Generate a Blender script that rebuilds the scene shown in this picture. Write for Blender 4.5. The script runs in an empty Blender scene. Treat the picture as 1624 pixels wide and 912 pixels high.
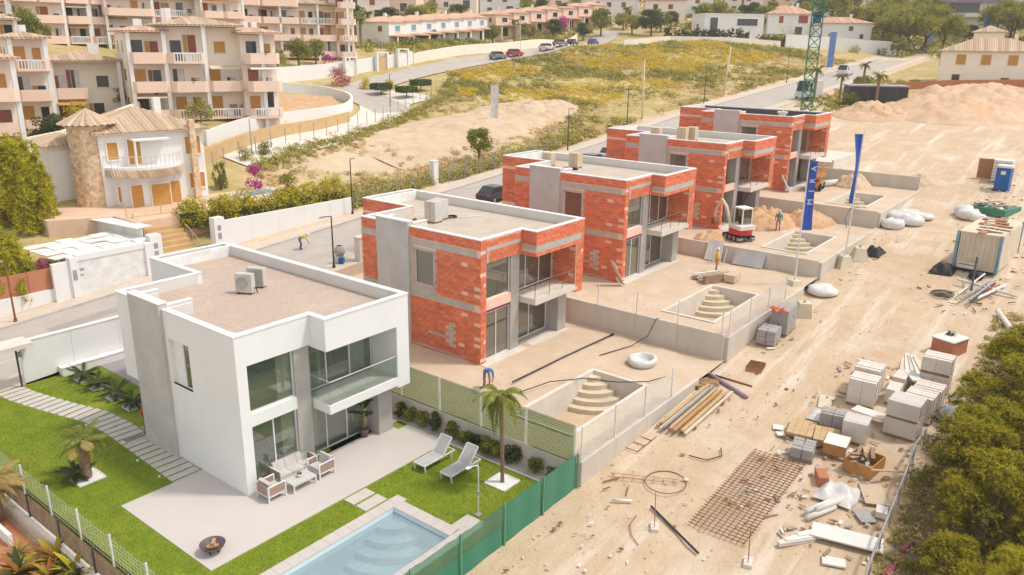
import bpy, math, random
import numpy as np
from mathutils import Vector, Matrix
R = math.radians
sc = bpy.context.scene
col = sc.collection
# ---------------------------------------------------------------- camera
cam = bpy.data.cameras.new('camera'); camo = bpy.data.objects.new('camera', cam); col.objects.link(camo)
cam.sensor_width = 36.0; cam.lens = 27.71; cam.clip_start = .5; cam.clip_end = 2000
yaw, pit, rol = R(38.0), R(17.2), R(.77)
fw = Vector((math.cos(pit)*math.cos(yaw), math.cos(pit)*math.sin(yaw), -math.sin(pit)))
rt = fw.cross(Vector((0, 0, 1))).normalized(); up = rt.cross(fw)
r2 = rt*math.cos(rol)+up*math.sin(rol); u2 = -rt*math.sin(rol)+up*math.cos(rol)
camo.matrix_world = Matrix(((r2.x, u2.x, -fw.x, -15.64), (r2.y, u2.y, -fw.y, -25.72), (r2.z, u2.z, -fw.z, 17.81), (0, 0, 0, 1)))
sc.camera = camo
# ---------------------------------------------------------------- sky and sun
SUN = Vector((2.3, -3.0, 6.6)).normalized()
elev = math.asin(SUN.z)
w = bpy.data.worlds.new('World'); sc.world = w; w.use_nodes = True
nt = w.node_tree
sky = nt.nodes.new('ShaderNodeTexSky'); sky.sky_type = 'NISHITA'; sky.sun_disc = False
sky.sun_elevation = elev; sky.sun_rotation = math.atan2(SUN.x, SUN.y)
sky.air_density = 1.0; sky.dust_density = 1.0; sky.ozone_density = .4
hs = nt.nodes.new('ShaderNodeHueSaturation'); hs.inputs['Saturation'].default_value = .12
nt.links.new(sky.outputs[0], hs.inputs['Color'])
bg = nt.nodes['Background']; nt.links.new(hs.outputs[0], bg.inputs[0]); bg.inputs[1].default_value = .15
sl = bpy.data.lights.new('sun', 'SUN'); sl.energy = 1.55; sl.angle = R(6.0); sl.color = (1, .92, .84)
so = bpy.data.objects.new('sun', sl); col.objects.link(so)
so.rotation_euler = (-SUN).to_track_quat('-Z', 'Y').to_euler(); so.location = (20, -40, 80)
vs = sc.view_settings; vs.view_transform = 'Standard'; vs.look = 'None'; vs.gamma = 1; vs.use_curve_mapping = False
vs.exposure = .72
sc.cycles.max_bounces = 8; sc.cycles.transparent_max_bounces = 12; sc.cycles.diffuse_bounces = 4
sc.cycles.use_denoising = True

# ---------------------------------------------------------------- helpers
class B:
    def __init__(s): s.v = []; s.f = []; s.m = []
    def add(s, vs, fs, mi=0):
        n = len(s.v); s.v += [tuple(p) for p in vs]
        for q in fs: s.f.append([i+n for i in q]); s.m.append(mi)
        return s
    def box(s, x0, x1, y0, y1, z0, z1, mi=0):
        return s.add([(x0,y0,z0),(x1,y0,z0),(x1,y1,z0),(x0,y1,z0),(x0,y0,z1),(x1,y0,z1),(x1,y1,z1),(x0,y1,z1)],
              [(3,2,1,0),(4,5,6,7),(0,1,5,4),(1,2,6,5),(2,3,7,6),(3,0,4,7)], mi)
    def obox(s, c, d, rz=0, mi=0, rx=0, ry=0, tp=1.0):
        m = Matrix.Rotation(rz, 3, 'Z') @ Matrix.Rotation(ry, 3, 'Y') @ Matrix.Rotation(rx, 3, 'X')
        a, b, h = d[0]/2, d[1]/2, d[2]/2; c = Vector(c)
        P = [(-a,-b,-h),(a,-b,-h),(a,b,-h),(-a,b,-h),(-a*tp,-b*tp,h),(a*tp,-b*tp,h),(a*tp,b*tp,h),(-a*tp,b*tp,h)]
        return s.add([c+m@Vector(p) for p in P], [(3,2,1,0),(4,5,6,7),(0,1,5,4),(1,2,6,5),(2,3,7,6),(3,0,4,7)], mi)
    def prism(s, P, z0, z1, mi=0):
        n = len(P)
        zz = z1 if callable(z1) else (lambda x, y: z1)
        return s.add([(x,y,z0) for x,y in P]+[(x,y,zz(x,y)) for x,y in P],
              [list(range(n-1,-1,-1)), list(range(n,2*n))]+[(i,(i+1)%n,n+(i+1)%n,n+i) for i in range(n)], mi)
    def tube(s, P, r, n=6, mi=0, cap=True):
        P = [Vector(p) for p in P]; k = len(P); rr = r if isinstance(r, (list, tuple)) else [r]*k
        base = len(s.v); pu = None
        for i, p in enumerate(P):
            t = (P[min(i+1,k-1)]-P[max(i-1,0)])
            t = t.normalized() if t.length > 1e-9 else Vector((0,0,1))
            if pu is None: a = Vector((0,0,1)) if abs(t.z) < .9 else Vector((1,0,0)); u = t.cross(a).normalized()
            else: u = (pu-t*pu.dot(t)).normalized()
            pu = u; w_ = t.cross(u)
            for j in range(n):
                an = 2*math.pi*j/n; s.v.append(tuple(p+(u*math.cos(an)+w_*math.sin(an))*rr[i]))
        for i in range(k-1):
            for j in range(n):
                s.f.append([base+i*n+j, base+i*n+(j+1)%n, base+(i+1)*n+(j+1)%n, base+(i+1)*n+j]); s.m.append(mi)
        if cap:
            s.f.append([base+j for j in range(n-1,-1,-1)]); s.m.append(mi)
            s.f.append([base+(k-1)*n+j for j in range(n)]); s.m.append(mi)
        return s
    def lathe(s, prof, c=(0,0,0), n=16, mi=0):
        base = len(s.v)
        for r, z in prof:
            for j in range(n):
                a = 2*math.pi*j/n; s.v.append((c[0]+r*math.cos(a), c[1]+r*math.sin(a), c[2]+z))
        for i in range(len(prof)-1):
            for j in range(n):
                s.f.append([base+i*n+j, base+i*n+(j+1)%n, base+(i+1)*n+(j+1)%n, base+(i+1)*n+j]); s.m.append(mi)
        return s
    def build(s, name, mats, parent=None, smooth=False, loc=None, rz=0, kind=None):
        me = bpy.data.meshes.new(name); me.from_pydata(s.v, [], s.f)
        if not isinstance(mats, (list, tuple)): mats = [mats]
        for m in mats: me.materials.append(m)
        if len(mats) > 1: me.polygons.foreach_set('material_index', s.m)
        if smooth: me.polygons.foreach_set('use_smooth', [True]*len(me.polygons))
        return link(name, me, parent, loc, rz, kind)
def link(name, me, parent=None, loc=None, rz=0, kind=None, rot=None, scale=None):
    o = bpy.data.objects.new(name, me); col.objects.link(o)
    if parent: o.parent = parent
    if loc is not None: o.location = loc
    o.rotation_euler = rot if rot else (0, 0, rz)
    if scale: o.scale = scale if isinstance(scale, tuple) else (scale,)*3
    if kind: o['kind'] = kind
    return o
def tag(o, label, cat, group=None):
    o['label'] = label; o['category'] = cat
    if group: o['group'] = group
    return o
def thing(name, label, cat, loc=(0,0,0), rz=0, group=None, scale=None):
    o = bpy.data.objects.new(name, None); col.objects.link(o); o.empty_display_size = .2
    o.location = loc; o.rotation_euler = (0, 0, rz)
    if scale: o.scale = scale if isinstance(scale, tuple) else (scale,)*3
    return tag(o, label, cat, group)
kids = {}
def cp(root, loc, rz=0, label=None, scale=None, group=None):
    r = root.copy(); col.objects.link(r); r.location = loc; r.rotation_euler = (0, 0, rz)
    if scale: r.scale = scale if isinstance(scale, tuple) else (scale,)*3
    if label: r['label'] = label
    if group: r['group'] = group
    if root.name not in kids: kids[root.name] = [(c, list(c.children)) for c in root.children]
    for ch, gs in kids[root.name]:
        c = ch.copy(); col.objects.link(c); c.parent = r
        for g in gs:
            d = g.copy(); col.objects.link(d); d.parent = c
    return r
def struct(b, name, mats, smooth=False, loc=None, kind='structure'):
    return b.build(name, mats, None, smooth, loc, 0, kind)
def fastmesh(name, V, F, mat):
    V = np.asarray(V, np.float32); F = np.asarray(F, np.int32)
    me = bpy.data.meshes.new(name); k = F.shape[1]
    me.vertices.add(len(V)); me.vertices.foreach_set('co', V.ravel())
    me.loops.add(F.size); me.loops.foreach_set('vertex_index', F.ravel())
    me.polygons.add(len(F)); me.polygons.foreach_set('loop_start', np.arange(0, F.size, k, dtype=np.int32))
    me.materials.append(mat); me.update(); me.validate()
    return me

# ---------------------------------------------------------------- materials
def rgb(c): return (c[0], c[1], c[2], 1)
def mat(name, c, rough=.85, c2=None, sc_=1.5, bump=0, bsc=30, metal=0, spec=.3, isl=0, stain=None, det=6, stretch=None):
    m = bpy.data.materials.new(name); m.use_nodes = True; T = m.node_tree; N = T.nodes; L = T.links
    p = N['Principled BSDF']; p.inputs['Roughness'].default_value = rough; p.inputs['Metallic'].default_value = metal
    p.inputs['Specular IOR Level'].default_value = spec
    g = N.new('ShaderNodeNewGeometry'); pos = g.outputs['Position']
    if stretch:
        mp = N.new('ShaderNodeMapping'); mp.inputs['Scale'].default_value = stretch; L.new(pos, mp.inputs[0]); pos = mp.outputs[0]
    def noise(s, d=6, rg=.6):
        n = N.new('ShaderNodeTexNoise'); n.inputs['Scale'].default_value = s; n.inputs['Detail'].default_value = d
        n.inputs['Roughness'].default_value = rg; L.new(pos, n.inputs['Vector']); return n.outputs[0]
    def ramp(src, a, b, ca=(0,0,0), cb=(1,1,1)):
        r = N.new('ShaderNodeValToRGB'); r.color_ramp.elements[0].position = a; r.color_ramp.elements[1].position = b
        r.color_ramp.elements[0].color = rgb(ca); r.color_ramp.elements[1].color = rgb(cb); L.new(src, r.inputs[0]); return r.outputs[0]
    def mix(f, a, b, mode='MIX'):
        x = N.new('ShaderNodeMix'); x.data_type = 'RGBA'; x.blend_type = mode
        if isinstance(f, float): x.inputs[0].default_value = f
        else: L.new(f, x.inputs[0])
        for v, i in ((a, 6), (b, 7)):
            if isinstance(v, tuple): x.inputs[i].default_value = rgb(v)
            else: L.new(v, x.inputs[i])
        return x.outputs[2]
    if c2 is None: c2 = tuple(v*.8 for v in c)
    out = ramp(noise(sc_, det), .35, .65, c, c2)
    if isl:
        out = mix(1.0, out, ramp(g.outputs['Random Per Island'], 0, 1, (1-isl,)*3, (1+isl*.4,)*3), 'MULTIPLY')
    for st in (stain or []):
        out = mix(ramp(noise(st[1], 8, .7), st[2], st[3]), out, st[0])
    L.new(out, p.inputs['Base Color'])
    if bump:
        b = N.new('ShaderNodeBump'); b.inputs['Strength'].default_value = bump; b.inputs['Distance'].default_value = .05
        L.new(noise(bsc, 5), b.inputs['Height']); L.new(b.outputs[0], p.inputs['Normal'])
    return m
def glassmat(name, tint, refl=.12, clear=.6, rough=.02, df=.5):
    m = bpy.data.materials.new(name); m.use_nodes = True; T = m.node_tree; N = T.nodes; L = T.links
    N.remove(N['Principled BSDF'])
    t = N.new('ShaderNodeBsdfTransparent'); t.inputs[0].default_value = rgb(tint)
    d = N.new('ShaderNodeBsdfDiffuse'); d.inputs[0].default_value = rgb(tuple(v*df for v in tint))
    gl = N.new('ShaderNodeBsdfGlossy'); gl.inputs['Roughness'].default_value = rough; gl.inputs[0].default_value = (.95,.95,.95,1)
    a = N.new('ShaderNodeMixShader'); a.inputs[0].default_value = clear; L.new(d.outputs[0], a.inputs[1]); L.new(t.outputs[0], a.inputs[2])
    fr = N.new('ShaderNodeLayerWeight'); fr.inputs[0].default_value = .5
    pw = N.new('ShaderNodeMath'); pw.operation = 'POWER'; pw.inputs[1].default_value = 4; L.new(fr.outputs['Facing'], pw.inputs[0])
    ad = N.new('ShaderNodeMath'); ad.operation = 'MULTIPLY_ADD'; ad.inputs[1].default_value = .6; ad.inputs[2].default_value = refl; L.new(pw.outputs[0], ad.inputs[0])
    if name == 'water':
        g = N.new('ShaderNodeNewGeometry'); nz = N.new('ShaderNodeTexNoise'); nz.inputs['Scale'].default_value = 1.6; nz.inputs['Detail'].default_value = 4; L.new(g.outputs['Position'], nz.inputs['Vector']); bp = N.new('ShaderNodeBump'); bp.inputs['Strength'].default_value = .35; bp.inputs['Distance'].default_value = .08; L.new(nz.outputs[0], bp.inputs['Height']); L.new(bp.outputs[0], gl.inputs['Normal'])
    b = N.new('ShaderNodeMixShader'); L.new(ad.outputs[0], b.inputs[0]); L.new(a.outputs[0], b.inputs[1]); L.new(gl.outputs[0], b.inputs[2])
    L.new(b.outputs[0], N['Material Output'].inputs[0]); return m
M = {}
def dm(k, *a, **kw): M[k] = mat(k, *a, **kw)
dm('white', (.76,.75,.735), c2=(.73,.72,.70), sc_=.8, stain=[((.66,.64,.61), .5, .62, .9), ((.62,.59,.55), 1.4, .70, .9)], rough=.7)
dm('coping', (.82,.81,.79), rough=.6)
dm('grey_render', (.52,.485,.455), c2=(.45,.42,.395), sc_=.9, bump=.1, bsc=6, stain=[((.58,.55,.51), .7, .55, .8)])
dm('grey_column', (.43,.39,.36), c2=(.38,.35,.32))
dm('gravel', (.56,.44,.355), c2=(.45,.35,.28), sc_=9, bump=.8, bsc=25, stain=[((.62,.50,.41), .35, .5, .75), ((.42,.34,.27), 28, .56, .62)])
dm('frame', (.72,.71,.70), rough=.4)
dm('frame_dark', (.10,.10,.11), rough=.4)
dm('brick', (.74,.205,.10), c2=(.68,.18,.09), sc_=.8, isl=.22, bump=.15, bsc=25, stain=[((.74,.30,.175), .5, .60, .85)])
dm('mortar', (.80,.47,.35), c2=(.74,.55,.45), sc_=2.2)
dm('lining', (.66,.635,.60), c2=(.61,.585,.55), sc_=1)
dm('plaster', (.47,.43,.38), c2=(.40,.37,.33), sc_=2, bump=.3, bsc=12, stain=[((.58,.53,.47), 1.1, .55, .7), ((.50,.25,.17), 2.6, .66, .74)])
dm('concrete', (.60,.545,.47), c2=(.53,.475,.41), sc_=.9, bump=.15, bsc=9, stain=[((.62,.48,.32), .45, .58, .8), ((.44,.39,.34), 1.6, .66, .8)], stretch=(1,1,.35))
dm('concrete_light', (.68,.62,.54), c2=(.60,.545,.47), sc_=1.2, bump=.1, bsc=10)
dm('roof_slab', (.53,.45,.365), c2=(.46,.385,.305), sc_=.7, bump=.2, bsc=12, stain=[((.60,.53,.44), .8, .55, .75)])
dm('cream_step', (.66,.57,.43), c2=(.58,.49,.36), sc_=1.5)
dm('paving', (.55,.50,.465), c2=(.515,.465,.435), sc_=.6, rough=.7, stain=[((.58,.53,.495), .3, .5, .8)])
dm('paver', (.54,.49,.45), c2=(.50,.45,.415), sc_=2)
dm('deck', (.33,.29,.29), c2=(.28,.25,.25), sc_=3, stretch=(.4,4,1))
dm('lawn', (.25,.315,.016), c2=(.17,.245,.011), sc_=1.1, bump=.9, bsc=45, stain=[((.15,.20,.012), 7, .55, .75), ((.30,.31,.035), .35, .50, .70), ((.13,.175,.012), .8, .60, .75)])
dm('grass_blade', (.27,.335,.02), c2=(.18,.25,.013), sc_=1.3, isl=.35)
dm('pool_tile', (.63,.73,.76), c2=(.59,.70,.73), sc_=.8, rough=.5)
dm('asphalt', (.46,.405,.355), c2=(.41,.36,.315), sc_=.6, bump=.2, bsc=40, stain=[((.52,.46,.40), .25, .5, .8), ((.33,.295,.265), .9, .68, .8)])
dm('pavement', (.60,.51,.42), c2=(.54,.455,.37), sc_=1, stain=[((.52,.42,.31), .4, .5, .8)])
dm('kerb', (.52,.48,.43)); dm('paint', (.62,.60,.55), c2=(.45,.42,.38), sc_=3)
dm('plot_dirt', (.60,.47,.34), c2=(.53,.40,.28), sc_=.7, bump=.5, bsc=7, stain=[((.66,.57,.46), .35, .54, .72), ((.54,.36,.22), .55, .66, .8), ((.74,.70,.64), .30, .64, .72)])
dm('earth', (.58,.35,.19), c2=(.48,.28,.145), sc_=1.4, bump=.9, bsc=5, stain=[((.64,.46,.30), .8, .5, .7)])
dm('sand', (.60,.46,.32), c2=(.52,.38,.25), sc_=.5, bump=1, bsc=2.5, stain=[((.50,.33,.19), .45, .52, .72), ((.66,.55,.42), 1.1, .6, .75), ((.40,.27,.17), 2.4, .66, .74)])
dm('white_metal', (.74,.73,.71), rough=.45); dm('wire', (.70,.69,.66), rough=.6); dm('wire_green', (.12,.30,.17), rough=.7)
dm('cushion', (.60,.57,.53), rough=.95, bump=.1); dm('sling', (.47,.445,.44), rough=.8); dm('wicker', (.40,.27,.21), c2=(.30,.20,.155), sc_=25)
dm('tabletop', (.62,.62,.58), rough=.15)
dm('rust', (.30,.115,.05), c2=(.20,.075,.035), sc_=6); dm('rust_light', (.45,.22,.11), c2=(.33,.15,.08), sc_=5)
dm('bowl', (.15,.095,.10), c2=(.11,.075,.08), sc_=4, rough=.5)
dm('log', (.50,.30,.17), c2=(.40,.22,.12), sc_=8)
dm('wood', (.58,.42,.24), c2=(.47,.32,.17), sc_=3, isl=.25, stretch=(1,1,3)); dm('wood_old', (.38,.26,.17), c2=(.27,.18,.12), sc_=3, isl=.3)
dm('wood_orange', (.50,.26,.09), c2=(.42,.20,.065), sc_=3, isl=.2)
dm('shutter', (.56,.29,.075), c2=(.48,.24,.06), sc_=5, isl=.12); dm('shutter_red', (.34,.115,.07), c2=(.27,.09,.055), isl=.15)
dm('stone', (.70,.52,.33), c2=(.54,.34,.20), sc_=2.0, bump=1, bsc=5, stain=[((.76,.62,.44), 2.2, .52, .58), ((.36,.18,.10), 2.6, .58, .63)])
dm('tile', (.58,.43,.30), c2=(.50,.36,.24), sc_=3, isl=.28, stain=[((.30,.22,.15), 5, .6, .72)])
dm('tile_red', (.66,.43,.30), c2=(.58,.36,.25), sc_=3, isl=.22)
dm('salmon', (.80,.60,.49), c2=(.76,.56,.45), sc_=.8); dm('cream', (.86,.77,.66), c2=(.82,.73,.62), sc_=.6)
dm('terracotta', (.48,.20,.11), c2=(.42,.17,.09)); dm('ochre', (.58,.40,.20), c2=(.52,.35,.17))
dm('dark_open', (.045,.035,.032)); dm('curtain', (.66,.64,.60)); dm('room_wall', (.55,.51,.47)); dm('room_floor', (.42,.36,.32))
dm('dark_metal', (.05,.05,.055), rough=.5); dm('grey_metal', (.42,.42,.42), rough=.45, metal=.4); dm('black', (.03,.03,.032), rough=.6)
dm('ac_white', (.58,.55,.50), rough=.5); dm('card', (.58,.47,.33), c2=(.52,.41,.28)); dm('red', (.55,.045,.05), rough=.4); dm('orange', (.62,.24,.05), rough=.5)
dm('blue', (.03,.10,.42), rough=.5); dm('blue_tank', (.015,.12,.38), rough=.45); dm('blue_pale', (.20,.36,.50), rough=.5); dm('green_crane', (.05,.22,.14), rough=.5)
dm('rubber', (.11,.10,.10), rough=.7); dm('magenta', (.36,.05,.13), rough=.6); dm('purple', (.34,.24,.29), rough=.6); dm('yellow', (.65,.45,.02)); dm('skin', (.42,.24,.16)); dm('blue_cloth', (.06,.17,.42)); dm('denim', (.09,.12,.22)); dm('teal', (.10,.24,.22))
dm('block', (.70,.62,.55), c2=(.65,.57,.50), sc_=3, isl=.08, stain=[((.72,.66,.59), 1.5, .5, .7)]); dm('cblock', (.40,.37,.35), c2=(.34,.315,.30), sc_=4, isl=.15)
dm('plastic_white', (.70,.68,.65), rough=.35, bump=.5, bsc=4); dm('panel_white', (.72,.70,.66), c2=(.66,.63,.58)); dm('panel_cream', (.66,.58,.45), c2=(.58,.49,.36), sc_=1.2, stain=[((.50,.38,.25), 1.5, .64, .8)])
dm('foil', (.62,.62,.62), rough=.25, metal=.5); dm('car_white', (.62,.61,.60), rough=.25, spec=.5); dm('car_black', (.04,.04,.05), rough=.2, spec=.5); dm('car_red', (.50,.03,.07), rough=.25); dm('car_grey', (.22,.23,.26), rough=.25); dm('tyre', (.03,.03,.03)); dm('car_glass', (.03,.035,.04), rough=.08, spec=.7)
dm('bark', (.20,.13,.085), c2=(.13,.085,.055), sc_=8, bump=.6, bsc=15); dm('palm_bark', (.33,.21,.13), c2=(.20,.12,.075), sc_=9, bump=.6, bsc=15)
def lf(k, a, b, i=.45, g=1.0):
    dm(k, tuple(min(.8,v*g) for v in a), c2=tuple(min(.8,v*g) for v in b), sc_=.9, isl=i, rough=.7, spec=.25)
    T = M[k].node_tree; N = T.nodes; L = T.links; p = N['Principled BSDF']; src = p.inputs['Base Color'].links[0].from_socket
    tl = N.new('ShaderNodeBsdfTranslucent'); L.new(src, tl.inputs[0]); mx = N.new('ShaderNodeMixShader'); mx.inputs[0].default_value = .38
    L.new(p.outputs[0], mx.inputs[1]); L.new(tl.outputs[0], mx.inputs[2]); L.new(mx.outputs[0], N['Material Output'].inputs[0])
lf('leaf_pine', (.33,.30,.043), (.13,.14,.027), .55); lf('leaf_pine_yellow', (.66,.55,.045), (.48,.42,.04), .35); lf('leaf_conifer', (.66,.58,.035), (.42,.41,.03), .35); lf('leaf_dark', (.11,.14,.04), (.07,.10,.03)); lf('leaf_dome', (.50,.47,.09), (.31,.31,.06)); lf('leaf_mid', (.34,.345,.05), (.21,.23,.04))
lf('leaf_olive', (.50,.44,.09), (.36,.33,.07)); lf('leaf_yellow', (.66,.56,.035), (.44,.40,.03)); lf('broom', (.78,.58,.04), (.60,.46,.04), .3); lf('dry', (.74,.57,.30), (.62,.46,.23), .25); lf('palm_leaf', (.34,.36,.07), (.22,.245,.05)); lf('palm_dry', (.58,.43,.14), (.45,.33,.10)); lf('flower', (.60,.07,.36), (.48,.05,.28)); lf('flower_pink', (.65,.20,.25), (.50,.13,.18)); lf('croton', (.52,.38,.04), (.32,.23,.04)); lf('croton_red', (.55,.25,.05), (.34,.14,.03)); lf('banana_leaf', (.075,.11,.03), (.05,.075,.022), .2)
M['glass'] = glassmat('glass', (.80,.85,.76), .12, .88); M['glass_dark'] = glassmat('glass_dark', (.62,.60,.50), .16, .80); M['glass_rail'] = glassmat('glass_rail', (.86,.92,.88), .04, .92)
M['water'] = glassmat('water', (.80,.88,.90), .05, .78, .03, .78); M['net_green'] = glassmat('net_green', (.06,.27,.16), .0, .12, .9, .8); M['net_thin'] = glassmat('net_thin', (.30,.55,.42), .0, .60, .9, .45); M['film'] = glassmat('film', (.95,.93,.90), .05, .62, .25, .85)
# ---------------------------------------------------------------- terrain
SX=[-80,-20,0,65,100,160,260,500]; SZ=[-4,-1.2,0,5.07,8.4,12.5,19.5,34]
DX=[-60,-20,0,9.4,24.2,39.5,54,66,80,100,160,260,500]; DZ=[-2.5,-1.0,-.35,-.12,.85,2.1,3.3,4.4,6.2,8.4,12.5,19.5,34]
CP=[(16,40,4.3),(35,58,9.7),(14,58,6.8),(-10,50,4.5),(86,107,15),(60,112,17),(110,92,16.5),(138,80,17.6),(120,118,17.5),(150,105,15.4),(163,56,18.6),(177,51,17.6),(190,90,21),(230,60,26),(260,120,38),(160,170,40),(80,180,42),(20,110,20),(300,20,36),(0,150,34),(60,60,7.6),(80,60,9.2),(100,60,10.6),(120,60,12.6),(48,40,4.3),(70,40,6.2),(100,40,9.2),(220,-10,19),(145,-1,12.3),(60,80,10.5),(330,80,50),(200,200,58)]
def _base(x, y):
    s = np.interp(x, SX, SZ); d = np.interp(x, DX, DZ)
    t = np.clip((y+9.8)/28., 0, 1); t = t*t*(3-2*t)
    return d+(s-d)*t
_P = np.array(CP, float)
_st = np.array([(x, y, 0) for x in range(-60, 300, 15) for y in (18, 24, 30)], float)
_cr = np.concatenate([_P[:,2]-_base(_P[:,0], _P[:,1]), np.zeros(len(_st))]); _cx = np.concatenate([_P[:,:2], _st[:,:2]])
def _k(a, b): return np.exp(-np.sqrt(((a[:,None,:]-b[None,:,:])**2).sum(-1))/35.)
_w = np.linalg.solve(_k(_cx, _cx)+np.eye(len(_cx))*.01, _cr)
def terr(x, y):
    x = np.atleast_1d(np.asarray(x, float)); y = np.atleast_1d(np.asarray(y, float))
    z = _base(x, y); f = np.clip((y-29)/3, 0, 1); g = np.clip((x-85)/30, 0, 1)
    z = z+(_k(np.stack([x.ravel(), y.ravel()], 1), _cx)@_w).reshape(x.shape)*np.maximum(f, g)
    return z-np.clip(-25-y, 0, 40)*.22*np.clip((75-x)/20, 0, 1)
def tz(x, y): return float(terr(x, y)[0])
def at(x, y, dz=0): return (x, y, tz(x, y)+dz)
rng = np.random.default_rng(7); random.seed(7)
def vnoise(x, y, s, seed=0):
    x = np.asarray(x, float)/s; y = np.asarray(y, float)/s
    xi = np.floor(x).astype(int); yi = np.floor(y).astype(int); fx = x-xi; fy = y-yi; fx = fx*fx*(3-2*fx); fy = fy*fy*(3-2*fy)
    def h(a, b):
        n = (a*374761393+b*668265263+seed*1274126177) & 0x7fffffff; n = ((n ^ (n >> 13))*1274126177) & 0x7fffffff
        return ((n ^ (n >> 16)) & 0xffff)/65535.
    return (h(xi,yi)*(1-fx)+h(xi+1,yi)*fx)*(1-fy)+(h(xi,yi+1)*(1-fx)+h(xi+1,yi+1)*fx)*fy
PX0, PX1 = -5.5, 69.3          # the row of building plots
gx = np.unique(np.round(np.concatenate([np.arange(-90,-20,8), np.arange(-20,75,1.0), [PX0, PX1], np.arange(75,180,2.5), np.arange(180,520,14)]), 2))
gy = np.unique(np.round(np.concatenate([np.arange(-90,-30,4), np.arange(-30,-9.8,.7), [-9.8,18.7,19.0,29.8], np.arange(-8,31,2.), np.arange(31,120,2.), np.arange(120,330,12)]), 2))
GX, GY = np.meshgrid(gx, gy, indexing='ij'); GZ = terr(GX, GY)
low = (GX < PX0+.1)&(GX > -16)&(GY > -9)&(GY < 16); GZ = GZ-.55*low
wild = np.clip((GY-30.5)/2, 0, 1)
GZ += wild*(vnoise(GX,GY,7,3)-.5)*.9*np.clip((GX-28)/6,0,1)*np.clip((175-GX)/10,0,1)*np.clip((np.interp(GX,[30,56,80,95,190],[41,51,61,73,73])-GY)/3,0,1)
dirtm = (GY < -9.9)|(GX > 70)
GZ += np.where(dirtm&(GY<18.5), (vnoise(GX,GY,2.3,1)-.5)*.10+(vnoise(GX,GY,6,2)-.5)*.12, 0)
ruts = np.exp(-((GY+13.5)/.5)**2)+np.exp(-((GY+15.4)/.5)**2); GZ -= .05*ruts*(GX>-10)*(GX<90)
ni, nj = GX.shape; idx = np.arange(ni*nj).reshape(ni, nj)
F = np.stack([idx[:-1,:-1], idx[1:,:-1], idx[1:,1:], idx[:-1,1:]], -1).reshape(-1, 4)
cxm = (GX[:-1,:-1]+GX[1:,1:])/2; cym = (GY[:-1,:-1]+GY[1:,1:])/2
hole = ((cxm>PX0)&(cxm<PX1)&(cym>-9.8)&(cym<18.7))|((cym>18.7)&(cym<29.8)&(cxm<200)&(cxm>-90))
F = F[~hole.ravel()]
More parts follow.
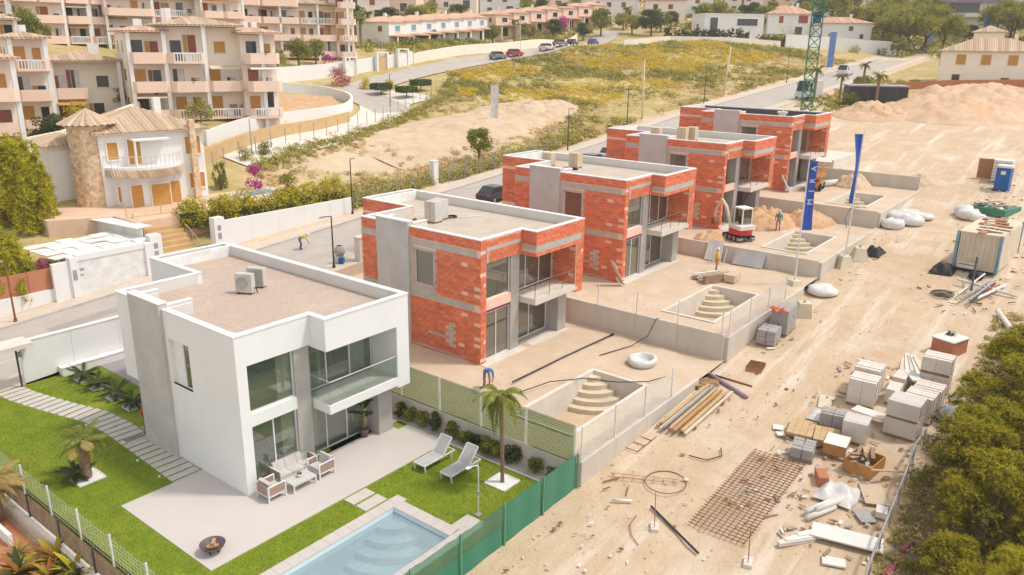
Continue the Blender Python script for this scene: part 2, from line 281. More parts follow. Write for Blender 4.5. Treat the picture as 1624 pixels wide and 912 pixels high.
def ground_mat():
    m = bpy.data.materials.new('ground'); m.use_nodes = True; T = m.node_tree; N = T.nodes; L = T.links; p = N['Principled BSDF']
    p.inputs['Roughness'].default_value = .95; p.inputs['Specular IOR Level'].default_value = .15
    g = N.new('ShaderNodeNewGeometry'); at_ = N.new('ShaderNodeAttribute'); at_.attribute_name = 'zone'
    sp = N.new('ShaderNodeSeparateColor'); L.new(at_.outputs['Color'], sp.inputs[0])
    def noise(s, d=7, r=.62, st=None):
        v = g.outputs['Position']
        if st: mp = N.new('ShaderNodeMapping'); mp.inputs['Scale'].default_value = st; L.new(v, mp.inputs[0]); v = mp.outputs[0]
        n = N.new('ShaderNodeTexNoise'); n.inputs['Scale'].default_value = s; n.inputs['Detail'].default_value = d; n.inputs['Roughness'].default_value = r; L.new(v, n.inputs['Vector']); return n.outputs[0]
    def ramp(src, a, b, ca=(0,0,0), cb=(1,1,1)):
        r = N.new('ShaderNodeValToRGB'); e = r.color_ramp.elements; e[0].position = a; e[1].position = b; e[0].color = rgb(ca); e[1].color = rgb(cb); L.new(src, r.inputs[0]); return r.outputs[0]
    def mix(f, a, b):
        x = N.new('ShaderNodeMix'); x.data_type = 'RGBA'; L.new(f, x.inputs[0])
        for v, i in ((a,6),(b,7)):
            if isinstance(v, tuple): x.inputs[i].default_value = rgb(v)
            else: L.new(v, x.inputs[i])
        return x.outputs[2]
    def math_(op, a, b):
        x = N.new('ShaderNodeMath'); x.operation = op
        for v, i in ((a,0),(b,1)):
            if isinstance(v, (int,float)): x.inputs[i].default_value = v
            else: L.new(v, x.inputs[i])
        return x.outputs[0]
    dirt = ramp(noise(.5), .35, .65, (.61,.465,.32), (.54,.395,.26))
    dirt = mix(ramp(noise(.16, 5), .52, .7), dirt, (.67,.565,.44))
    dirt = mix(ramp(noise(.9, 8, .7, (.25,1.6,1)), .58, .72), dirt, (.50,.37,.25))
    dirt = mix(ramp(noise(.22, 8, .75), .67, .73), dirt, (.76,.70,.62))
    dirt = mix(ramp(noise(2.6, 6, .7), .66, .72), dirt, (.48,.35,.24))
    dirt = mix(ramp(noise(.5, 7, .65, (.10,1.5,1)), .53, .66), dirt, (.70,.60,.48)); dirt = mix(ramp(noise(.8, 7, .7, (.12,2.2,1)), .62, .72), dirt, (.48,.34,.22))
    grass = ramp(noise(.6), .35, .65, (.50,.38,.17), (.36,.29,.10))
    grass = mix(ramp(noise(.13, 6), .5, .66), grass, (.58,.45,.26))
    grass = mix(ramp(noise(3, 5, .7), .6, .7), grass, (.26,.21,.07))
    pale = ramp(noise(.4), .35, .65, (.60,.49,.345), (.53,.41,.27))
    litter = ramp(noise(1.2), .4, .6, (.30,.22,.13), (.20,.15,.085))
    jit = math_('MULTIPLY', math_('SUBTRACT', noise(.8, 6), .5), 1.4)
    def f(ch): return ramp(math_('ADD', sp.outputs[ch], jit), .35, .65)
    o = mix(f(0), dirt, grass); o = mix(f(1), o, pale); o = mix(f(2), o, litter)
    L.new(o, p.inputs['Base Color'])
    b = N.new('ShaderNodeBump'); b.inputs['Strength'].default_value = .9; b.inputs['Distance'].default_value = .12; L.new(noise(3, 9, .7), b.inputs['Height']); L.new(b.outputs[0], p.inputs['Normal'])
    return m
M['ground'] = ground_mat()
me = fastmesh('ground', np.stack([GX.ravel(), GY.ravel(), GZ.ravel()], 1), F, M['ground'])
x, y = GX.ravel(), GY.ravel()
zr = np.clip((y-30.5)/1.5, 0, 1); zr = np.where((x>112)&(y<18), np.clip((x-118)/6,0,1)*np.clip((y+6)/4,0,1), zr)
zr = np.maximum(zr, np.clip((x-135)/10,0,1)*(y<18))
zg = np.exp(-(((x-60)/26)**2+((y-44)/8)**2)*1.0)*1.15*np.clip((y-31)/3,0,1)
zg = np.maximum(zg, .9*np.exp(-(((x-44)/12)**2+((y-42)/6)**2)))
zb = np.clip((-20.9-y)/.9, 0, 1)*np.clip((40-x)/8,0,1)+np.clip((-22.5-y)/1, 0, 1)*np.clip((60-x)/20,0,1)
ca = me.color_attributes.new('zone', 'FLOAT_COLOR', 'POINT')
ca.data.foreach_set('color', np.stack([zr, zg, np.clip(zb,0,1), np.ones_like(x)], 1).astype(np.float32).ravel())
me.polygons.foreach_set('use_smooth', [True]*len(me.polygons))
link('ground', me, kind='structure')

# ---------------------------------------------------------------- street
def strip(name, xs, y0, y1, dz, m, side=.35, zf=None):
    b = B(); xs = list(xs); zf = zf or (lambda x, y: tz(x, y))
    V = []
    for x in xs:
        z0 = zf(x, (y0+y1)/2)+dz; V += [(x,y0,z0-side),(x,y0,z0),(x,y1,z0),(x,y1,z0-side)]
    Fs = []
    for i in range(len(xs)-1):
        a = 4*i; c = 4*(i+1); Fs += [(a,c,c+1,a+1),(a+1,c+1,c+2,a+2),(a+2,c+2,c+3,a+3)]
    return struct(b.add(V, Fs), name, m)
dm('road_patch', (.37,.33,.295), c2=(.33,.295,.265), sc_=.8, bump=.2, bsc=40)
XS = np.arange(-90, 205, 2.5); stz = lambda x, y: tz(x, 24)
strip('street_road', XS, 20.4, 28.4, 0, M['asphalt'], zf=stz)
strip('pavement', XS, 18.65, 20.28, .13, M['pavement'], 4, zf=stz); strip('kerb', XS, 20.28, 20.42, .135, M['kerb'], zf=stz)
strip('kerb', XS, 28.38, 28.52, .135, M['kerb'], zf=stz); strip('pavement', XS, 28.52, 30.1, .13, M['pavement'], zf=stz)
strip('road_marking', np.arange(-12,10,2.), 22.9, 23.0, .004, M['paint'], .003, zf=stz)
for k,(x0,x1,ya,yb) in enumerate(((9.5,10.6,22.2,27.9),(3.0,7.5,25.0,26.1),(24,29,21.2,22.6),(33,35.5,24.5,27.5),(52,58,23,24.2))):
    struct(B().add([(x0,ya,stz(x0,0)+.004),(x1,ya,stz(x1,0)+.004),(x1,yb,stz(x1,0)+.004),(x0,yb,stz(x0,0)+.004)],[(0,1,2,3)]),'road_patch', M['road_patch'])
def ribbon(name, P, wd, dz, m, n=6):
    P = [Vector((p[0],p[1],0)) for p in P]; Q = []
    for i in range(len(P)-1):
        for k in range(n): Q.append(P[i].lerp(P[i+1], k/n))
    Q.append(P[-1]); V = []; Fs = []
    for i, q in enumerate(Q):
        t = (Q[min(i+1,len(Q)-1)]-Q[max(i-1,0)]).normalized(); nrm = Vector((-t.y, t.x, 0)); ww = wd[0]+(wd[1]-wd[0])*i/(len(Q)-1) if isinstance(wd, tuple) else wd
        for s in (-.5, 0, .5): p = q+nrm*ww*s; V.append((p.x, p.y, tz(p.x, p.y)+dz))
        if i: a = 3*(i-1); Fs += [(a,a+3,a+4,a+1),(a+1,a+4,a+5,a+2)]
    b = B().add([(v[0],v[1],v[2]) for v in V], Fs)
    return struct(b, name, m, True)
# ---------------------------------------------------------------- villas
PX = [0, 14.7, 29.4, 45.0, 59.8]; PZ = [0, 1.08, 2.4, 3.42, 4.65]
def window(par, a0, a1, c, z0, z1, n, fm, gm, axis='y', t=.06, d=.08, name='window'):
    """framed window in the plane axis=c, n panes"""
    def bb(b, u0, u1, w0, w1, e):
        if axis == 'y': b.box(u0,u1,c-e,c+e,w0,w1)
        else: b.box(c-e,c+e,u0,u1,w0,w1)
    f = B(); bb(f,a0,a1,z0,z0+t,d/2); bb(f,a0,a1,z1-t,z1,d/2); bb(f,a0,a0+t,z0+t,z1-t,d/2); bb(f,a1-t,a1,z0+t,z1-t,d/2)
    s = (a1-a0)/n
    for i in range(1, n): bb(f,a0+i*s-t/2,a0+i*s+t/2,z0+t,z1-t,d/2-.003)
    o = f.build(name, fm, par)
    for i in range(n):
        g = B(); bb(g,a0+i*s+t*.5,a0+(i+1)*s-t*.5,z0+t,z1-t,.008); g.build('pane', gm, o)
    return o
def villa_walls(b, slot):
    b.box(0,.46,0,.46,-.4,6.9)
    b.box(0,.25,.46,3.4,-.4,6.9); b.box(0,.25,4.95,7.8,-.4,6.9); b.box(0,.25,7.8,9.2,2.87,6.9); b.box(.25,3.9,7.6,7.8,-.4,2.87); b.box(3.9,4.12,7.8,9.0,-.4,2.87); b.box(0,.25,3.4,4.95,-.4,3.65); b.box(0,.25,3.4,4.95,5.7,6.9)
    b.box(.46,3.55,0,.25,5.6,6.9); b.box(.46,2.75,.1,.32,2.9,3.45)
    b.box(3.55,8.3,-1,-.78,5.5,6.9); b.box(3.55,3.77,-.78,.25,5.5,6.9); b.box(3.77,7.55,-.78,.9,5.5,5.75); b.box(7.55,8.3,-1,.9,2.5,5.5); b.box(8.05,8.3,-.78,.9,5.5,6.9)
    b.box(8.05,8.3,.9,13.5,-.4,6.9); b.box(7.85,8.3,.7,.9,-.4,2.5)
    b.box(.25,3.9,9.0,9.2,2.87,6.9); b.box(3.9,4.12,9.0,13.5,-.4,6.9); b.box(4.12,8.05,13.3,13.5,-.4,6.9)
    b.box(.25,1.4,5.2,5.42,6.3,7.02); b.box(.25,1.15,7.58,7.8,6.3,7.02)
    if slot: b.box(.19,.25,4.08,4.95,3.65,5.7)
def common(v, rm):
    B().box(.25,8.05,.25,9.0,6.05,6.38).box(3.77,8.05,-.78,.25,6.05,6.38).box(4.12,8.05,9.0,13.3,6.05,6.38).build('roof', rm, v)
    c = B(); k = .03
    for x0,x1,y0,y1 in [(-k,.25+k,-k,5.2),(-k,.25+k,7.8,9.2+k),(.25+k,3.55-k,-k,.25+k),(3.55-k,3.77+k,-1-k,.25+k),(3.77+k,8.3+k,-1-k,-.78+k),(8.05-k,8.3+k,-.78+k,13.5+k),(.25+k,3.9-k,9.0-k,9.2+k),(3.9-k,4.12+k,9.0-k,13.5+k),(4.12+k,8.05-k,13.3-k,13.5+k),(4.12+k,8.05-k,12.6,12.78)]: c.box(x0,x1,y0,y1,6.9,6.95)
    c.box(-.15-k,.25,5.2-k,7.8+k,7.16,7.21).box(.25,1.43,5.2-k,5.45,7.02,7.07).box(.25,1.18,7.55,7.83,7.02,7.07)
    c.build('coping', M['coping'], v)
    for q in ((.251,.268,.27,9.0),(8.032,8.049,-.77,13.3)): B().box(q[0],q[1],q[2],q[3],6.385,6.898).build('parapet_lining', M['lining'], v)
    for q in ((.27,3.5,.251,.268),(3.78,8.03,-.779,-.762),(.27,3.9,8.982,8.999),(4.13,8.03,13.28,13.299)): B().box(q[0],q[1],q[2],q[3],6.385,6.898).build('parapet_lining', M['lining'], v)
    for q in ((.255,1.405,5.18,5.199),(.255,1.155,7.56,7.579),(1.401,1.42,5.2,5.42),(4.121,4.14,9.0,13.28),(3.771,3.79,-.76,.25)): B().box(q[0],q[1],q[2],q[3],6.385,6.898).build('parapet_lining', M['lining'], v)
    B().box(4.12,8.05,12.6,12.78,6.38,6.9).build('inner_parapet', M['coping'], v)
    B().box(-.15,0,5.2,7.8,-.4,7.16).box(0,.25,5.2,7.8,6.9,7.16).build('stair_panel', M['grey_render'], v)
    B().box(.25,8.05,.9,9.0,2.92,3.12).box(.46,3.5,.35,.9,2.92,3.12).build('floor_slab', M['room_floor'], v)
    B().box(.25,8.05,.3,9.2,-.4,.03).box(4.12,8.05,9.0,13.3,-.4,.03).build('ground_floor', M['room_floor'], v)
# --- finished white villa
V1 = thing('villa', 'finished white cube villa with grey stair panel, gravel roof and glass balcony', 'villa', (0,0,0), 0, 'villas along the street')
b = B(); villa_walls(b, True); b.build('wall', M['white'], V1)
common(V1, M['gravel'])
B().box(2.75,3.5,.12,.85,-.4,5.6).build('column', M['grey_column'], V1)
B().box(7.0,7.85,-.2,.99,-.4,2.5).build('column', M['grey_column'], V1)
bal = B().box(3.6,7.55,-.998,.7,2.62,3.02).build('balcony', M['white'], V1)
B().box(3.66,7.55,-.93,.68,3.02,3.04).build('balcony_tiles', M['paving'], bal)
for x0, x1, y0, y1 in ((3.70,5.6,-.93,-.915),(5.62,7.54,-.93,-.915),(3.70,3.715,-.91,.6)):
    B().box(x0,x1,y0,y1,3.045,4.05).build('glass_panel', M['glass_rail'], bal)
    B().box(x0,x1,y0-.012,y1+.012,4.05,4.075).build('handrail', M['frame'], bal)
for x in (3.72, 5.55, 7.45): B().box(x-.03,x+.03,-.945,-.905,3.041,3.12).build('glass_clamp', M['grey_metal'], bal)
window(V1,.46,2.75,.28,3.45,5.6,1,M['frame'],M['glass']); window(V1,.46,2.75,.28,.03,2.9,2,M['frame'],M['glass'])
window(V1,3.5,7.5,.74,3.12,5.5,3,M['frame'],M['glass']); window(V1,3.5,7.0,.74,.03,2.62,3,M['frame'],M['glass'])
B().box(1.2,2.2,7.8,7.86,.03,2.2).build('front_door', M['grey_column'], V1)
window(V1,3.4,4.08,.17,3.65,5.7,1,M['frame'],M['glass_dark'],'x',.04)
B().box(-.02,.1,3.38,4.97,3.6,3.65).build('window_sill', M['white'], V1)
B().box(.25,8.05,5.0,5.15,3.12,6.05).box(.25,8.05,5.0,5.15,.03,2.92).box(4.6,4.75,1.0,5,3.12,6.05).build('light_block_wall', M['room_wall'], V1)  # back walls added inside to block light, plus an upstairs partition
for (x0,x1,y,z0,z1) in ((2.05,2.7,.42,3.5,5.55),(3.6,4.15,.88,3.15,5.45),(6.3,7.2,.88,3.15,5.45),(2.1,2.7,.42,.06,2.85),(3.6,4.3,.88,.06,2.6),(5.9,6.9,.88,.06,2.6)):
    n = 14
    P = [(x0+(x1-x0)*i/n, y+(.05 if i%2 else 0)) for i in range(n+1)]
    B().add([(px,py,z0) for px,py in P]+[(px,py,z1) for px,py in P], [(i,i+1,n+2+i,n+1+i) for i in range(n)]).build('curtain', M['curtain'], V1)
s = thing('dining_table', 'dark dining table inside the white villa behind ground floor glass', 'table', (1.5,2.2,.03))
B().box(-.8,.8,-.45,.45,.7,.75).build('table_top', M['room_wall'], s)
for x in (-.7,.7):
    for y in (-.38,.38): B().box(x-.04,x+.04,y-.04,y+.04,0,.7).build('leg', M['black'], s)
def dchair(loc, rz):
    c = thing('dining_chair', 'black dining chair beside the table inside the white villa', 'chair', loc, rz, 'chairs inside the villa')
    B().box(-.22,.22,-.22,.22,.42,.47).build('seat', M['black'], c); B().box(-.22,.22,.18,.22,.5,.9).build('backrest', M['black'], c)
    for x in (-.19,.19):
        for y in (-.19,.19): B().box(x-.02,x+.02,y-.02,y+.02,0,.42).build('leg', M['frame'], c)
dchair((1.1,1.45,.03), math.pi); dchair((1.95,1.45,.03), math.pi); dchair((2.45,2.3,.03), -1.57)
s = thing('bed', 'white bed inside the upper room of the white villa', 'bed', (1.9,2.6,3.12))
B().box(-.9,.9,-1,1,0,.35).build('base', M['room_wall'], s); B().box(-.88,.88,-.98,.7,.35,.58).build('mattress', M['curtain'], s); B().box(-.7,.7,.6,.98,.58,.72).build('pillow', M['cushion'], s)
# --- brick villas
def bricks(b, axis, c, sgn, u0, u1, z0, z1, holes, seed, drop=None):
    rr = random.Random(seed); L_, h, jx, jz = .43, .178, .024, .024
    nz = int((z1-z0)/(h+jz))
    for k in range(nz+1):
        za = z0+k*(h+jz); zb = min(za+h, z1)
        if zb-za < .05: continue
        u = u0-(L_/2 if k % 2 else 0)
        while u < u1-.03:
            a = max(u, u0); e = min(u+L_, u1); u += L_+jx
            if e-a < .05: continue
            mu, mz = (a+e)/2, (za+zb)/2
            if any(p-.02 < mu < q+.02 and r-.05 < mz < s_+.05 for p,q,r,s_ in holes): continue
            if drop and rr.random() < drop(mu, mz): continue
            t = .03+rr.uniform(-.006,.006); c1 = c+sgn*t
            if axis == 'x': vs = [(c,a,za),(c,e,za),(c,e,zb),(c,a,zb),(c1,a,za),(c1,e,za),(c1,e,zb),(c1,a,zb)]
            else: vs = [(a,c,za),(e,c,za),(e,c,zb),(a,c,zb),(a,c1,za),(e,c1,za),(e,c1,zb),(a,c1,zb)]
            b.add(vs, [(4,5,6,7),(0,1,5,4),(1,2,6,5),(2,3,7,6),(3,0,4,7)])
def toothing(u, z):
    d = 0
    if .15 < u < .42: d = .33
    if .85 < u < 1.2 and z > 3.2: d = .28
    if 1.05 < u < 1.4 and z < 2.9: d = .12
    return d
V2 = thing('villa', 'red brick villa under construction next to the white villa, pale boxes on roof', 'villa', (PX[1],.1,PZ[1]), 0, 'villas along the street')
b = B(); villa_walls(b, False); b.build('wall', M['mortar'], V2)
bk = B(); wh = (3.2,5.15,3.3,5.95)
bricks(bk,'x',0,-1,.0,5.2,-.3,6.88,[wh,(0,5.2,2.98,3.28),(0,5.2,5.95,6.3),(1.9,2.4,.5,1.9)],1,toothing)
bricks(bk,'x',0,-1,7.8,9.2,3.3,6.88,[(7.8,9.2,5.95,6.3)],2)
bricks(bk,'y',0,-1,0,.46,-.3,6.88,[],3,lambda u,z:.12); bricks(bk,'y',0,-1,.46,3.55,5.62,6.88,[(0,3.6,6.25,6.45)],4,lambda u,z:.03)
bricks(bk,'y',-1,-1,3.55,8.3,5.52,6.88,[(3.55,8.0,5.75,6.12)],5); bricks(bk,'y',-1,-1,7.6,8.3,2.5,5.5,[],6,lambda u,z:.1)
bricks(bk,'x',3.55,-1,-1,0,5.52,6.88,[(-1,0,5.85,6.15)],7); bricks(bk,'x',7.55,-1,-.95,.68,3.06,5.48,[],8,lambda u,z:.3 if .2<u<.4 else .02)
bricks(bk,'x',3.9,-1,9.25,13.5,-.3,6.88,[(9.2,13.5,5.95,6.2),(9.2,13.5,2.9,3.2)],9)
bricks(bk,'x',8.3,1,.9,13.5,-.3,6.88,[(0,14,5.95,6.2),(0,14,2.9,3.2)],10); bricks(bk,'y',9.2,1,0,3.88,3.1,6.88,[(0,4,5.95,6.2)],11); bricks(bk,'y',13.5,1,3.9,8.3,-.3,6.88,[(3,9,5.95,6.2),(3,9,2.9,3.2)],12)
bk.build('brickwork', M['brick'], V2, kind='stuff')
e = -.037
class BB(B):
    def box(s, *a): B().box(*a).build('render_band', M['plaster'], V2); return s
p = BB()
p.box(e,-.001,.46,5.2,2.98,3.28).box(e,-.001,.3,5.2,5.95,6.28).box(e,-.001,4.98,5.2,3.28,5.95).box(e,-.001,3.25,3.4,3.62,5.72).box(e,-.001,3.25,4.98,5.7,5.8).box(e,-.001,3.25,4.98,3.28,3.62).box(e,-.001,7.8,9.2,5.95,6.28).box(e,-.001,7.8,9.2,2.88,3.28)
p.box(e,-.001,1.95,2.2,.55,1.85).box(e,-.001,2.3,2.36,.7,1.6).box(e,-.001,2.5,2.56,.8,1.7).box(e,-.001,2.5,3.9,.95,1.08).box(e-.004,-.001,1.0,5.2,.02,.12)
p.box(.46,3.5,e,-.001,6.25,6.45).box(.46,.62,e-.003,-.001,5.62,6.25).box(3.6,7.95,-1.038,-1.001,5.75,6.12).box(3.513,3.549,-.99,0,5.85,6.15)
common(V2, M['roof_slab'])
B().box(2.75,3.5,.12,.85,-.4,5.6).build('column', M['grey_column'], V2); B().box(7.0,7.85,-.2,.99,-.4,2.5).build('column', M['grey_column'], V2)
B().box(-.05,7.9,-.45,.1,-.4,-.02).box(.5,7.0,.1,.7,-.4,-.03).build('door_step', M['concrete_light'], V2)
bal = B().box(3.6,7.55,-.998,.7,2.66,3.02).build('balcony', M['concrete_light'], V2)
for x, y in ((3.65,-.9),(5.0,-.92),(6.3,-.92),(7.45,-.95),(3.65,.3)): B().tube([(x,y,3.02),(x+.05,y,4.0)],.02).build('rail_post', M['rust'], bal)
for z in (3.5, 3.98): B().tube([(3.67,.3,z),(3.67,-.9,z+.02),(7.47,-.95,z-.05)],.012).build('safety_rope', M['rust_light'], bal)
window(V2,.46,2.75,.28,3.45,5.6,1,M['frame'],M['glass_dark']); window(V2,.46,2.75,.28,-.02,2.72,2,M['frame'],M['glass_dark'])
B().box(.46,2.75,.2,.36,2.72,2.9).build('red_lintel', M['magenta'], V2)
window(V2,3.5,7.5,.74,3.12,5.5,3,M['frame'],M['glass_dark']); window(V2,3.5,7.0,.74,.03,2.62,2,M['frame'],M['glass_dark'])
window(V2,3.42,4.93,.17,3.67,5.68,1,M['frame'],M['glass_dark'],'x',.05)
B().box(.25,8.05,5.0,5.15,3.12,6.05).box(.25,8.05,5.0,5.15,.03,2.92).box(3.5,3.65,.86,5,.03,2.92).build('light_block_wall', M['room_wall'], V2)  # added back walls keep light out of the shell; one ground floor partition
LB = ['red brick villa under construction, second brick shell after the white villa, two boxes on roof', 'red brick villa under construction behind the mini excavator, three boxes on roof', 'unglazed red brick villa below the green crane with dark strip along roof edge']
V3 = cp(V2, (PX[2],.1,PZ[2]), 0, LB[0]); V4 = cp(V2, (PX[3],.1,PZ[3]), 0, LB[1]); V5 = cp(V2, (PX[4],.1,PZ[4]), 0, LB[2])
for v in (V4, V5):
    for c in list(v.children):
        if c.name.startswith('window') or (v is V4 and c.name.startswith('red_lintel')):
            for g in list(c.children): bpy.data.objects.remove(g)
            bpy.data.objects.remove(c)
    bz = B()
    for i in range(3): bz.box(.1,.12,3.6+i*.4,3.63+i*.4,3.65,5.7)
    for z in (4.4, 5.0): bz.box(.09,.13,3.4,4.95,z,z+.03)
    if v is V4: bz.build('window_bars', M['rust_light'], v)
B().box(4.3,7.95,8.2,12.5,6.385,6.40).box(7.0,7.95,.5,8.2,6.385,6.40).box(7.9,8.04,-.7,12.5,6.40,6.85).build('roof_membrane', M['rubber'], V5)
# props for the shells (leaning props inside the open storeys)
for v in (V4, V5):
    for x in (4.6, 5.9): B().tube([(x,.5,3.03),(x+.25,.6,5.49)],.035).build('steel_prop', M['rust_light'], v)
# --- things on the roofs
def acunit(loc, rz, label):
    t = thing('air_conditioner', label, 'air conditioner', loc, rz, 'air conditioners on the white roof')
    B().box(-.42,.42,-.17,.17,.08,.98).build('case', M['ac_white'], t)
    for x in (-.3,.3): B().box(x-.04,x+.04,-.2,.2,0,.08).build('foot', M['dark_metal'], t)
    B().lathe([(.001,.0),(.30,.0),(.30,.03),(.27,.03),(.25,.012),(.001,.012)],n=20).build('fan_grille', M['grey_metal'], t).matrix_local = Matrix.Translation((-.08,-.172,.53)) @ Matrix.Rotation(R(90),4,'X')
    g = B()
    for k in range(9): g.box(-.36,.36,.172,.186,.18+k*.085,.21+k*.085)
    g.build('rear_fins', M['grey_metal'], t)
    B().tube([(.42,.05,.3),(.52,.05,.25),(.55,.1,.02)],.025).build('pipe', M['black'], t)
acunit((4.55,6.0,6.38), R(-62), 'outdoor air conditioner unit with round fan grille facing out on gravel roof')
acunit((5.5,6.45,6.38), R(118), 'outdoor air conditioner unit seen from its finned back on gravel roof')
def carton(v, x, y, w_, d, h, m, label, rz=.1):
    z = PZ[v]+6.38
    t = thing('packing_box', label, 'box', (PX[v]+x, .1+y, z), rz, 'boxes on the villa roofs')
    B().box(-w_/2,w_/2,-d/2,d/2,.1,h).build('carton', m, t)
    for k in (-.4,0,.4): B().box(k*w_-.04,k*w_+.04,-d/2,d/2,0,.1).build('pallet_runner', M['wood_old'], t)
    B().box(-w_/2-.004,w_/2+.004,-.04,.04,.3,h+.004).build('tape', M['wood'], t)
carton(1,3.4,6.6,.7,.8,1.3,M['ac_white'],'pale tall packing box on the first brick villa roof, beside its twin'); carton(1,4.25,6.9,.7,.8,1.25,M['ac_white'],'pale packing box on the first brick villa roof, farther twin')
carton(2,4.7,9.6,.75,.75,1.05,M['card'],'brown carton on the second brick villa roof near its rear parapet'); carton(2,5.4,7.6,.8,.75,1.15,M['card'],'brown carton on the second brick villa roof by loose pipes')
carton(3,2.3,7.5,.8,.8,1.15,M['card'],'brown carton on third brick villa roof beside the stair panel'); carton(3,3.6,5.6,.85,.8,1.2,M['card'],'brown carton on third brick villa roof, left of a touching pair'); carton(3,4.6,5.2,.85,.8,1.2,M['card'],'brown carton on third brick villa roof, right of a touching pair')
t = thing('pipe_offcuts', 'white pipe offcuts and dark hose left on the first brick villa roof', 'pipes', (PX[1]+5.3,6.2,PZ[1]+6.38))
for a, q, r_ in (((0,.3,.03),(1.4,-.6,.03),.035),((.2,.6,.03),(.9,.2,.03),.02),((1.6,-.1,.02),(2.2,-.5,.02),.03)): B().tube([a,q],r_).build('pipe', M['panel_white'], t)
B().tube([(-.3+.35*math.cos(i*.6),.5+.3*math.sin(i*.6),.03+.004*i) for i in range(26)],.022).build('hose_coil', M['black'], t)
t = thing('pipe_offcuts', 'white pipe offcuts and hose coil on the second brick villa roof', 'pipes', (PX[2]+4.6,6.4,PZ[2]+6.38))
for a, q in (((.3,.3,.03),(1.5,-.9,.03)),((.6,.8,.03),(1.4,.1,.03))): B().tube([a,q],.03).build('pipe', M['panel_white'], t)
B().tube([(-.2+.35*math.cos(i*.6),.8+.3*math.sin(i*.6),.03+.004*i) for i in range(26)],.025).build('hose_coil', M['black'], t)
t = thing('roof_drain', 'round dark drain ring on the first brick villa roof', 'drain', (PX[1]+2.3,7.2,PZ[1]+6.38)); B().lathe([(.12,0),(.16,0),(.16,.3),(.12,.3)],n=12).build('ring', M['rust_light'], t)
B().tube([(.0,.0,.31),(.1,.05,.31)],.03).build('grip', M['black'], t)
t = thing('vent_cap', 'round concrete vent cap on the crane side villa roof', 'vent', (PX[4]+3.0,2.2,PZ[4]+6.38)); B().lathe([(.001,.75),(.5,.75),(.5,.6),(.35,.55),(.35,0)],n=14).build('cap', M['concrete_light'], t); B().lathe([(.001,.85),(.12,.85),(.12,.75)],n=10).build('knob', M['concrete_light'], t)

# ---------------------------------------------------------------- plots, walls, pools
def plot_ground(i, name, m):
    xe = (PX[i+1]-PX[i]-5.4) if i < 4 else 9.5; xs = np.append(np.arange(-5.4,xe-.2,.5), xe); ys = np.concatenate([np.arange(-9.9,-8.2,.34),[-8.2],np.arange(-7.7,-5.2,.5),[-5.15],np.arange(-4.8,18.7,.5),[18.75]])
    xs = np.unique(np.round(np.concatenate([xs,[-3.5,3.2]]),2)); ys = np.unique(np.round(ys,2))
    X_, Y_ = np.meshgrid(xs, ys, indexing='ij'); Z_ = (vnoise(X_+PX[i],Y_,1.7,5)-.5)*.12+(vnoise(X_+PX[i],Y_,.7,6)-.5)*.05-.06
    Z_ = np.where((np.abs(X_+.15)<3.9)&(np.abs(Y_+6.7)<2.0), -.02, Z_)
    id_ = np.arange(X_.size).reshape(X_.shape); Fq = np.stack([id_[:-1,:-1],id_[1:,:-1],id_[1:,1:],id_[:-1,1:]],-1).reshape(-1,4)
    cx = ((X_[:-1,:-1]+X_[1:,1:])/2).ravel(); cy = ((Y_[:-1,:-1]+Y_[1:,1:])/2).ravel()
    Fq = Fq[~((cx>-3.5)&(cx<3.2)&(cy>-8.2)&(cy<-5.15))]
    me = fastmesh(name, np.stack([X_.ravel(),Y_.ravel(),Z_.ravel()],1), Fq, m); me.polygons.foreach_set('use_smooth',[True]*len(me.polygons))
    return link(name, me, loc=(PX[i],0,PZ[i]), kind='structure')
def fan(b, cx, cy, r, z0, z1, a0, a1, n=10, mi=0):
    b.prism([(cx,cy)]+[(cx+r*math.cos(a0+(a1-a0)*k/n), cy+r*math.sin(a0+(a1-a0)*k/n)) for k in range(n+1)], z0, z1, mi)
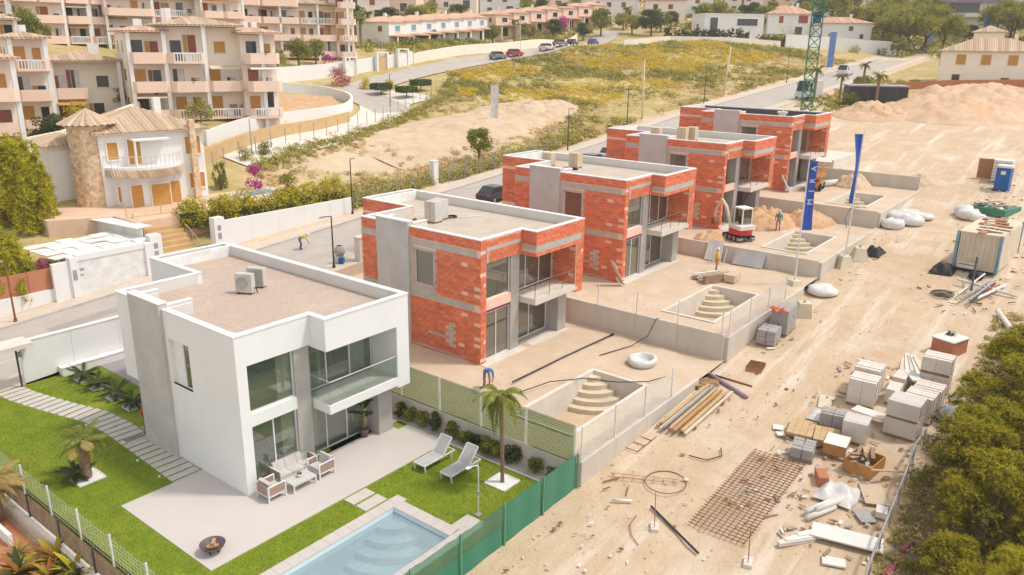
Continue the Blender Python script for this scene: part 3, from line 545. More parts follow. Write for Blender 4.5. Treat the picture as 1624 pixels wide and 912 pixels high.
for i in range(5):
    x0, z0 = PX[i], PZ[i]; fl = z0-1.45
    if i: plot_ground(i, 'building_plot', M['plot_dirt'])
    t = thing('swimming_pool', ['finished swimming pool with pale blue water beside the white villa','empty concrete pool pit behind the first brick villa','empty concrete pool pit behind the second brick villa, by the lumber','empty concrete pool pit beside the earth heap and excavator','empty concrete pool pit near the orange lift'][i], 'pool', (x0,0,z0), 0, 'pools behind the villas')
    wm, fm, stm = (M['pool_tile'],)*3 if i == 0 else (M['concrete_light'], M['sand'], M['cream_step'])
    B().box(-3.7,-3.5,-8.4,-4.95,-1.6,-.01).box(3.2,3.4,-8.4,-4.95,-1.6,-.01).box(-3.5,3.2,-8.4,-8.2,-1.6,-.01).box(-3.5,3.2,-5.15,-4.95,-1.6,-.01).build('basin_wall', wm, t)
    B().box(-3.5,3.2,-8.2,-5.15,-1.6,-1.45).build('basin_floor', fm, t)
    for k, r_ in enumerate((2.6,2.05,1.5,.95) if i == 0 else (2.35,1.9,1.45,1.0,.55)):
        b = B(); fan(b, 3.2, -5.15, r_, -1.45, -1.2+k*(.28 if i == 0 else .26), math.pi, 1.5*math.pi, 14); b.build('pool_step', stm, t)
    if i:
        B().box(-3.72,-3.5,-8.42,-4.93,-.01,.05).box(3.2,3.42,-8.42,-4.93,-.01,.05).box(-3.5,3.2,-8.42,-8.2,-.01,.05).box(-3.5,3.2,-5.15,-4.93,-.01,.05).build('pool_rim', M['concrete_light'], t)
    else:
        B().box(-3.5,3.2,-8.2,-5.15,-.2,-.19).build('water', M['water'], t)
        n = 0
        for k in range(14):
            xa = -3.9+k*.56
            B().box(xa,xa+.55,-5.15,-4.6,-.01,.035).build('coping_slab', M['paver'], t)
        for k in range(6):
            ya = -8.15+k*.5
            B().box(3.2,3.75,ya,ya+.49,-.01,.035).build('coping_slab', M['paver'], t)
        for k in range(15):
            xa = -3.9+k*.56
            B().box(xa,xa+.55,-8.75,-8.2,-.01,.035).build('coping_slab', M['paver'], t)
# retaining walls
def wallbox(name, label, x0, x1, y0, y1, z0, z1, m, cat='wall', group=None, cap=None):
    t = thing(name, label, cat, ((x0+x1)/2,(y0+y1)/2,z0), 0, group)
    hx, hy = (x1-x0)/2, (y1-y0)/2; h = z1-z0; long_x = hx > hy; Ln = max(hx, hy)*2; n = max(1, int(Ln/2.6))
    for k in range(n):
        a, e_ = -Ln/2+Ln*k/n+.006, -Ln/2+Ln*(k+1)/n-.006
        if long_x: B().box(a,e_,-hy,hy,-.4,h).build('wall_panel', m, t)
        else: B().box(-hx,hx,a,e_,-.4,h).build('wall_panel', m, t)
    if cap: B().box(-hx-.03,hx+.03,-hy-.03,hy+.03,h,h+.06).build('coping', cap, t)
    return t
NM = ['white villa plot','first brick villa plot','second brick villa plot','excavator plot','lift plot']
for i in range(1,5):
    xb = PX[i]-5.3
    wallbox('retaining_wall','grey concrete retaining wall between the %s and the %s' % (NM[i-1],NM[i]), xb-.2, xb, -9.8, 18.5, PZ[i-1]-.3, PZ[i]-.0+(-.1 if i==1 else .12), M['concrete'], group='retaining walls between plots')
    xa, xe = PX[i]-5.3, PX[i]+9.3
    zt = PZ[i]-.02
    if i in (1,2): xe = PX[i]+(5.9 if i == 1 else 7.0)
    wallbox('retaining_wall','low concrete rear wall of the %s along the dirt track' % NM[i], xa, xe, -10.0, -9.8, min(tz(xa,-9.9),tz(xe,-9.9))-.3, zt, M['concrete'], group='rear walls of plots')
wallbox('retaining_wall','long grey concrete end wall behind the orange lift', 69.0, 69.25, -9.8, 18.5, PZ[4]-.3, PZ[4]+1.25, M['concrete'], group='retaining walls between plots')
for i in range(1,5): wallbox('street_wall','raw concrete street wall behind the %s' % NM[i], PX[i]+(-3 if i>1 else 1.0), PX[i]+3.5, 18.4, 18.65, PZ[i]-.2, PZ[i]+1.3, M['concrete_light'], group='street walls of plots')
struct(B().box(70.0,88,-1,9,5.5,6.35).box(70,88,-1.2,-1,5.5,6.6),'concrete_base', M['concrete_light'])
# fences of wire panels
def wire_fence(label, P, z, h, wm, pm, group, dh=.12, dv=.14, th=.008, cat='fence', post=.03, base=0):
    """P: two end points; z: base height (pair); posts about every 2.5 m; one wire panel between posts"""
    (x0,y0),(x1,y1) = P; Ln = math.hypot(x1-x0,y1-y0); rz = math.atan2(y1-y0,x1-x0); t = thing('wire_fence', label, cat, (x0,y0,z[0]), rz, group)
    n = max(1, round(Ln/2.55)); s_ = Ln/n; sl = (z[1]-z[0])/Ln
    for k in range(n+1): B().box(k*s_-post,k*s_+post,-post,post,sl*k*s_-.15,sl*k*s_+h+.05).build('post', pm, t)
    for k in range(n):
        b = B(); a, e_ = k*s_+post, (k+1)*s_-post; zo = sl*(k+.5)*s_
        for q in np.arange(base+.05, h, dh): b.box(a,e_,-th/2,th/2,zo+q-th/2,zo+q+th/2)
        for q in (np.arange(a+dv/2, e_, dv) if dv else ()): b.box(q-th/2,q+th/2,th/2,th*1.4,zo+base+.03,zo+h)
        b.build('wire_panel', wm, t, kind='stuff')
    return t
dm('wire_olive', (.34,.40,.30), rough=.7)
wire_fence('pale green wire fence on the wall beside the shrubs and loungers', ((9.3,-9.7),(9.3,3.2)), (PZ[1]-.1,PZ[1]-.1), 1.75, M['wire_olive'], M['white_metal'], 'wire fences round the plots', .105, .0, .022)
wire_fence('white wire fence above the rear wall of the first empty pool', ((9.5,-9.9),(17.6,-9.9)), (PZ[1]-.02,PZ[1]-.02), 1.55, M['wire'], M['white_metal'], 'wire fences round the plots', .10, .14, .010)
wire_fence('white wire fence above the rear wall of the pool by the lumber', ((24.3,-9.9),(33.0,-9.9)), (PZ[2]-.02,PZ[2]-.02), 1.5, M['wire'], M['white_metal'], 'wire fences round the plots', .12, .16, .010)
wire_fence('white wire fence on the wall between the first two brick villa plots', ((24.0,-9.6),(24.0,-1.5)), (PZ[2]+.12,PZ[2]+.12), 1.3, M['wire'], M['white_metal'], 'wire fences round the plots', .3, .5, .006)
wire_fence('white wire fence along the left edge of the lawn', ((-5.5,-5.0),(-5.5,17.6)), (-.05,-.05), 1.15, M['wire'], M['white_metal'], 'wire fences round the plots', .16, .26, .006)
M['net_sage'] = glassmat('net_sage', (.74,.80,.66), .0, .80, .9, .45)
for o in [c for c in col.objects if c.get('label','').startswith('pale green wire fence')]:
    for k in range(5): B().box(k*2.58+.06,k*2.58+2.5,.02,.026,.04,1.72).build('shade_net', M['net_sage'], o)
# green netted fence
t = thing('netted_fence', 'green shade net fence between the pool and the dirt track', 'fence', (-3,-9.9,-.45))
for k in range(6):
    xa = k*2.45; B().box(xa-.035,xa+.035,-.035,.035,0,1.98+k*.0).build('post', M['wire_green'], t)
    if k < 5:
        V = []; n = 9
        for j in range(n+1):
            u = xa+.035+(2.38)*j/n; yy = .05+.012*math.sin(j*1.1+k); V += [(u,yy,.12),(u,yy+.01,1.05),(u,yy-.01,1.93+.02*math.sin(j*2.1))]
        B().add(V,[(3*j,3*j+3,3*j+4,3*j+1) for j in range(n)]).build('net', M['net_green'], t); B().add(V,[(3*j+1,3*j+4,3*j+5,3*j+2) for j in range(n)]).build('upper_net', M['net_thin' if k < 3 else 'net_green'], t)
B().box(-.2,12.5,-.12,.12,-.3,.12).build('footing', M['concrete_light'], t)
# left boundary: low wall with dark posts and screens on the neighbour's side
t = thing('garden_fence', 'fence with dark posts and slatted screens on a low wall', 'fence', (-5.85,-5,-.4))
B().box(-.3,-.05,0,23,-.8,.0).build('low_wall', M['concrete_light'], t)
for k in range(9):
    B().box(-.12,-.04,k*2.75-.05,k*2.75+.05,0,1.02).build('post', M['dark_metal'], t)
    if k < 8:
        b = B()
        for q in range(18): b.box(-.09,-.075,k*2.75+.1+q*.145,k*2.75+.18+q*.145,.12,.95)
        for z in np.arange(.2,.95,.12): b.box(-.094,-.091,k*2.75+.06,k*2.75+2.69,z,z+.03)
        b.build('screen', M['wood_old'], t, kind='stuff')
# ---------------------------------------------------------------- vegetation builders
def leafquads(P, Nrm, size, seed, asp=.5):
    r = np.random.default_rng(seed); n = len(P)
    a = r.normal(size=(n,3)); Nn = Nrm/np.maximum(np.linalg.norm(Nrm,axis=1,keepdims=True),1e-6)
    u = np.cross(Nn, a); u /= np.maximum(np.linalg.norm(u,axis=1,keepdims=True),1e-6); v = np.cross(Nn, u)
    s = (size*r.uniform(.6,1.4,n))[:,None]
    V = np.stack([P-u*s, P-v*s*asp, P+u*s, P+v*s*asp], 1).reshape(-1,3)
    return V, np.arange(4*n).reshape(n,4)
def cloud(name, clumps, per, size, m, seed, asp=.5, up=.35, shell=.55):
    """foliage: leaves spread through a set of (x,y,z,rx,rz) clumps"""
    r = np.random.default_rng(seed); PP = []; NN = []
    for (x,y,z,rx,rz) in clumps:
        n = max(6, int(per*(rx*rx)**.8)) if per < 0 else per
        d = r.normal(size=(n,3)); d /= np.linalg.norm(d,axis=1,keepdims=True); rad = shell+(1-shell)*r.random(n)**.6; rad = rad*(1+.12*r.normal(size=n))
        PP.append(np.array([x,y,z])+d*rad[:,None]*np.array([rx,rx,rz])); nn = d+r.normal(size=(n,3))*.6; nn[:,2] += up; NN.append(nn)
    V, Fq = leafquads(np.concatenate(PP), np.concatenate(NN), size, seed+1, asp)
    return fastmesh(name, V, Fq, m)
def tufts(name, centers, per, ln, wd, m, seed):
    """needle tufts: thin triangles radiating from each centre"""
    r = np.random.default_rng(seed); c = np.repeat(np.asarray(centers,float), per, 0); n = len(c)
    d = r.normal(size=(n,3)); d[:,2] += .55; d /= np.linalg.norm(d,axis=1,keepdims=True)
    a = np.cross(d, r.normal(size=(n,3))); a /= np.maximum(np.linalg.norm(a,axis=1,keepdims=True),1e-6)
    L_ = (ln*r.uniform(.6,1.3,n))[:,None]
    V = np.stack([c-a*wd, c+a*wd, c+d*L_], 1).reshape(-1,3)
    return fastmesh(name, V, np.arange(3*n).reshape(n,3), m)
def blob_clumps(seed, n, R_, H, z0, r0, r1, top=1.0):
    rr = random.Random(seed); out = []
    for i in range(n):
        a = rr.uniform(0,6.283); q = rr.random()**.5; h = rr.random()
        wr = R_*(1-abs(h*2-.9)**2*.45*top); out.append((math.cos(a)*q*wr, math.sin(a)*q*wr, z0+h*H, rr.uniform(r0,r1), rr.uniform(r0,r1)*.75))
    return out
def trunk(t, h, r, m, limbs=4, spread=1.5, seed=0, htop=None):
    rr = random.Random(seed); b = B(); b.tube([(0,0,-.3),(rr.uniform(-.1,.1),rr.uniform(-.1,.1),h*.5),(rr.uniform(-.2,.2),rr.uniform(-.2,.2),h)],[r*1.25,r,r*.6],7); tr = b.build('trunk', m, t, True)
    for k in range(limbs):
        a = k*6.283/max(1,limbs)+rr.uniform(-.4,.4); z = h*rr.uniform(.5,.95); e = (math.cos(a)*spread*rr.uniform(.6,1), math.sin(a)*spread*rr.uniform(.6,1), (htop or h*1.5)*rr.uniform(.75,1.05))
        B().tube([(0,0,z),(e[0]*.5,e[1]*.5,z+(e[2]-z)*.6),e],[r*.55,r*.35,r*.12],5).build('branch', m, tr, True)
def frond_mesh(key, L_, lw, droop, m, n=16, vee=.25, rise=.5, wd=.05):
    V = []; Fc = []; pts = []
    for i in range(n+1):
        q = i/n; pts.append(Vector((L_*q*(1-.18*droop*q), 0, L_*(rise*q-droop*q*q))))
    b = B(); b.tube(pts, [.022*(1-.8*i/n) for i in range(n+1)], 4)
    for i in range(2, n+1):
        p = pts[i]; q = i/n; l = lw*math.sin(math.pi*min(1,.15+.85*q))**.6*(1 if q < .85 else .7)
        for s in (-1, 1):
            for o in (0, .5):
                pp = p+(pts[max(0,i-1)]-p)*o; e = pp+Vector((l*.55, s*l*.8, -l*vee)); w_ = wd
                b.add([pp+Vector((-w_,0,.0)), pp+Vector((w_,0,0)), e], [(0,1,2)])
    me = bpy.data.meshes.new(key); me.from_pydata(b.v, [], b.f); me.materials.append(m); return me
FM = {}
def palm(label, loc, h, r, nf, L_, m='palm_leaf', droop=.75, group=None, lean=(0,0), seed=0, bark='palm_bark', name='palm_tree', low=.2, tm=None, dry=0):
    rr = random.Random(seed); t = thing(name, label, 'palm', loc, rr.uniform(0,6), group)
    if tm is None:
        rs = [r*1.25]+[r*(1.0+.12*(k%2)) for k in range(9)]; P = [(lean[0]*(k/9)**2, lean[1]*(k/9)**2, -.2+(h+.2)*k/9) for k in range(10)]
        B().tube(P, rs, 9).build('trunk', M[bark], t, True)
    for k in range(nf):
        mm = 'palm_dry' if k < dry else m; vr = k % 3; key = (L_, mm, droop, vr)
        if key not in FM: FM[key] = frond_mesh('frond', L_*(1-.1*vr), L_*.26, droop*(.75+.3*vr), M[mm], 14, .25+.12*vr, .75-.25*vr, .035*max(1,L_))
        link('frond', FM[key], t, (lean[0],lean[1],h), rot=(rr.uniform(-.1,.1), rr.uniform(-.25,low) + (.5 if k < dry else 0), k*2.4+rr.uniform(-.2,.2)))
    return t
def leafy_bed(name, label, cat, loc, n, L_, wd, m, seed, tilt=(.2,1.1), group=None, sc_=1):
    """rosette of single large leaves (agave, croton, banana)"""
    rr = random.Random(seed); t = thing(name, label, cat, loc, 0, group)
    ms = []
    for v in range(3):
        b = B(); k = 7; dr = .25+.25*v
        for i in range(k+1):
            q = i/k; w_ = wd*math.sin(math.pi*min(.97,.12+.88*q))**.7; x_ = L_*q; z_ = -dr*L_*q*q
            b.v += [(x_,-w_,z_+.25*w_),(x_,0,z_),(x_,w_,z_+.25*w_)]
        for i in range(k): a = 3*i; b.f += [[a,a+3,a+4,a+1],[a+1,a+4,a+5,a+2]]; b.m += [0,0]
        mm = m[v % len(m)]
        me = bpy.data.meshes.new('leaf'); me.from_pydata(b.v, [], b.f); me.materials.append(M[mm]); ms.append(me)
    for k in range(n):
        ti = tilt[0]+(tilt[1]-tilt[0])*((k+.5)/n); link('leaf', ms[k%3], t, (rr.uniform(-.05,.05),rr.uniform(-.05,.05),.05), rot=(rr.uniform(-.15,.15), -(1.5708-ti), k*2.399+rr.uniform(-.3,.3)), scale=rr.uniform(.75,1.1)*sc_)
    return t
# ---------------------------------------------------------------- garden of the white villa
lw = B()
for x0,x1,y0,y1 in ((-5.4,-3.9,-9.75,18.6),(-3.9,3.75,-9.75,-8.75),(-3.9,3.75,-4.6,18.6),(3.75,9.3,-9.75,18.6)): lw.box(x0,x1,y0,y1,-1.2,0)
struct(lw, 'lawn', M['lawn'])
# grass blades
def blades(name, n, seed, ok, h=.045):
    r = np.random.default_rng(seed); P = np.stack([r.uniform(-5.35,9.25,n*2), r.uniform(-9.7,18.5,n*2), np.zeros(n*2)],1); P = P[ok(P[:,0],P[:,1])][:n]; k = len(P)
    a = r.uniform(0,6.283,k); dx = np.stack([np.cos(a),np.sin(a),np.zeros(k)],1)*.012; tip = P+np.stack([r.normal(0,.02,k),r.normal(0,.02,k),h*r.uniform(.5,1.3,k)],1)
    return fastmesh(name, np.stack([P-dx,P+dx,tip],1).reshape(-1,3), np.arange(3*k).reshape(k,3), M['grass_blade'])
PATH = [(-.71,3.1),(-.71,3.57),(-.60,5.47),(-.50,7.77),(-.42,9.82),(-.55,11.81),(-1.05,13.58),(-1.5,15.44),(-1.84,17.01),(-2.0,18.6)]
def okg(x, y):
    o = ~((x>-3.95)&(x<3.8)&(y>-8.8)&(y<-4.55))&~((x>-3.65)&(y>-3.15)&(y<.9)&(x<9))&~((x>-3.65)&(x<.1)&(y>-3.15)&(y<3.35))&~((x>-.2)&(x<8.4)&(y>0)&(y<13.6))&~((x>2.5)&(y>9))
    px = np.interp(y, [q[1] for q in PATH], [q[0] for q in PATH]); fr = np.mod(y-3.47,.52)
    return o&~((np.abs(x-px)<.68)&(y>3.4)&(fr<.40))&~(x>8.4)&~((x>2.25)&(x<3.5)&(y>-4.65)&(y<-3.1))
link('grass', blades('grass', 110000, 3, okg), kind='stuff')
struct(B().prism([(-3.6,-3.1),(8.45,-3.1),(8.45,.9),(0,.9),(0,3.3),(-3.6,3.3)], -.3, .03), 'patio', M['paving'])
pb = thing('gravel_strip', 'pale gravel strip with stone edging under the wire fence', 'gravel bed', (0,0,0)); B().box(8.52,9.28,-9.6,.9,-.2,.02).build('gravel', M['paver'], pb); B().box(8.45,8.52,-9.6,.9,-.2,.05).build('edging', M['coping'], pb)
for (x, y, w_, d) in ((8.0,-.45,.62,.62),(3.9,.42,.72,.5)): struct(B().box(x,x+w_,y,y+d,.03,.05), 'lawn_patch', M['lawn'])
struct(B().box(2.6,9.2,9.3,18.2,-.3,.03), 'terrace_deck', M['deck'])
pth = struct(B().box(-1.36,-.02,3.34,3.4,-.1,.012), 'garden_path', M['paver'])
y = 3.47; k = 0
slabm = None
while y < 18.3:
    x = float(np.interp(y, [q[1] for q in PATH], [q[0] for q in PATH])); dx = float(np.interp(y+.5, [q[1] for q in PATH], [q[0] for q in PATH]))-x
    b = B().obox((0,0,-.02),(1.28,.41,.1)); o = (b.build('paving_slab', M['paver'], pth) if slabm is None else link('paving_slab', slabm, pth)); slabm = o.data
    o.location = (x,y+.2,.0); o.rotation_euler = (0,0,-math.atan2(dx,.5)*.6); y += .52
for k in range(2): B().box(2.3,3.45,-3.78-k*.72,-3.2-k*.72,-.1,.035).build('paving_slab', M['paver'], pth)
B().box(3.75,4.7,-8.6,-7.75,-.1,.03).build('paving_slab', M['paver'], pth); B().box(-.9,.0,8.0,8.55,-.1,.03).build('paving_slab', M['paver'], pth)
wallbox('street_wall','white rendered street wall behind the lawn of the white villa', -1.1, 9.3, 18.65, 18.9, -.2, 2.36, M['white'], cap=M['coping'])
t = thing('bench_wall','low white bench wall with recessed light at the foot of the street wall','bench',(.6,18.15,0)); B().box(0,8.6,0,.45,-.1,.46).build('body', M['white'], t); B().box(-.03,8.6,-.03,.47,.46,.52).build('seat_slab', M['coping'], t); B().lathe([(.001,.03),(.06,.03),(.06,0)],(.5,.2,.52),10).build('tap', M['grey_metal'], t)
t = thing('gate','open entrance gate with pale canopy slab and dark post by the street wall','gate',(-2.6,18.4,0)); B().box(-3.5,1.9,-.6,.75,2.3,2.52).build('canopy', M['concrete_light'], t); B().box(1.18,1.26,-.04,.04,0,2.3).build('post', M['dark_metal'], t); B().box(1.28,1.45,-.08,.0,1.7,2.0).build('intercom', M['grey_metal'], t); B().box(-3.4,-3.2,-.04,.04,-.2,2.3).build('post', M['dark_metal'], t)
# gravel beds with plants
def bed(x, y, s, label, rz=0):
    t = thing('planting_bed', label, 'planting bed', (x,y,0), rz); B().box(-s,s,-s,s,-.1,.03).build('gravel', M['coping'], t)
    for a in range(4): B().box(-s-.04,s+.04,-s-.04,-s,-.1,.06).build('edging', M['coping'], t, rz=a*1.5708)
bed(7.45,-7.3,.52,'square white gravel bed round the tall palm'); bed(-3.45,6.5,.52,'square white gravel bed round the stubby palm')
for i,(y,l) in enumerate(((16.94,'next to the bench wall'),(15.33,'second from the bench wall'),(13.35,'third from the bench wall'),(11.63,'nearest the grey panel'))):
    bed(1.17,y,.36,'small square gravel bed round a cycad, %s' % l)
    palm('small dark cycad on the lawn, %s' % l, (1.17,y,.03), .28, .12, 13, .95, 'leaf_dark', .55, 'cycads on the lawn', seed=20+i, name='cycad', low=.1)
palm('tall feathery palm beside the loungers and green net', (7.45,-7.3,.03), 4.0, .085, 16, 1.45, 'palm_leaf', 1.2, lean=(.1,.05), seed=3, low=.35)
palm('stubby fan palm with hairy trunk on the left lawn', (-3.45,6.5,.03), 1.75, .2, 16, 1.25, 'palm_leaf', .7, seed=5, dry=5)
palm('small dark palm shoot beside the stubby palm', (-3.8,6.75,.03), .3, .1, 11, .95, 'leaf_dark', .4, seed=6)
for i,(x,y,s_) in enumerate(((9.0,.35,.9),(8.95,-.35,.85),(8.95,-1.1,1),(8.95,-1.9,1.05),(8.93,-3.0,1.0),(8.95,-3.75,.9),(8.95,-4.55,.85),(8.9,-5.25,1.0),(8.95,-5.95,.95),(8.9,-6.7,1.0),(8.9,-7.95,.85),(8.95,-8.7,.7))):
    t = thing('shrub', 'glossy dark green shrub in the row under the wire fence', 'shrub', (x,y,.02), i*1.3, 'shrubs along the wire fence', s_)
    if i < 3: me_s = None
    if i == 0: SH = [cloud('foliage', blob_clumps(40+q,9,.3,.55,.25,.17,.26), 70, .07, M['leaf_mid' if q else 'leaf_dark'], 50+q) for q in range(3)]
    link('foliage', SH[i%3], t); B().tube([(0,0,-.1),(0,0,.4)],.03,5).build('stem', M['bark'], t)
# furniture
def lounger(loc, label):
    t = thing('sun_lounger', label, 'sun lounger', loc, 0, 'sun loungers on the lawn')
    f = B().box(0,1.95,-.34,-.29,.3,.36).box(0,1.95,.29,.34,.3,.36).box(0,.05,-.29,.29,.3,.36).box(1.9,1.95,-.29,.29,.3,.36); f.build('frame', M['white_metal'], t)
    for x,y in ((.05,-.31),(.05,.31),(1.72,-.31),(1.72,.31)): B().obox((x,y,.15),(.05,.05,.3),0,0,0,.15*(1 if x>1 else -1)).build('leg', M['white_metal'], t)
    B().box(.05,1.2,-.29,.29,.345,.375).build('seat', M['sling'], t)
    m4 = Matrix.Translation((1.2,0,.36)) @ Matrix.Rotation(-R(48),4,'Y')
    bk_ = B().box(0,.85,-.29,.29,-.01,.02).build('backrest', M['sling'], t); bk_.matrix_local = m4
    B().box(0,.88,-.34,-.29,-.02,.03).box(0,.88,.29,.34,-.02,.03).box(.85,.9,-.29,.29,-.02,.03).build('backrest_frame', M['white_metal'], bk_)
    B().tube([(1.7,-.3,.33),(1.5,-.3,.66)],.015).build('support_strut', M['white_metal'], t)
lounger((5.95,-5.4,0), 'white sun lounger with raised back, on the palm side of the pair'); lounger((5.85,-3.95,0), 'white sun lounger with raised back, on the patio side of the pair')
def seat(name, label, loc, rz, w_, cush, group=None):
    t = thing(name, label, 'sofa' if cush > 1 else 'armchair', loc, rz, group); h = w_/2; d = .4
    for x in (-h,h):
        for y in (-d,d): B().box(x-.03,x+.03,y-.03,y+.03,0,.66).build('leg', M['white_metal'], t)
    B().box(-h,h,-d-.02,-d+.02,.22,.28).box(-h,h,d-.02,d+.02,.22,.28).box(-h-.02,-h+.02,-d,d,.22,.28).box(h-.02,h+.02,-d,d,.22,.28).build('seat_frame', M['white_metal'], t)
    for x in (-h,h): a = B().box(x-.032,x+.032,-d-.03,d+.03,.66,.70).build('armrest', M['white_metal'], t); B().box(x-.012,x+.012,-d+.04,d-.04,.3,.64).build('wicker_panel', M['wicker'], a)
    B().box(-h+.03,h-.03,d-.02,d+.02,.62,.70).box(-h+.03,h-.03,d-.01,d+.01,.3,.62).build('back_panel', M['wicker'], t)
    c = (w_-.1)/cush
    for k in range(cush):
        xa = -h+.05+k*c; b = B().obox((xa+c/2,-.03,.36),(c-.02,.7,.16)); b.build('seat_cushion', M['cushion'], t); B().obox((xa+c/2,d-.16,.62),(c-.02,.14,.42),0,0,R(-12)).build('back_cushion', M['cushion'], t)
seat('outdoor_sofa','white outdoor sofa with beige cushions in front of the glass door',(2.2,.28-.35,.03),0,1.85,3)
seat('outdoor_armchair','white outdoor armchair with wicker sides beside the house corner',(.62,-.72,.03),R(90),.78,1,'outdoor armchairs'); seat('outdoor_armchair','white outdoor armchair with wicker sides beside the grey column',(3.05,-.85,.03),R(-90),.78,1,'outdoor armchairs')
t = thing('coffee_table','low white coffee table with glass top between the armchairs','table',(1.85,-1.0,.03)); B().box(-.58,.58,-.33,.33,.36,.385).build('table_top', M['tabletop'], t)
for x in (-.55,.55):
    for y in (-.3,.3): B().box(x-.025,x+.025,y-.025,y+.025,0,.36).build('leg', M['white_metal'], t)
B().box(-.57,.57,-.32,-.28,.31,.36).box(-.57,.57,.28,.32,.31,.36).build('apron', M['white_metal'], t)
t = thing('planter_bowl','white bowl of small green succulents on the coffee table','plant pot',(1.9,-.9,.415)); B().lathe([(.001,0),(.09,0),(.14,.09),(.13,.13),(.11,.1),(.001,.1)],n=14).build('bowl', M['coping'], t, True); link('leaves', cloud('leaves',[(0,0,.15,.12,.07)],80,.03,M['leaf_mid'],9), t)
t = thing('fire_bowl','dark steel fire bowl holding split logs on the patio','fire bowl',(-2.95,-2.2,.03)); B().lathe([(.001,.12),(.22,.14),(.40,.25),(.46,.36),(.44,.36),(.38,.27),(.2,.17),(.001,.15)],n=28).build('bowl', M['bowl'], t, True)
for k in range(4): a = k*1.57+.5; B().obox((math.cos(a)*.2,math.sin(a)*.2,.07),(.05,.05,.17),a).build('foot', M['black'], t)
for k,(x,y,rz,z) in enumerate(((-.08,.05,.3,.27),(.1,.08,1.2,.28),(0,-.1,-.5,.27),(.05,.02,.8,.37))):
    t2 = thing('log', 'split log lying in the fire bowl', 'log', (-2.95+x,-2.2+y,z), rz, 'logs in the fire bowl'); B().prism([(-.16,-.06),(.16,-.06),(.16,.05),(-.16,.05)],0,.09).build('wood', M['log'], t2); B().box(-.16,.16,.05,.06,.0,.085).build('bark', M['bark'], t2)
t = thing('potted_plant','tall banana plant in a dark pot under the balcony','potted plant',(6.45,.25,.03)); B().lathe([(.001,0),(.16,0),(.24,.42),(.21,.42),(.2,.36),(.001,.36)],n=16).build('pot', M['bowl'], t, True)
B().tube([(0,0,.3),(.03,0,1.0),(-.02,.03,1.9)],[.06,.05,.03],6).build('stem', M['leaf_olive'], t, True)
lb = leafy_bed('x','x','x',(0,0,0),1,.9,.16,['banana_leaf'],3); lm = lb.children[0].data; bpy.data.objects.remove(lb.children[0]); bpy.data.objects.remove(lb)
for k in range(7): link('leaf', lm, t, (0,0,1.0+k*.14), rot=(0,-.2-.1*k,2.2*k), scale=.95)
t = thing('outdoor_shower','slim chrome outdoor shower beside the green net','shower',(4.95,-8.1,.03)); B().tube([(0,0,0),(0,0,2.15),(-.05,.02,2.2),(-.35,.12,2.22)],.022,8).build('pipe', M['white_metal'], t); B().obox((-.42,.15,2.2),(.2,.14,.04),-.35).build('shower_head', M['white_metal'], t); B().box(-.05,.05,-.05,.05,.9,1.05).build('tap', M['grey_metal'], t); B().box(-.12,.12,-.12,.12,-.02,.02).build('base', M['grey_metal'], t)
for k,(x,y) in enumerate(((-1.3,11.3),(-1.42,6.2),(-1.5,4.2))):
    t = thing('garden_light','small white ground light in the grass beside the path','garden light',(x,y,0),0,'ground lights along the path'); B().lathe([(.001,.09),(.04,.09),(.05,.02),(.02,0)],n=10).build('lamp', M['coping'], t); B().tube([(0,0,-.1),(0,0,.03)],.012).build('spike', M['dark_metal'], t)
# neighbour's planting at the lower left
leafy_bed('agave','spiky grey-green yucca in the neighbouring garden below the fence','yucca',at(-6.95,4.6,-.5),60,.85,.022,['leaf_olive','palm_leaf','leaf_yellow'],4,(.1,2.0))
for k,(x,y,l,mm) in enumerate(((-6.3,2.9,'yellow and orange croton plant with broad leaves below the slatted screen',['croton','croton_red','leaf_yellow']),(-6.9,2.0,'orange-leaved croton plant at the front of the neighbouring bed',['croton_red','croton','banana_leaf']),(-6.25,1.6,'yellow-leaved croton plant touching the low wall',['croton','leaf_yellow','banana_leaf']),(-7.5,3.2,'dark and orange croton plant beside the yucca',['banana_leaf','croton_red','croton']),(-7.3,1.0,'green broad-leaved plant in the neighbouring bed',['leaf_olive','croton','banana_leaf']))):
    leafy_bed('croton_plant',l,'plant',at(x,y,-.45),26,1.0,.13,mm,60+k,(.1,1.3),'plants in the neighbouring bed')
palm('golden palm rising behind the fence in the neighbouring garden', at(-6.5,7.6,-.5), 1.7, .13, 16, 1.5, 'palm_dry', .9, seed=12)
palm('golden palm beside the gate in the neighbouring garden', at(-6.9,10.6,-.5), 1.4, .11, 14, 1.5, 'palm_dry', .8, seed=13)
t = thing('gravel_bed','bed of red gravel with white edging in the neighbouring garden','gravel bed',at(-7.2,6.0,-.52)); B().box(-1.0,.9,-1.8,2.0,-.1,.05).build('gravel', M['terracotta'], t); B().box(-1.15,-1.0,-1.8,2.0,-.1,.14).build('edging', M['coping'], t)
wallbox('garden_wall','white low garden wall in the neighbouring garden', -7.0,-6.85, 5.4, 12, tz(-7,8)-.6, tz(-7,8)+.0, M['white'])
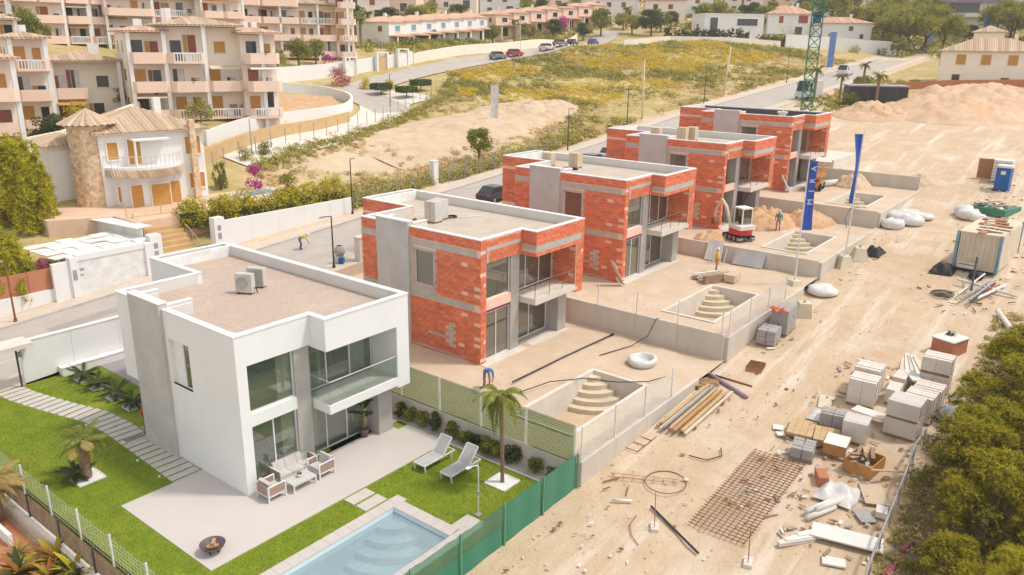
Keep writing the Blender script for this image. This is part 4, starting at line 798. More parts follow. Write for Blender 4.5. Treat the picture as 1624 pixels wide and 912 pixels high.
# ---------------------------------------------------------------- people
def person(label, loc, rz, pose, shirt, trousers, helmet=None, sc_=1.0):
    if pose == 'bend': J = dict(pel=(0,.2,.86),che=(0,-.15,1.08),nec=(0,-.34,1.16),hea=(0,-.47,1.12),crown=(0,-.52,1.06),sh=(.19,-.27,1.1),el=(.24,-.38,.82),wr=(.18,-.52,.6),ha=(.17,-.56,.52),hip=(.1,.18,.84),kn=(.14,.05,.46),an=(.14,.16,.08),to=(.15,.0,.04))
    else: J = dict(pel=(0,0,.95),che=(0,0,1.28),nec=(0,0,1.47),hea=(0,-.02,1.62),crown=(0,-.01,1.72),sh=(.19,0,1.40),el=(.27,.02,1.13),wr=(.25,-.14,.92),ha=(.24,-.18,.84),hip=(.1,0,.9),kn=(.13,-.04,.5),an=(.14,.02,.08),to=(.15,-.15,.04))
    rad = dict(pel=.15,che=.17,nec=.06,hea=.095,crown=.07,sh=.085,el=.052,wr=.038,ha=.045,hip=.105,kn=.075,an=.052,to=.045)
    V = []; E_ = []; rr = []; kd = []; ix = {}
    def vv(n, s=1):
        p = J[n]; ix[(n,s)] = len(V); V.append((p[0]*s,p[1],p[2])); rr.append(rad[n]); kd.append(0 if n in ('nec','hea','crown','wr','ha') else 2 if n in ('pel','hip','kn') else 3 if n in ('an','to') else 1)
    for n in ('pel','che','nec','hea','crown'): vv(n)
    for a, c in (('pel','che'),('che','nec'),('nec','hea'),('hea','crown')): E_.append((ix[(a,1)],ix[(c,1)]))
    for s in (1,-1):
        for n in ('sh','el','wr','ha','hip','kn','an','to'): vv(n, s)
        for a, c in (('sh','el'),('el','wr'),('wr','ha'),('hip','kn'),('kn','an'),('an','to')): E_.append((ix[(a,s)],ix[(c,s)]))
        E_.append((ix[('che',1)],ix[('sh',s)])); E_.append((ix[('pel',1)],ix[('hip',s)]))
    me = bpy.data.meshes.new('person'); me.from_pydata(V, E_, []); o = bpy.data.objects.new('tmp', me); col.objects.link(o)
    o.modifiers.new('s','SKIN'); sv = me.skin_vertices[0].data
    for i, r_ in enumerate(rr): sv[i].radius = (r_, r_*.85)
    sv[0].use_root = True; o.modifiers.new('d','SUBSURF').levels = 1
    dg = bpy.context.evaluated_depsgraph_get(); m2 = bpy.data.meshes.new_from_object(o.evaluated_get(dg)); bpy.data.objects.remove(o)
    m2.materials.clear()
    for m in ('skin',shirt,trousers,'black'): m2.materials.append(M[m])
    VA = np.array(V)
    for p in m2.polygons: p.use_smooth = True; p.material_index = kd[int(np.argmin(((VA-np.array(p.center))**2).sum(1)-.3*np.array(rr)**2))]
    t = thing('person', label, 'person', loc, rz, 'people on the site', sc_)
    link('body', m2, t)
    h = J['hea']
    d = .06 if pose == 'bend' else 0
    B().lathe([(.135,0),(.115,.01),(.11,.07),(.07,.12),(.001,.135)],(h[0],h[1]-d,h[2]+.05),12).build('helmet' if helmet else 'hair', M[helmet or 'bark'], t, True)
    return t
person('person in blue shirt bending over the first empty pool plot by the wire fence',(12.65,-2.1,PZ[1]-.05),R(-40),'bend','blue_cloth','skin','blue_cloth')
person('worker in yellow and orange clothes standing beside the lumber pile',(36.3,-3.7,PZ[2]-.05),R(20),'stand','yellow','orange','panel_white')
person('worker in yellow vest and white helmet working in the street',(22.4,25.5,tz(22.4,24)),R(60),'bend','yellow','denim','panel_white')
person('person in red top and blue trousers standing behind the grey stair panel',(.22,8.3,.03),R(200),'stand','red','denim')
person('worker in grey-green top beside the earth heap and excavator',(47.6,-3.9,PZ[3]-.05),R(120),'stand','teal','purple','concrete_light')
# ---------------------------------------------------------------- machines
t = thing('mini_excavator','red and white mini excavator parked beside the earth heap','excavator',(42.6,-2.7,PZ[3]-.04),R(62))
for s in (-1,1):
    tr = B(); tr.prism([(-.9,s*.6-.16),(.9,s*.6-.16),(.9,s*.6+.16),(-.9,s*.6+.16)],.08,.42); tr.build('track', M['black'], t)
    for k in (-.75,-.25,.25,.75): B().lathe([(.001,-.17),(.17,-.17),(.17,.17),(.001,.17)],n=12).build('track_wheel', M['grey_metal'], t).matrix_local = Matrix.Translation((k,s*.6,.24)) @ Matrix.Rotation(R(90),4,'X')
B().lathe([(.001,.42),(.5,.42),(.5,.55)],n=16).build('turntable', M['dark_metal'], t)
bd = B(); bd.prism([(.95*math.cos(a)*(1.05 if math.cos(a)<0 else .85),.9*math.sin(a)) for a in np.linspace(0,6.283,21)[:-1]],.55,.95); bd.build('counterweight', M['red'], t)
B().prism([(-.9,-.75),(.5,-.75),(.5,.75),(-.9,.75)],.95,1.25).build('engine_cover', M['panel_white'], t)
cab = B()
for x in (-.35,.6):
    for y in (-.72,.18): cab.box(x-.04,x+.04,y-.04,y+.04,1.25,2.45)
cab.box(-.4,.65,-.77,.23,2.45,2.55); cb = cab.build('cab', M['panel_white'], t)
B().box(-.34,.6,-.75,-.73,1.3,2.4).box(-.37,-.35,-.68,.14,1.3,2.4).box(.58,.6,-.68,.14,1.3,2.4).build('cab_glass', M['glass_dark'], cb)
B().box(-.1,.3,-.5,0,1.25,1.75).build('seat', M['black'], cb)
B().tube([(.6,.45,1.0),(1.3,.45,2.4),(1.9,.45,2.9)],[.14,.13,.11],6).build('boom', M['panel_cream'], t); B().tube([(1.9,.45,2.9),(2.6,.45,1.9),(2.65,.45,1.3)],[.11,.1,.08],6).build('dipper_arm', M['panel_cream'], t)
B().tube([(.9,.45,1.4),(1.5,.45,2.35)],.05).build('hydraulic_ram', M['grey_metal'], t); B().obox((2.6,.45,1.05),(.55,.5,.5),0,0,0,.5,.7).build('bucket', M['rust'], t); B().box(1.0,1.1,-.8,.8,.1,.45).build('blade', M['dark_metal'], t)
t = thing('scissor_lift','orange scissor lift with railed platform in front of the end brick villa','lift',(62.6,-1.9,PZ[4]-.03),R(8))
B().box(-1.15,1.15,-.5,.5,.35,.85).build('chassis', M['orange'], t)
for x in (-.85,.85):
    for y in (-.55,.55): B().lathe([(.001,-.14),(.2,-.14),(.36,-.12),(.36,.12),(.2,.14),(.001,.14)],n=16).build('wheel', M['tyre'], t).matrix_local = Matrix.Translation((x,y,.36)) @ Matrix.Rotation(R(90),4,'X')
B().box(-.5,.6,-.62,-.5,.35,.75).build('side_box', M['grey_metal'], t)
for k in range(3):
    for s in (-1,1):
        for y in (-.35,.35): B().tube([(-.9*s,y,.9+k*.14),(.9*s,y,1.04+k*.14)],.04).build('scissor_arm', M['orange'], t)
pl = B().box(-1.5,1.5,-.65,.65,1.34,1.46).build('platform', M['orange'], t)
for x in (-1.45,-.5,.5,1.45):
    for y in (-.6,.6): B().tube([(x,y,1.46),(x,y,2.5)],.028).build('rail_post', M['orange'], pl)
for z in (1.8,2.15,2.5):
    for y in (-.6,.6): B().tube([(-1.45,y,z),(1.45,y,z)],.025).build('rail', M['orange'], pl)
    for x in (-1.45,1.45): B().tube([(x,-.6,z),(x,.6,z)],.025).build('rail', M['orange'], pl)
# heaps of earth
dm('bank', (.62,.44,.30), c2=(.54,.35,.21), sc_=.35, bump=1, bsc=2.5, stain=[((.58,.34,.19), .3, .50, .66), ((.68,.56,.43), .7, .58, .72), ((.42,.27,.17), 1.8, .64, .72)])
def heap(name, label, cx, cy, z0, rx, ry, h, m, seed, step=.25, cat='heap', rot=0, ground=None):
    n = 26 if rx < 5 else 80; V = []; Fc = []
    for i in range(n+1):
        for j in range(n+1):
            u = (i/n*2-1); v = (j/n*2-1); x = u*rx; y = v*ry; d = max(0,1-(u*u+v*v)); nz = abs(vnoise(x+cx,y+cy,rx*.35,seed)-.5)*1.1+abs(vnoise(x+cx,y+cy,rx*.16,seed+1)-.5)*.75+vnoise(x+cx,y+cy,rx*.06,seed+2)*.25+(vnoise(x+cx,y+cy,rx*.025,seed+4)*.16)
            gz = (ground(cx+x,cy+y)-z0) if ground else 0
            V.append((x,y,gz+h*d**.9*(.35+nz)-(.25 if d == 0 else 0)-.02))
    for i in range(n):
        for j in range(n): a = i*(n+1)+j; Fc.append((a,a+n+1,a+n+2,a+1))
    o = B().add(V,Fc).build(name, m, None, True, (cx,cy,z0)); return tag(o, label, cat, 'heaps of earth')
heap('earth_heap','orange earth heap behind the mini excavator',49.8,-1.9,PZ[3],3.3,2.6,1.15,M['earth'],1); heap('earth_heap','orange earth heap against the concrete wall beside the blue banner',53.0,-4.6,PZ[3],2.6,2.3,1.0,M['earth'],2)
heap('earth_heap','small orange earth heap at the corner of the third brick villa',41.2,-.9,PZ[3],1.6,1.2,.6,M['earth'],3); heap('earth_heap','sandy heap beside the orange lift',67.0,-4.2,PZ[4],2.2,1.8,1.2,M['sand'],4)
heap('earth_heap','small sandy heap between the white bags and the concrete wall end',71.3,-9.2,tz(71.3,-10),1.8,1.5,.9,M['sand'],5)
heap('earth_mound','large pale excavated earth mound next to the white hipped house',119,-5.5,8.6,19,11,2.9,M['bank'],6,ground=tz); heap('earth_mound','stony pale mound beside the dark site cabin',107,4.2,8.5,8,6,1.5,M['bank'],9,ground=tz)
heap('earth_mound','long pale excavated mound in the dry field below the white banner',66,46.5,6.2,19,8.0,1.0,M['sand'],7,ground=tz); heap('earth_mound','pale mound with tracks at the edge of the dry field',80,47,7.4,12,7.5,1.5,M['sand'],8,ground=tz)
# crane
t = thing('tower_crane','green lattice tower crane mast behind the end brick villa','crane',(104,13.4,8.6),.3)
h = 24
for x in (-.75,.75):
    for y in (-.75,.75): B().tube([(x,y,-.5),(x,y,h)],.09,5).build('corner_post', M['green_crane'], t)
lat = None
for k in range(int(h/1.5)):
    if lat is None:
        b = B()
        for a in range(4):
            c_, s_ = math.cos(a*1.5708), math.sin(a*1.5708)
            def q(x,y,z): return (x*c_-y*s_, x*s_+y*c_, z)
            b.tube([q(-.75,-.75,0),q(.75,-.75,1.5)],.05,4).tube([q(.75,-.75,0),q(-.75,-.75,1.5)],.05,4).tube([q(-.75,-.75,0),q(.75,-.75,0)],.055,4)
        lat = b.build('lattice_section', M['green_crane'], t, loc=(0,0,.2)).data
    else: link('lattice_section', lat, t, (0,0,.2+k*1.5))
B().box(.9,1.9,-.5,.6,12.6,14.0).build('control_cabinet', M['blue'], t); B().obox((0,0,-.2),(4.5,4.5,.9)).build('base', M['concrete_light'], t)
# banners
def text_mesh(txt, size, m, ext=.004):
    cu = bpy.data.curves.new('txt','FONT'); cu.body = txt; cu.size = size; cu.extrude = ext; cu.align_x = 'CENTER'; cu.align_y = 'CENTER'; cu.space_character = 1.6
    o = bpy.data.objects.new('tmp', cu); col.objects.link(o); dg = bpy.context.evaluated_depsgraph_get(); me = bpy.data.meshes.new_from_object(o.evaluated_get(dg)); bpy.data.objects.remove(o)
    me.materials.clear(); me.materials.append(m); return me
def banner(label, loc, H, z0, z1, w0, w1, m, rz, txt=None, base=True, lean=(0,0), twist=0, tz0=None):
    t = thing('feather_banner', label, 'banner', loc, rz, 'feather banners')
    B().tube([(0,0,.0),(lean[0]*.3,lean[1]*.3,H*.5),(lean[0],lean[1],H)],[.07,.055,.035],7).build('pole', M['white_metal'], t)
    n = 14; V = []
    for k in range(n+1):
        q = k/n; z = z0+(z1-z0)*q; w_ = w0+(w1-w0)*q; c = (lean[0]*(z/H)**1.5, lean[1]*(z/H)**1.5); a = twist*math.sin(q*3.1)
        for e in (-.008,.008): V += [(c[0]+.06,c[1]+e,z),(c[0]+.06+w_*.5*math.cos(a),c[1]+e+.06*math.sin(q*5)+w_*.5*math.sin(a),z),(c[0]+.06+w_*math.cos(a),c[1]+e+w_*math.sin(a),z)]
    Fc = []
    for k in range(n):
        a = 6*k; c_ = a+6
        Fc += [(a,a+1,c_+1,c_),(a+1,a+2,c_+2,c_+1),(a+3,c_+3,c_+4,a+4),(a+4,c_+4,c_+5,a+5),(a+2,a+5,c_+5,c_+2),(a,c_,c_+3,a+3)]
    fl = B().add(V,Fc).build('flag', m, t)
    if txt:
        o = link('lettering', text_mesh(txt,w1*1.0,M['panel_white']), fl); zc = tz0; c = lean[0]*(zc/H)**1.5
        o.matrix_local = Matrix.Translation((c+.06+(w0+w1)*.25,-.085,zc)) @ Matrix.Rotation(R(90),4,'X') @ Matrix.Rotation(R(90),4,'Z')
    if base: B().obox((0,0,.42),(1.15,1.15,1.0),.3,0,0,0,.55).build('concrete_foot', M['panel_cream'], t)
    return t
dm('flag_blue', (.035,.09,.40), c2=(.03,.075,.34), sc_=2, rough=.7); dm('flag_pale', (.16,.24,.52), rough=.7); dm('flag_white', (.62,.60,.58), rough=.7)
banner('blue feather banner lettered MIRA on a white pole beside the second pool fence',(36.7,-9.2,tz(36.7,-10.5)-.1),9.4,4.4,9.0,.66,.52,M['flag_blue'],R(-52),'M I R A',True,(.0,0),.2,7.4)
banner('blue feather banner twisted edge-on on a white pole with concrete foot',(43.4,-10.5,tz(43.4,-10.5)-.05),9.9,4.8,9.7,.25,.55,M['flag_blue'],R(118),None,True,(-.1,0),.9)
banner('white feather banner standing in the dry field',at(70.5,45.7,-.3),6.0,.6,5.9,.9,1.0,M['flag_white'],R(-40),None,False)
banner('pale blue feather banner beside the white van on the street',at(163,29.6),8.5,1.0,8.2,1.3,1.4,M['flag_pale'],R(-50),None,False)
banner('faded blue banner behind the white hipped house, beside the dome pines',at(242,27),9.0,1.5,8.6,1.8,2.0,M['flag_pale'],R(-50),None,False); banner('faded blue banner below the dark modern house',at(255,15.5),9.0,3.5,8.6,1.8,2.0,M['flag_pale'],R(-50),None,False)
t = thing('concrete_block','pyramid-shaped concrete foot standing beside the twisted banner','concrete block',at(45.7,-10.9)); B().obox((0,0,.45),(1.3,1.2,.95),.5,0,0,0,.55).build('body', M['panel_cream'], t); B().tube([(0,0,.9),(0,0,1.1)],.08).build('socket', M['grey_metal'], t)
t = thing('concrete_block','concrete foot lying next to the grey hollow block stack','concrete block',at(32.9,-11.2)); B().obox((0,0,.45),(.9,.9,.95),.5,0,0,0,.8).build('body', M['panel_cream'], t); B().tube([(0,0,.9),(0,0,1.05)],.08).build('socket', M['grey_metal'], t)
# ---------------------------------------------------------------- stores along the dirt track
G1 = 'rebar mats and cages'
t = thing('rebar_mat','rusty steel reinforcement mat lying on the dirt','rebar mat',(0,0,.0))
for k in range(11): y = -14.85-k*.216; z0 = tz(9.8,y)+.09; z1 = tz(16.4,y)+.09; B().tube([(9.7,y,z0),(13,y,tz(13,y)+.1),(16.45,y,z1)],.016,4).build('bar', M['rust'], t)
for k in range(33): x = 9.8+k*.202; z = tz(x,-16)+.125; B().tube([(x,-14.75,z),(x+.02,-17.1,z)],.016,4).build('bar', M['rust'], t)
t = thing('rebar_cage','thin rusty rebar ladder cage lying beside the wire ring','rebar cage',at(10.7,-10.6,.05),R(-62))
for y in (-.15,.15): B().tube([(0,y,.12),(2.9,y,.12)],.016,4).build('bar', M['rust_light'], t)
for k in range(7): B().tube([(.2+k*.42,-.15,.12),(.2+k*.42,.15,.12),(.2+k*.42,0,.0),(.2+k*.42,-.15,.12)],.011,4).build('stirrup', M['rust_light'], t)
t = tag(B().tube([(.93*math.cos(a),.85*math.sin(a),.03) for a in np.linspace(0,6.283,33)],.02,5).build('wire_ring', M['rust'], None, loc=at(11.75,-12.75,.04)),'large bent steel wire ring on the dirt','wire ring')
t = thing('rebar_grid','rectangular rusty rebar frame lying near the timber stack','rebar frame',at(13.1,-10.6,.06))
for a,c in (((0,0),(2.1,0)),((0,.95),(2.0,.95)),((0,0),(0,.95)),((2.0,0),(2.0,.95)),((.7,0),(.7,.95)),((1.35,0),(1.35,.95))): B().tube([(a[0],a[1],.03),(c[0],c[1],.03)],.022,5).build('bar', M['rust'], t)
def stand(label, x, y, hh, rz):
    t = thing('post_stand', label, 'post stand', at(x,y), rz, 'steel post stands'); B().obox((0,0,.06),(.55,.3,.16)).build('foot', M['concrete_light'], t)
    for s in (-.12,.12): B().tube([(s,0,.1),(s*.8,.05,hh)],.016,5).build('rod', M['rust_light'], t)
stand('upright pair of rods in a concrete foot beside the wire ring',8.75,-13.85,1.55,.5); stand('upright pair of rods in a concrete foot at the end of the rebar mat',8.95,-17.55,1.5,.3)
B_ = [('dark steel pole lying beside the wire ring',[(9.85,-13.1),(8.3,-15.9)],.05,'dark_metal','pole'),('curved rusty rebar lying on the bare dirt',[(9.0,-12.9),(8.3,-13.0),(7.75,-13.4),(7.4,-13.9)],.018,'rust','rebar'),('mauve plastic pipe across the dirt by the timber stack',[(22.3,-9.4),(20.7,-12.6)],.11,'purple','pipe'),('thin brown pipe beside the mauve pipe',[(22.2,-10.2),(22.1,-12.3)],.05,'rust','pipe'),('black curved hose on a white patch of dirt',[(14.2,-12.6),(14.3,-13.4),(15.0,-13.8),(15.6,-13.5)],.025,'black','hose'),('long white pipe lying in front of the pines',[(39.6,-20.9),(34.6,-23.0)],.16,'panel_white','pipe'),('white roll of paper on the bare dirt',[(9.3,-11.6),(9.7,-12.3)],.06,'panel_white','roll'),('short rusty bar beside the green net corner',[(10.2,-10.6),(10.9,-11.0)],.03,'rust','rebar'),('thin rusty bar on the dirt below the rebar ladder',[(9.9,-11.9),(10.6,-11.6)],.02,'rust','rebar')]
for lab,P,r_,m,c in B_:
    o = B().tube([(x-P[0][0],y-P[0][1],tz(x,y)+r_+.04-tz(*P[0])) for x,y in P],r_,8).build(lab.split(' ')[-1] if 0 else {'pole':'steel_pole','rebar':'rebar','pipe':'pipe','hose':'hose','roll':'paper_roll'}[c],M[m],None,True,at(*P[0])); tag(o,lab,c)
t = thing('pipe','long black drain pipe lying across the first brick villa plot','pipe',(13.9,-2.75,PZ[1])); B().tube([(0,0,.04),(4.5,-.1,.05),(9.3,-.3,.04)],.042,8).build('tube', M['dark_metal'], t, True); B().tube([(9.25,-.3,.04),(9.45,-.31,.04)],.08,8).build('coupling', M['dark_metal'], t)
for k,(lab,P,z) in enumerate((('thin black hose looping over the wall of the first empty pool',[(13.0,-3.9),(15.0,-4.3),(16.5,-5.4),(17.2,-7.0),(18.3,-8.2),(19.4,-8.6)],PZ[1]+.12),('thin black hose hanging over the wall between the brick villa plots',[(20.0,-4.2),(22.4,-4.9),(23.3,-5.4),(23.85,-5.6),(24.2,-5.7)],None),('thin black hose over the concrete wall by the excavator',[(52.3,-8.0),(53.3,-7.5),(54.2,-7.6),(55.5,-8)],None))):
    zz = [z]*len(P) if z else [PZ[1],PZ[1]+.05,PZ[1]+.5,PZ[2]+.15,PZ[2]+.1] if k == 1 else [PZ[3]+.05,PZ[3]+.6,PZ[4]+.16,PZ[4]+.05]
    tag(B().tube([(x,y,q) for (x,y),q in zip(P,zz)],.025,6).build('hose', M['black'], None, True),lab,'hose')
def stackthing(name, label, cat, loc, rz, n, d, m, gap=.012, pallet=True, film=False, group=None, jit=.0):
    """n=(nx,ny,nz) pieces of size d on a pallet"""
    t = thing(name, label, cat, loc, rz, group); z0 = .0; W_, D_ = n[0]*(d[0]+gap), n[1]*(d[1]+gap)
    if pallet:
        for k in (-.42,0,.42): B().box(k*W_-.05,k*W_+.05,-D_/2,D_/2,0,.1).build('pallet_runner', M['wood_old'], t)
        for k in range(5): B().box(-W_/2,W_/2,-D_/2+k*(D_-.1)/4,-D_/2+.1+k*(D_-.1)/4,.1,.125).build('pallet_board', M['wood_old'], t)
        z0 = .13
    me = None; rr = random.Random(len(label))
    for i in range(n[0]):
        for j in range(n[1]):
            for k in range(n[2]):
                p = (-W_/2+(i+.5)*(d[0]+gap)+rr.uniform(-jit,jit), -D_/2+(j+.5)*(d[1]+gap)+rr.uniform(-jit,jit), z0+k*(d[2]+gap*.4)+d[2]/2)
                if me is None: me = B().obox((0,0,0),d).build('block', m, t, loc=p).data
                else: link('block', me, t, p, rz=rr.uniform(-jit,jit))
    if name == 'block_pallet' and n[2] > 2:
        Hs = z0+n[2]*(d[2]+gap*.4)
        for q in (-.28,.28): B().box(q*W_-.02,q*W_+.02,-D_/2-.008,D_/2+.008,z0,Hs+.004).build('strap', M['black'] if q<0 else M['card'], t)
    if film: B().box(-W_/2-.02,W_/2+.02,-D_/2-.02,D_/2+.02,z0,z0+n[2]*(d[2]+gap)+.02).build('plastic_film', M['film'], t)
    return t
GB = 'pallets of pale blocks'
for lab,x,y,z,rz,n,d,fi in (
 ('pallet of pale blocks stacked high, closer to the timber, in the left pair',23.7,-17.35,0,.05,(2,2,4),(.60,.62,.31),0),('pallet of pale blocks stacked high, rear one of the left pair',25.1,-17.2,0,.02,(2,2,4),(.60,.62,.32),0),
 ('half-height pallet of pale blocks beside the tall pair',24.7,-18.55,0,.05,(2,1,2),(.60,.6,.35),0),('half-height pallet of pale blocks behind the tall pair, by the white panels',26.2,-18.5,0,.0,(2,1,2),(.6,.6,.35),0),
 ('wrapped pallet of pale blocks on the lower half of the two-high stack beside the pines',21.7,-19.7,0,-.05,(2,2,3),(.62,.66,.24),1),('wrapped pallet of pale blocks on top of the two-high stack beside the pines',21.75,-19.7,.87,-.03,(2,2,3),(.62,.66,.24),1),
 ('pallet of pale blocks right behind the two-high stack',23.6,-19.95,0,-.04,(2,2,4),(.58,.62,.3),0),('pallet of pale blocks third in the row along the pines',25.3,-20.0,0,-.02,(2,2,3),(.58,.62,.3),0),
 ('pallet of pale blocks lower one at the far end of the row',27.2,-19.9,0,.0,(2,2,3),(.58,.66,.27),0),('pallet of pale blocks upper one at the far end of the row',27.2,-19.9,.97,.0,(2,2,3),(.58,.66,.24),0),
 ('plastic-wrapped pale block cube behind the scrap crate',19.9,-18.1,0,.1,(2,2,3),(.5,.5,.3),1)):
    stackthing('block_pallet',lab,'pallet',(x,y,tz(x,y)+z),rz,n,d,M['block'],film=bool(fi),group=GB)
stackthing('block_stack','tall stack of grey hollow blocks beside the track','block stack',at(30.0,-10.95),R(2),(4,2,7),(.42,.5,.2),M['cblock'],.02,True,False,None,.015)
stackthing('block_stack','lower stack of grey hollow blocks in front of the tall grey stack','block stack',at(27.9,-10.9),R(4),(3,2,4),(.42,.5,.2),M['cblock'],.03,True,False,None,.02)
rr = random.Random(5)
for k in range(9):
    o = tag(B().obox((0,0,0),(.3,.16,.11)).build('brick', M['brick'], None, loc=(28.95+rr.uniform(-.3,.3),-10.9+rr.uniform(-.35,.35),tz(30,-10.95)+.13+7*.208+.06+(.11 if k>5 else 0))),'loose red brick on top of the grey block stack','brick','bricks on the grey stack'); o.rotation_euler = (0,0,rr.uniform(0,3))
stackthing('block_pallet','wooden pallet of grey hollow blocks beside the rebar mat','pallet',at(17.2,-16.65),R(10),(4,2,2),(.26,.45,.22),M['cblock'],.04,True,False,None,.02)
stackthing('block_pallet','pallet of grey slabs beside the leaning rusty bar','pallet',at(20.6,-16.9),R(8),(2,2,3),(.45,.55,.2),M['cblock'],.02)
stackthing('sheet_pallet','orange-edged stack of sheets on a pallet beside the scrap crate','sheet stack',at(18.3,-17.75),R(6),(1,1,5),(1.15,.95,.09),M['wood_orange'],.01); tag(B().box(-.58,.58,-.48,.48,0,.02).build('white_sheet', M['panel_white'], None, loc=(18.3,-17.75,tz(18.3,-17.75)+.62), rz=R(6)),'white sheet lying on the orange-edged sheet stack','sheet')
stackthing('plank_stack','stack of pale boards on the dirt beside the leaning rusty bar','plank stack',at(19.2,-15.9),R(10),(1,4,2),(1.7,.28,.06),M['wood'],.01,True)
stackthing('plank_stack','stack of boards topped by white offcuts beside the grey hollow blocks','plank stack',at(19.0,-17.1),R(12),(1,4,3),(1.5,.26,.08),M['wood'],.01,True)
# timber stack with individual beams
t = thing('timber_stack','long pale timber beams laid out along the dirt track','timber',(15.7,-10.3,tz(16,-10.3)),R(-1)); rr = random.Random(3)
for k in range(11):
    y = -.0-k*.14; zz = [(.0),(tz(20.5,-10.6)-tz(16,-10.3))]; L0 = rr.uniform(-.25,.25); mm = ['wood','wood','panel_cream','wood_orange'][k%4] if k != 3 else 'grey_metal'
    b = B().obox((2.4+L0,y,.16+.165+.11*(k%2)),(4.9+rr.uniform(-.4,.3),.12,.10),rr.uniform(-.01,.01),0,0,-.068); b.build('beam', M[mm], t)
for x in (.8,3.8): B().obox((x,-.7,.068*x+.1),(.12,1.7,.12)).build('bearer', M['wood_old'], t)
t = thing('broken_pallet','broken brown pallet at the end of the timber stack','pallet',at(20.9,-10.3),R(25))
for k in range(7): B().obox((-.5+k*.17,rr.uniform(-.05,.05),.2),(.11,1.25,.03),rr.uniform(-.15,.15)).build('pallet_board', M['wood_orange' if k%2 else 'wood_old'], t)
for k in (-.45,0,.45): B().obox((0,k,.09),(1.15,.1,.16)).build('pallet_runner', M['wood_old'], t)
t = thing('wire_crate','small rusty mesh tray on the dirt beside the track','tray',at(24.3,-11.6),R(8)); B().box(-.55,.55,-.42,.42,.02,.06).build('board', M['wood_orange'], t)
for k in range(9): B().box(-.55+k*.13,-.54+k*.13,-.42,.42,.08,.3).build('wire', M['rust_light'], t)
t = thing('scrap_crate','open wooden crate full of broken boards beside the pines','crate',at(17.7,-19.1),R(-8)); h = .55
for x0,x1,y0,y1 in ((-.75,.75,-.6,-.55),(-.75,.75,.55,.6),(-.75,-.7,-.55,.55),(.7,.75,-.55,.55)): B().box(x0,x1,y0,y1,.0,h).build('crate_side', M['wood_orange'], t)
for k in range(12): B().obox((rr.uniform(-.4,.4),rr.uniform(-.35,.35),h+rr.uniform(-.1,.35)),(rr.uniform(.8,1.5),.16,.035),rr.uniform(-.5,.5),0,rr.uniform(-.1,.1),rr.uniform(-.25,.25)).build('broken_board', M['wood_old' if k%3 else 'wood'], t)
tag(B().obox((0,0,.45),(2.0,.14,.04),R(-35),0,0,.2).build('plank', M['wood'], None, loc=at(17.4,-20.2)),'single yellow plank leaning off the scrap crate','plank')
for lab,x,y,dx,dy,dz,rz,m,z in (('rusty brown steel box on the dirt near the foil sheet',15.7,-17.95,.85,.4,.4,.5,'terracotta',0),('white board lying flat near the grey pallet blocks',18.9,-14.9,.5,.45,.03,.3,'panel_white',.03),('small white board beside the flat white board',18.4,-15.2,.4,.35,.03,.6,'panel_white',.03),('pale board lying at the foot of the tall block pair',22.6,-15.9,1.6,.6,.04,.25,'panel_cream',.05),('white insulation panel leaning against the tall block pair',22.1,-18.1,1.5,.7,.07,R(80),'panel_white',.35),('white panel lying across blocks near the pines',26.4,-19.0,1.4,.5,.06,R(30),'panel_white',.78),('large white door panel lying beside the railing',12.3,-20.0,2.5,.95,.05,R(-78),'panel_white',.18),('small white slab beside the railing end',10.8,-20.0,.8,.5,.06,R(-70),'panel_white',.05),('grey sheet lying on weeds beside the railing',14.2,-20.1,.9,.6,.04,R(40),'cblock',.06),('wide tan board lying next to the foil',15.9,-20.0,1.6,.9,.04,R(25),'card',.06),('stack of white trim boards in the weeds',14.7,-20.6,.6,.4,.25,R(10),'panel_white',.05)):
    t = thing('board', lab, 'board', at(x,y,z), rz, 'loose boards and panels'); B().box(-dx/2,dx/2,-dy/2,dy/2,0,dz).build('panel', M[m], t); B().box(-dx/2-.01,dx/2+.01,-dy/2-.012,-dy/2,-.004,dz+.004).build('edge', M[m], t)
for k,(x,y) in enumerate(((13.4,-18.7),(13.7,-18.55),(13.95,-18.85))): tag(B().tube([(-.75,.3,.1),(.75,-.3,.1)],.12,10).build('foam_roll', M['panel_white'], None, True, at(x,y,.01+.06*k)),'white foam roll lying beside the silver foil','foam roll','foam rolls')
for k in range(5): tag(B().obox((0,0,.1),(1.5,.22,.16),R(-38)).build('white_profile', M['panel_white' if k%2 else 'block'], None, loc=at(12.2-.28*k,-19.1+.14*k,.02+.03*(k%2))),'white profile bundle beside the large door panel','profile','white profiles')
def sheetmesh(name, label, cat, loc, w_, d, m, seed, amp=.25, group=None):
    n = 14; V = []; Fc = []
    for i in range(n+1):
        for j in range(n+1):
            x = (i/n-.5)*w_; y = (j/n-.5)*d; e = 1-max(abs(i/n*2-1),abs(j/n*2-1))**3
            x2 = x*(1+.15*(vnoise(y+seed,x,.6,seed)-.5)); V.append((x2,y*(1+.2*(vnoise(x,y,.7,seed+3)-.5)),.05+amp*e*vnoise(x+seed,y,.35,seed)+.4*amp*vnoise(x,y+seed,.15,seed+1)*e))
    for i in range(n):
        for j in range(n): a = i*(n+1)+j; Fc.append((a,a+n+1,a+n+2,a+1))
    return tag(B().add(V,Fc).build(name, m, None, True, loc), label, cat, group)
sheetmesh('foil_sheet','crumpled silver foil sheet heaped beside the rusty steel box','foil',at(15.1,-18.8),1.7,1.5,M['plastic_white'],1,.4); sheetmesh('plastic_sheet','crumpled white plastic sheet over boards by the scrap crate','plastic sheet',at(18.2,-18.6),.9,1.2,M['plastic_white'],2,.4)
sheetmesh('foil_sheet','shiny silver sheet in front of the pines behind the block pallets','foil',at(24.6,-21.2),1.3,1.3,M['foil'],3,.5)
sheetmesh('plastic_sheet','clear sheet lying over white boards by the pale block pair','plastic sheet',at(21.2,-16.3),1.6,1.2,M['plastic_white'],4,.3)
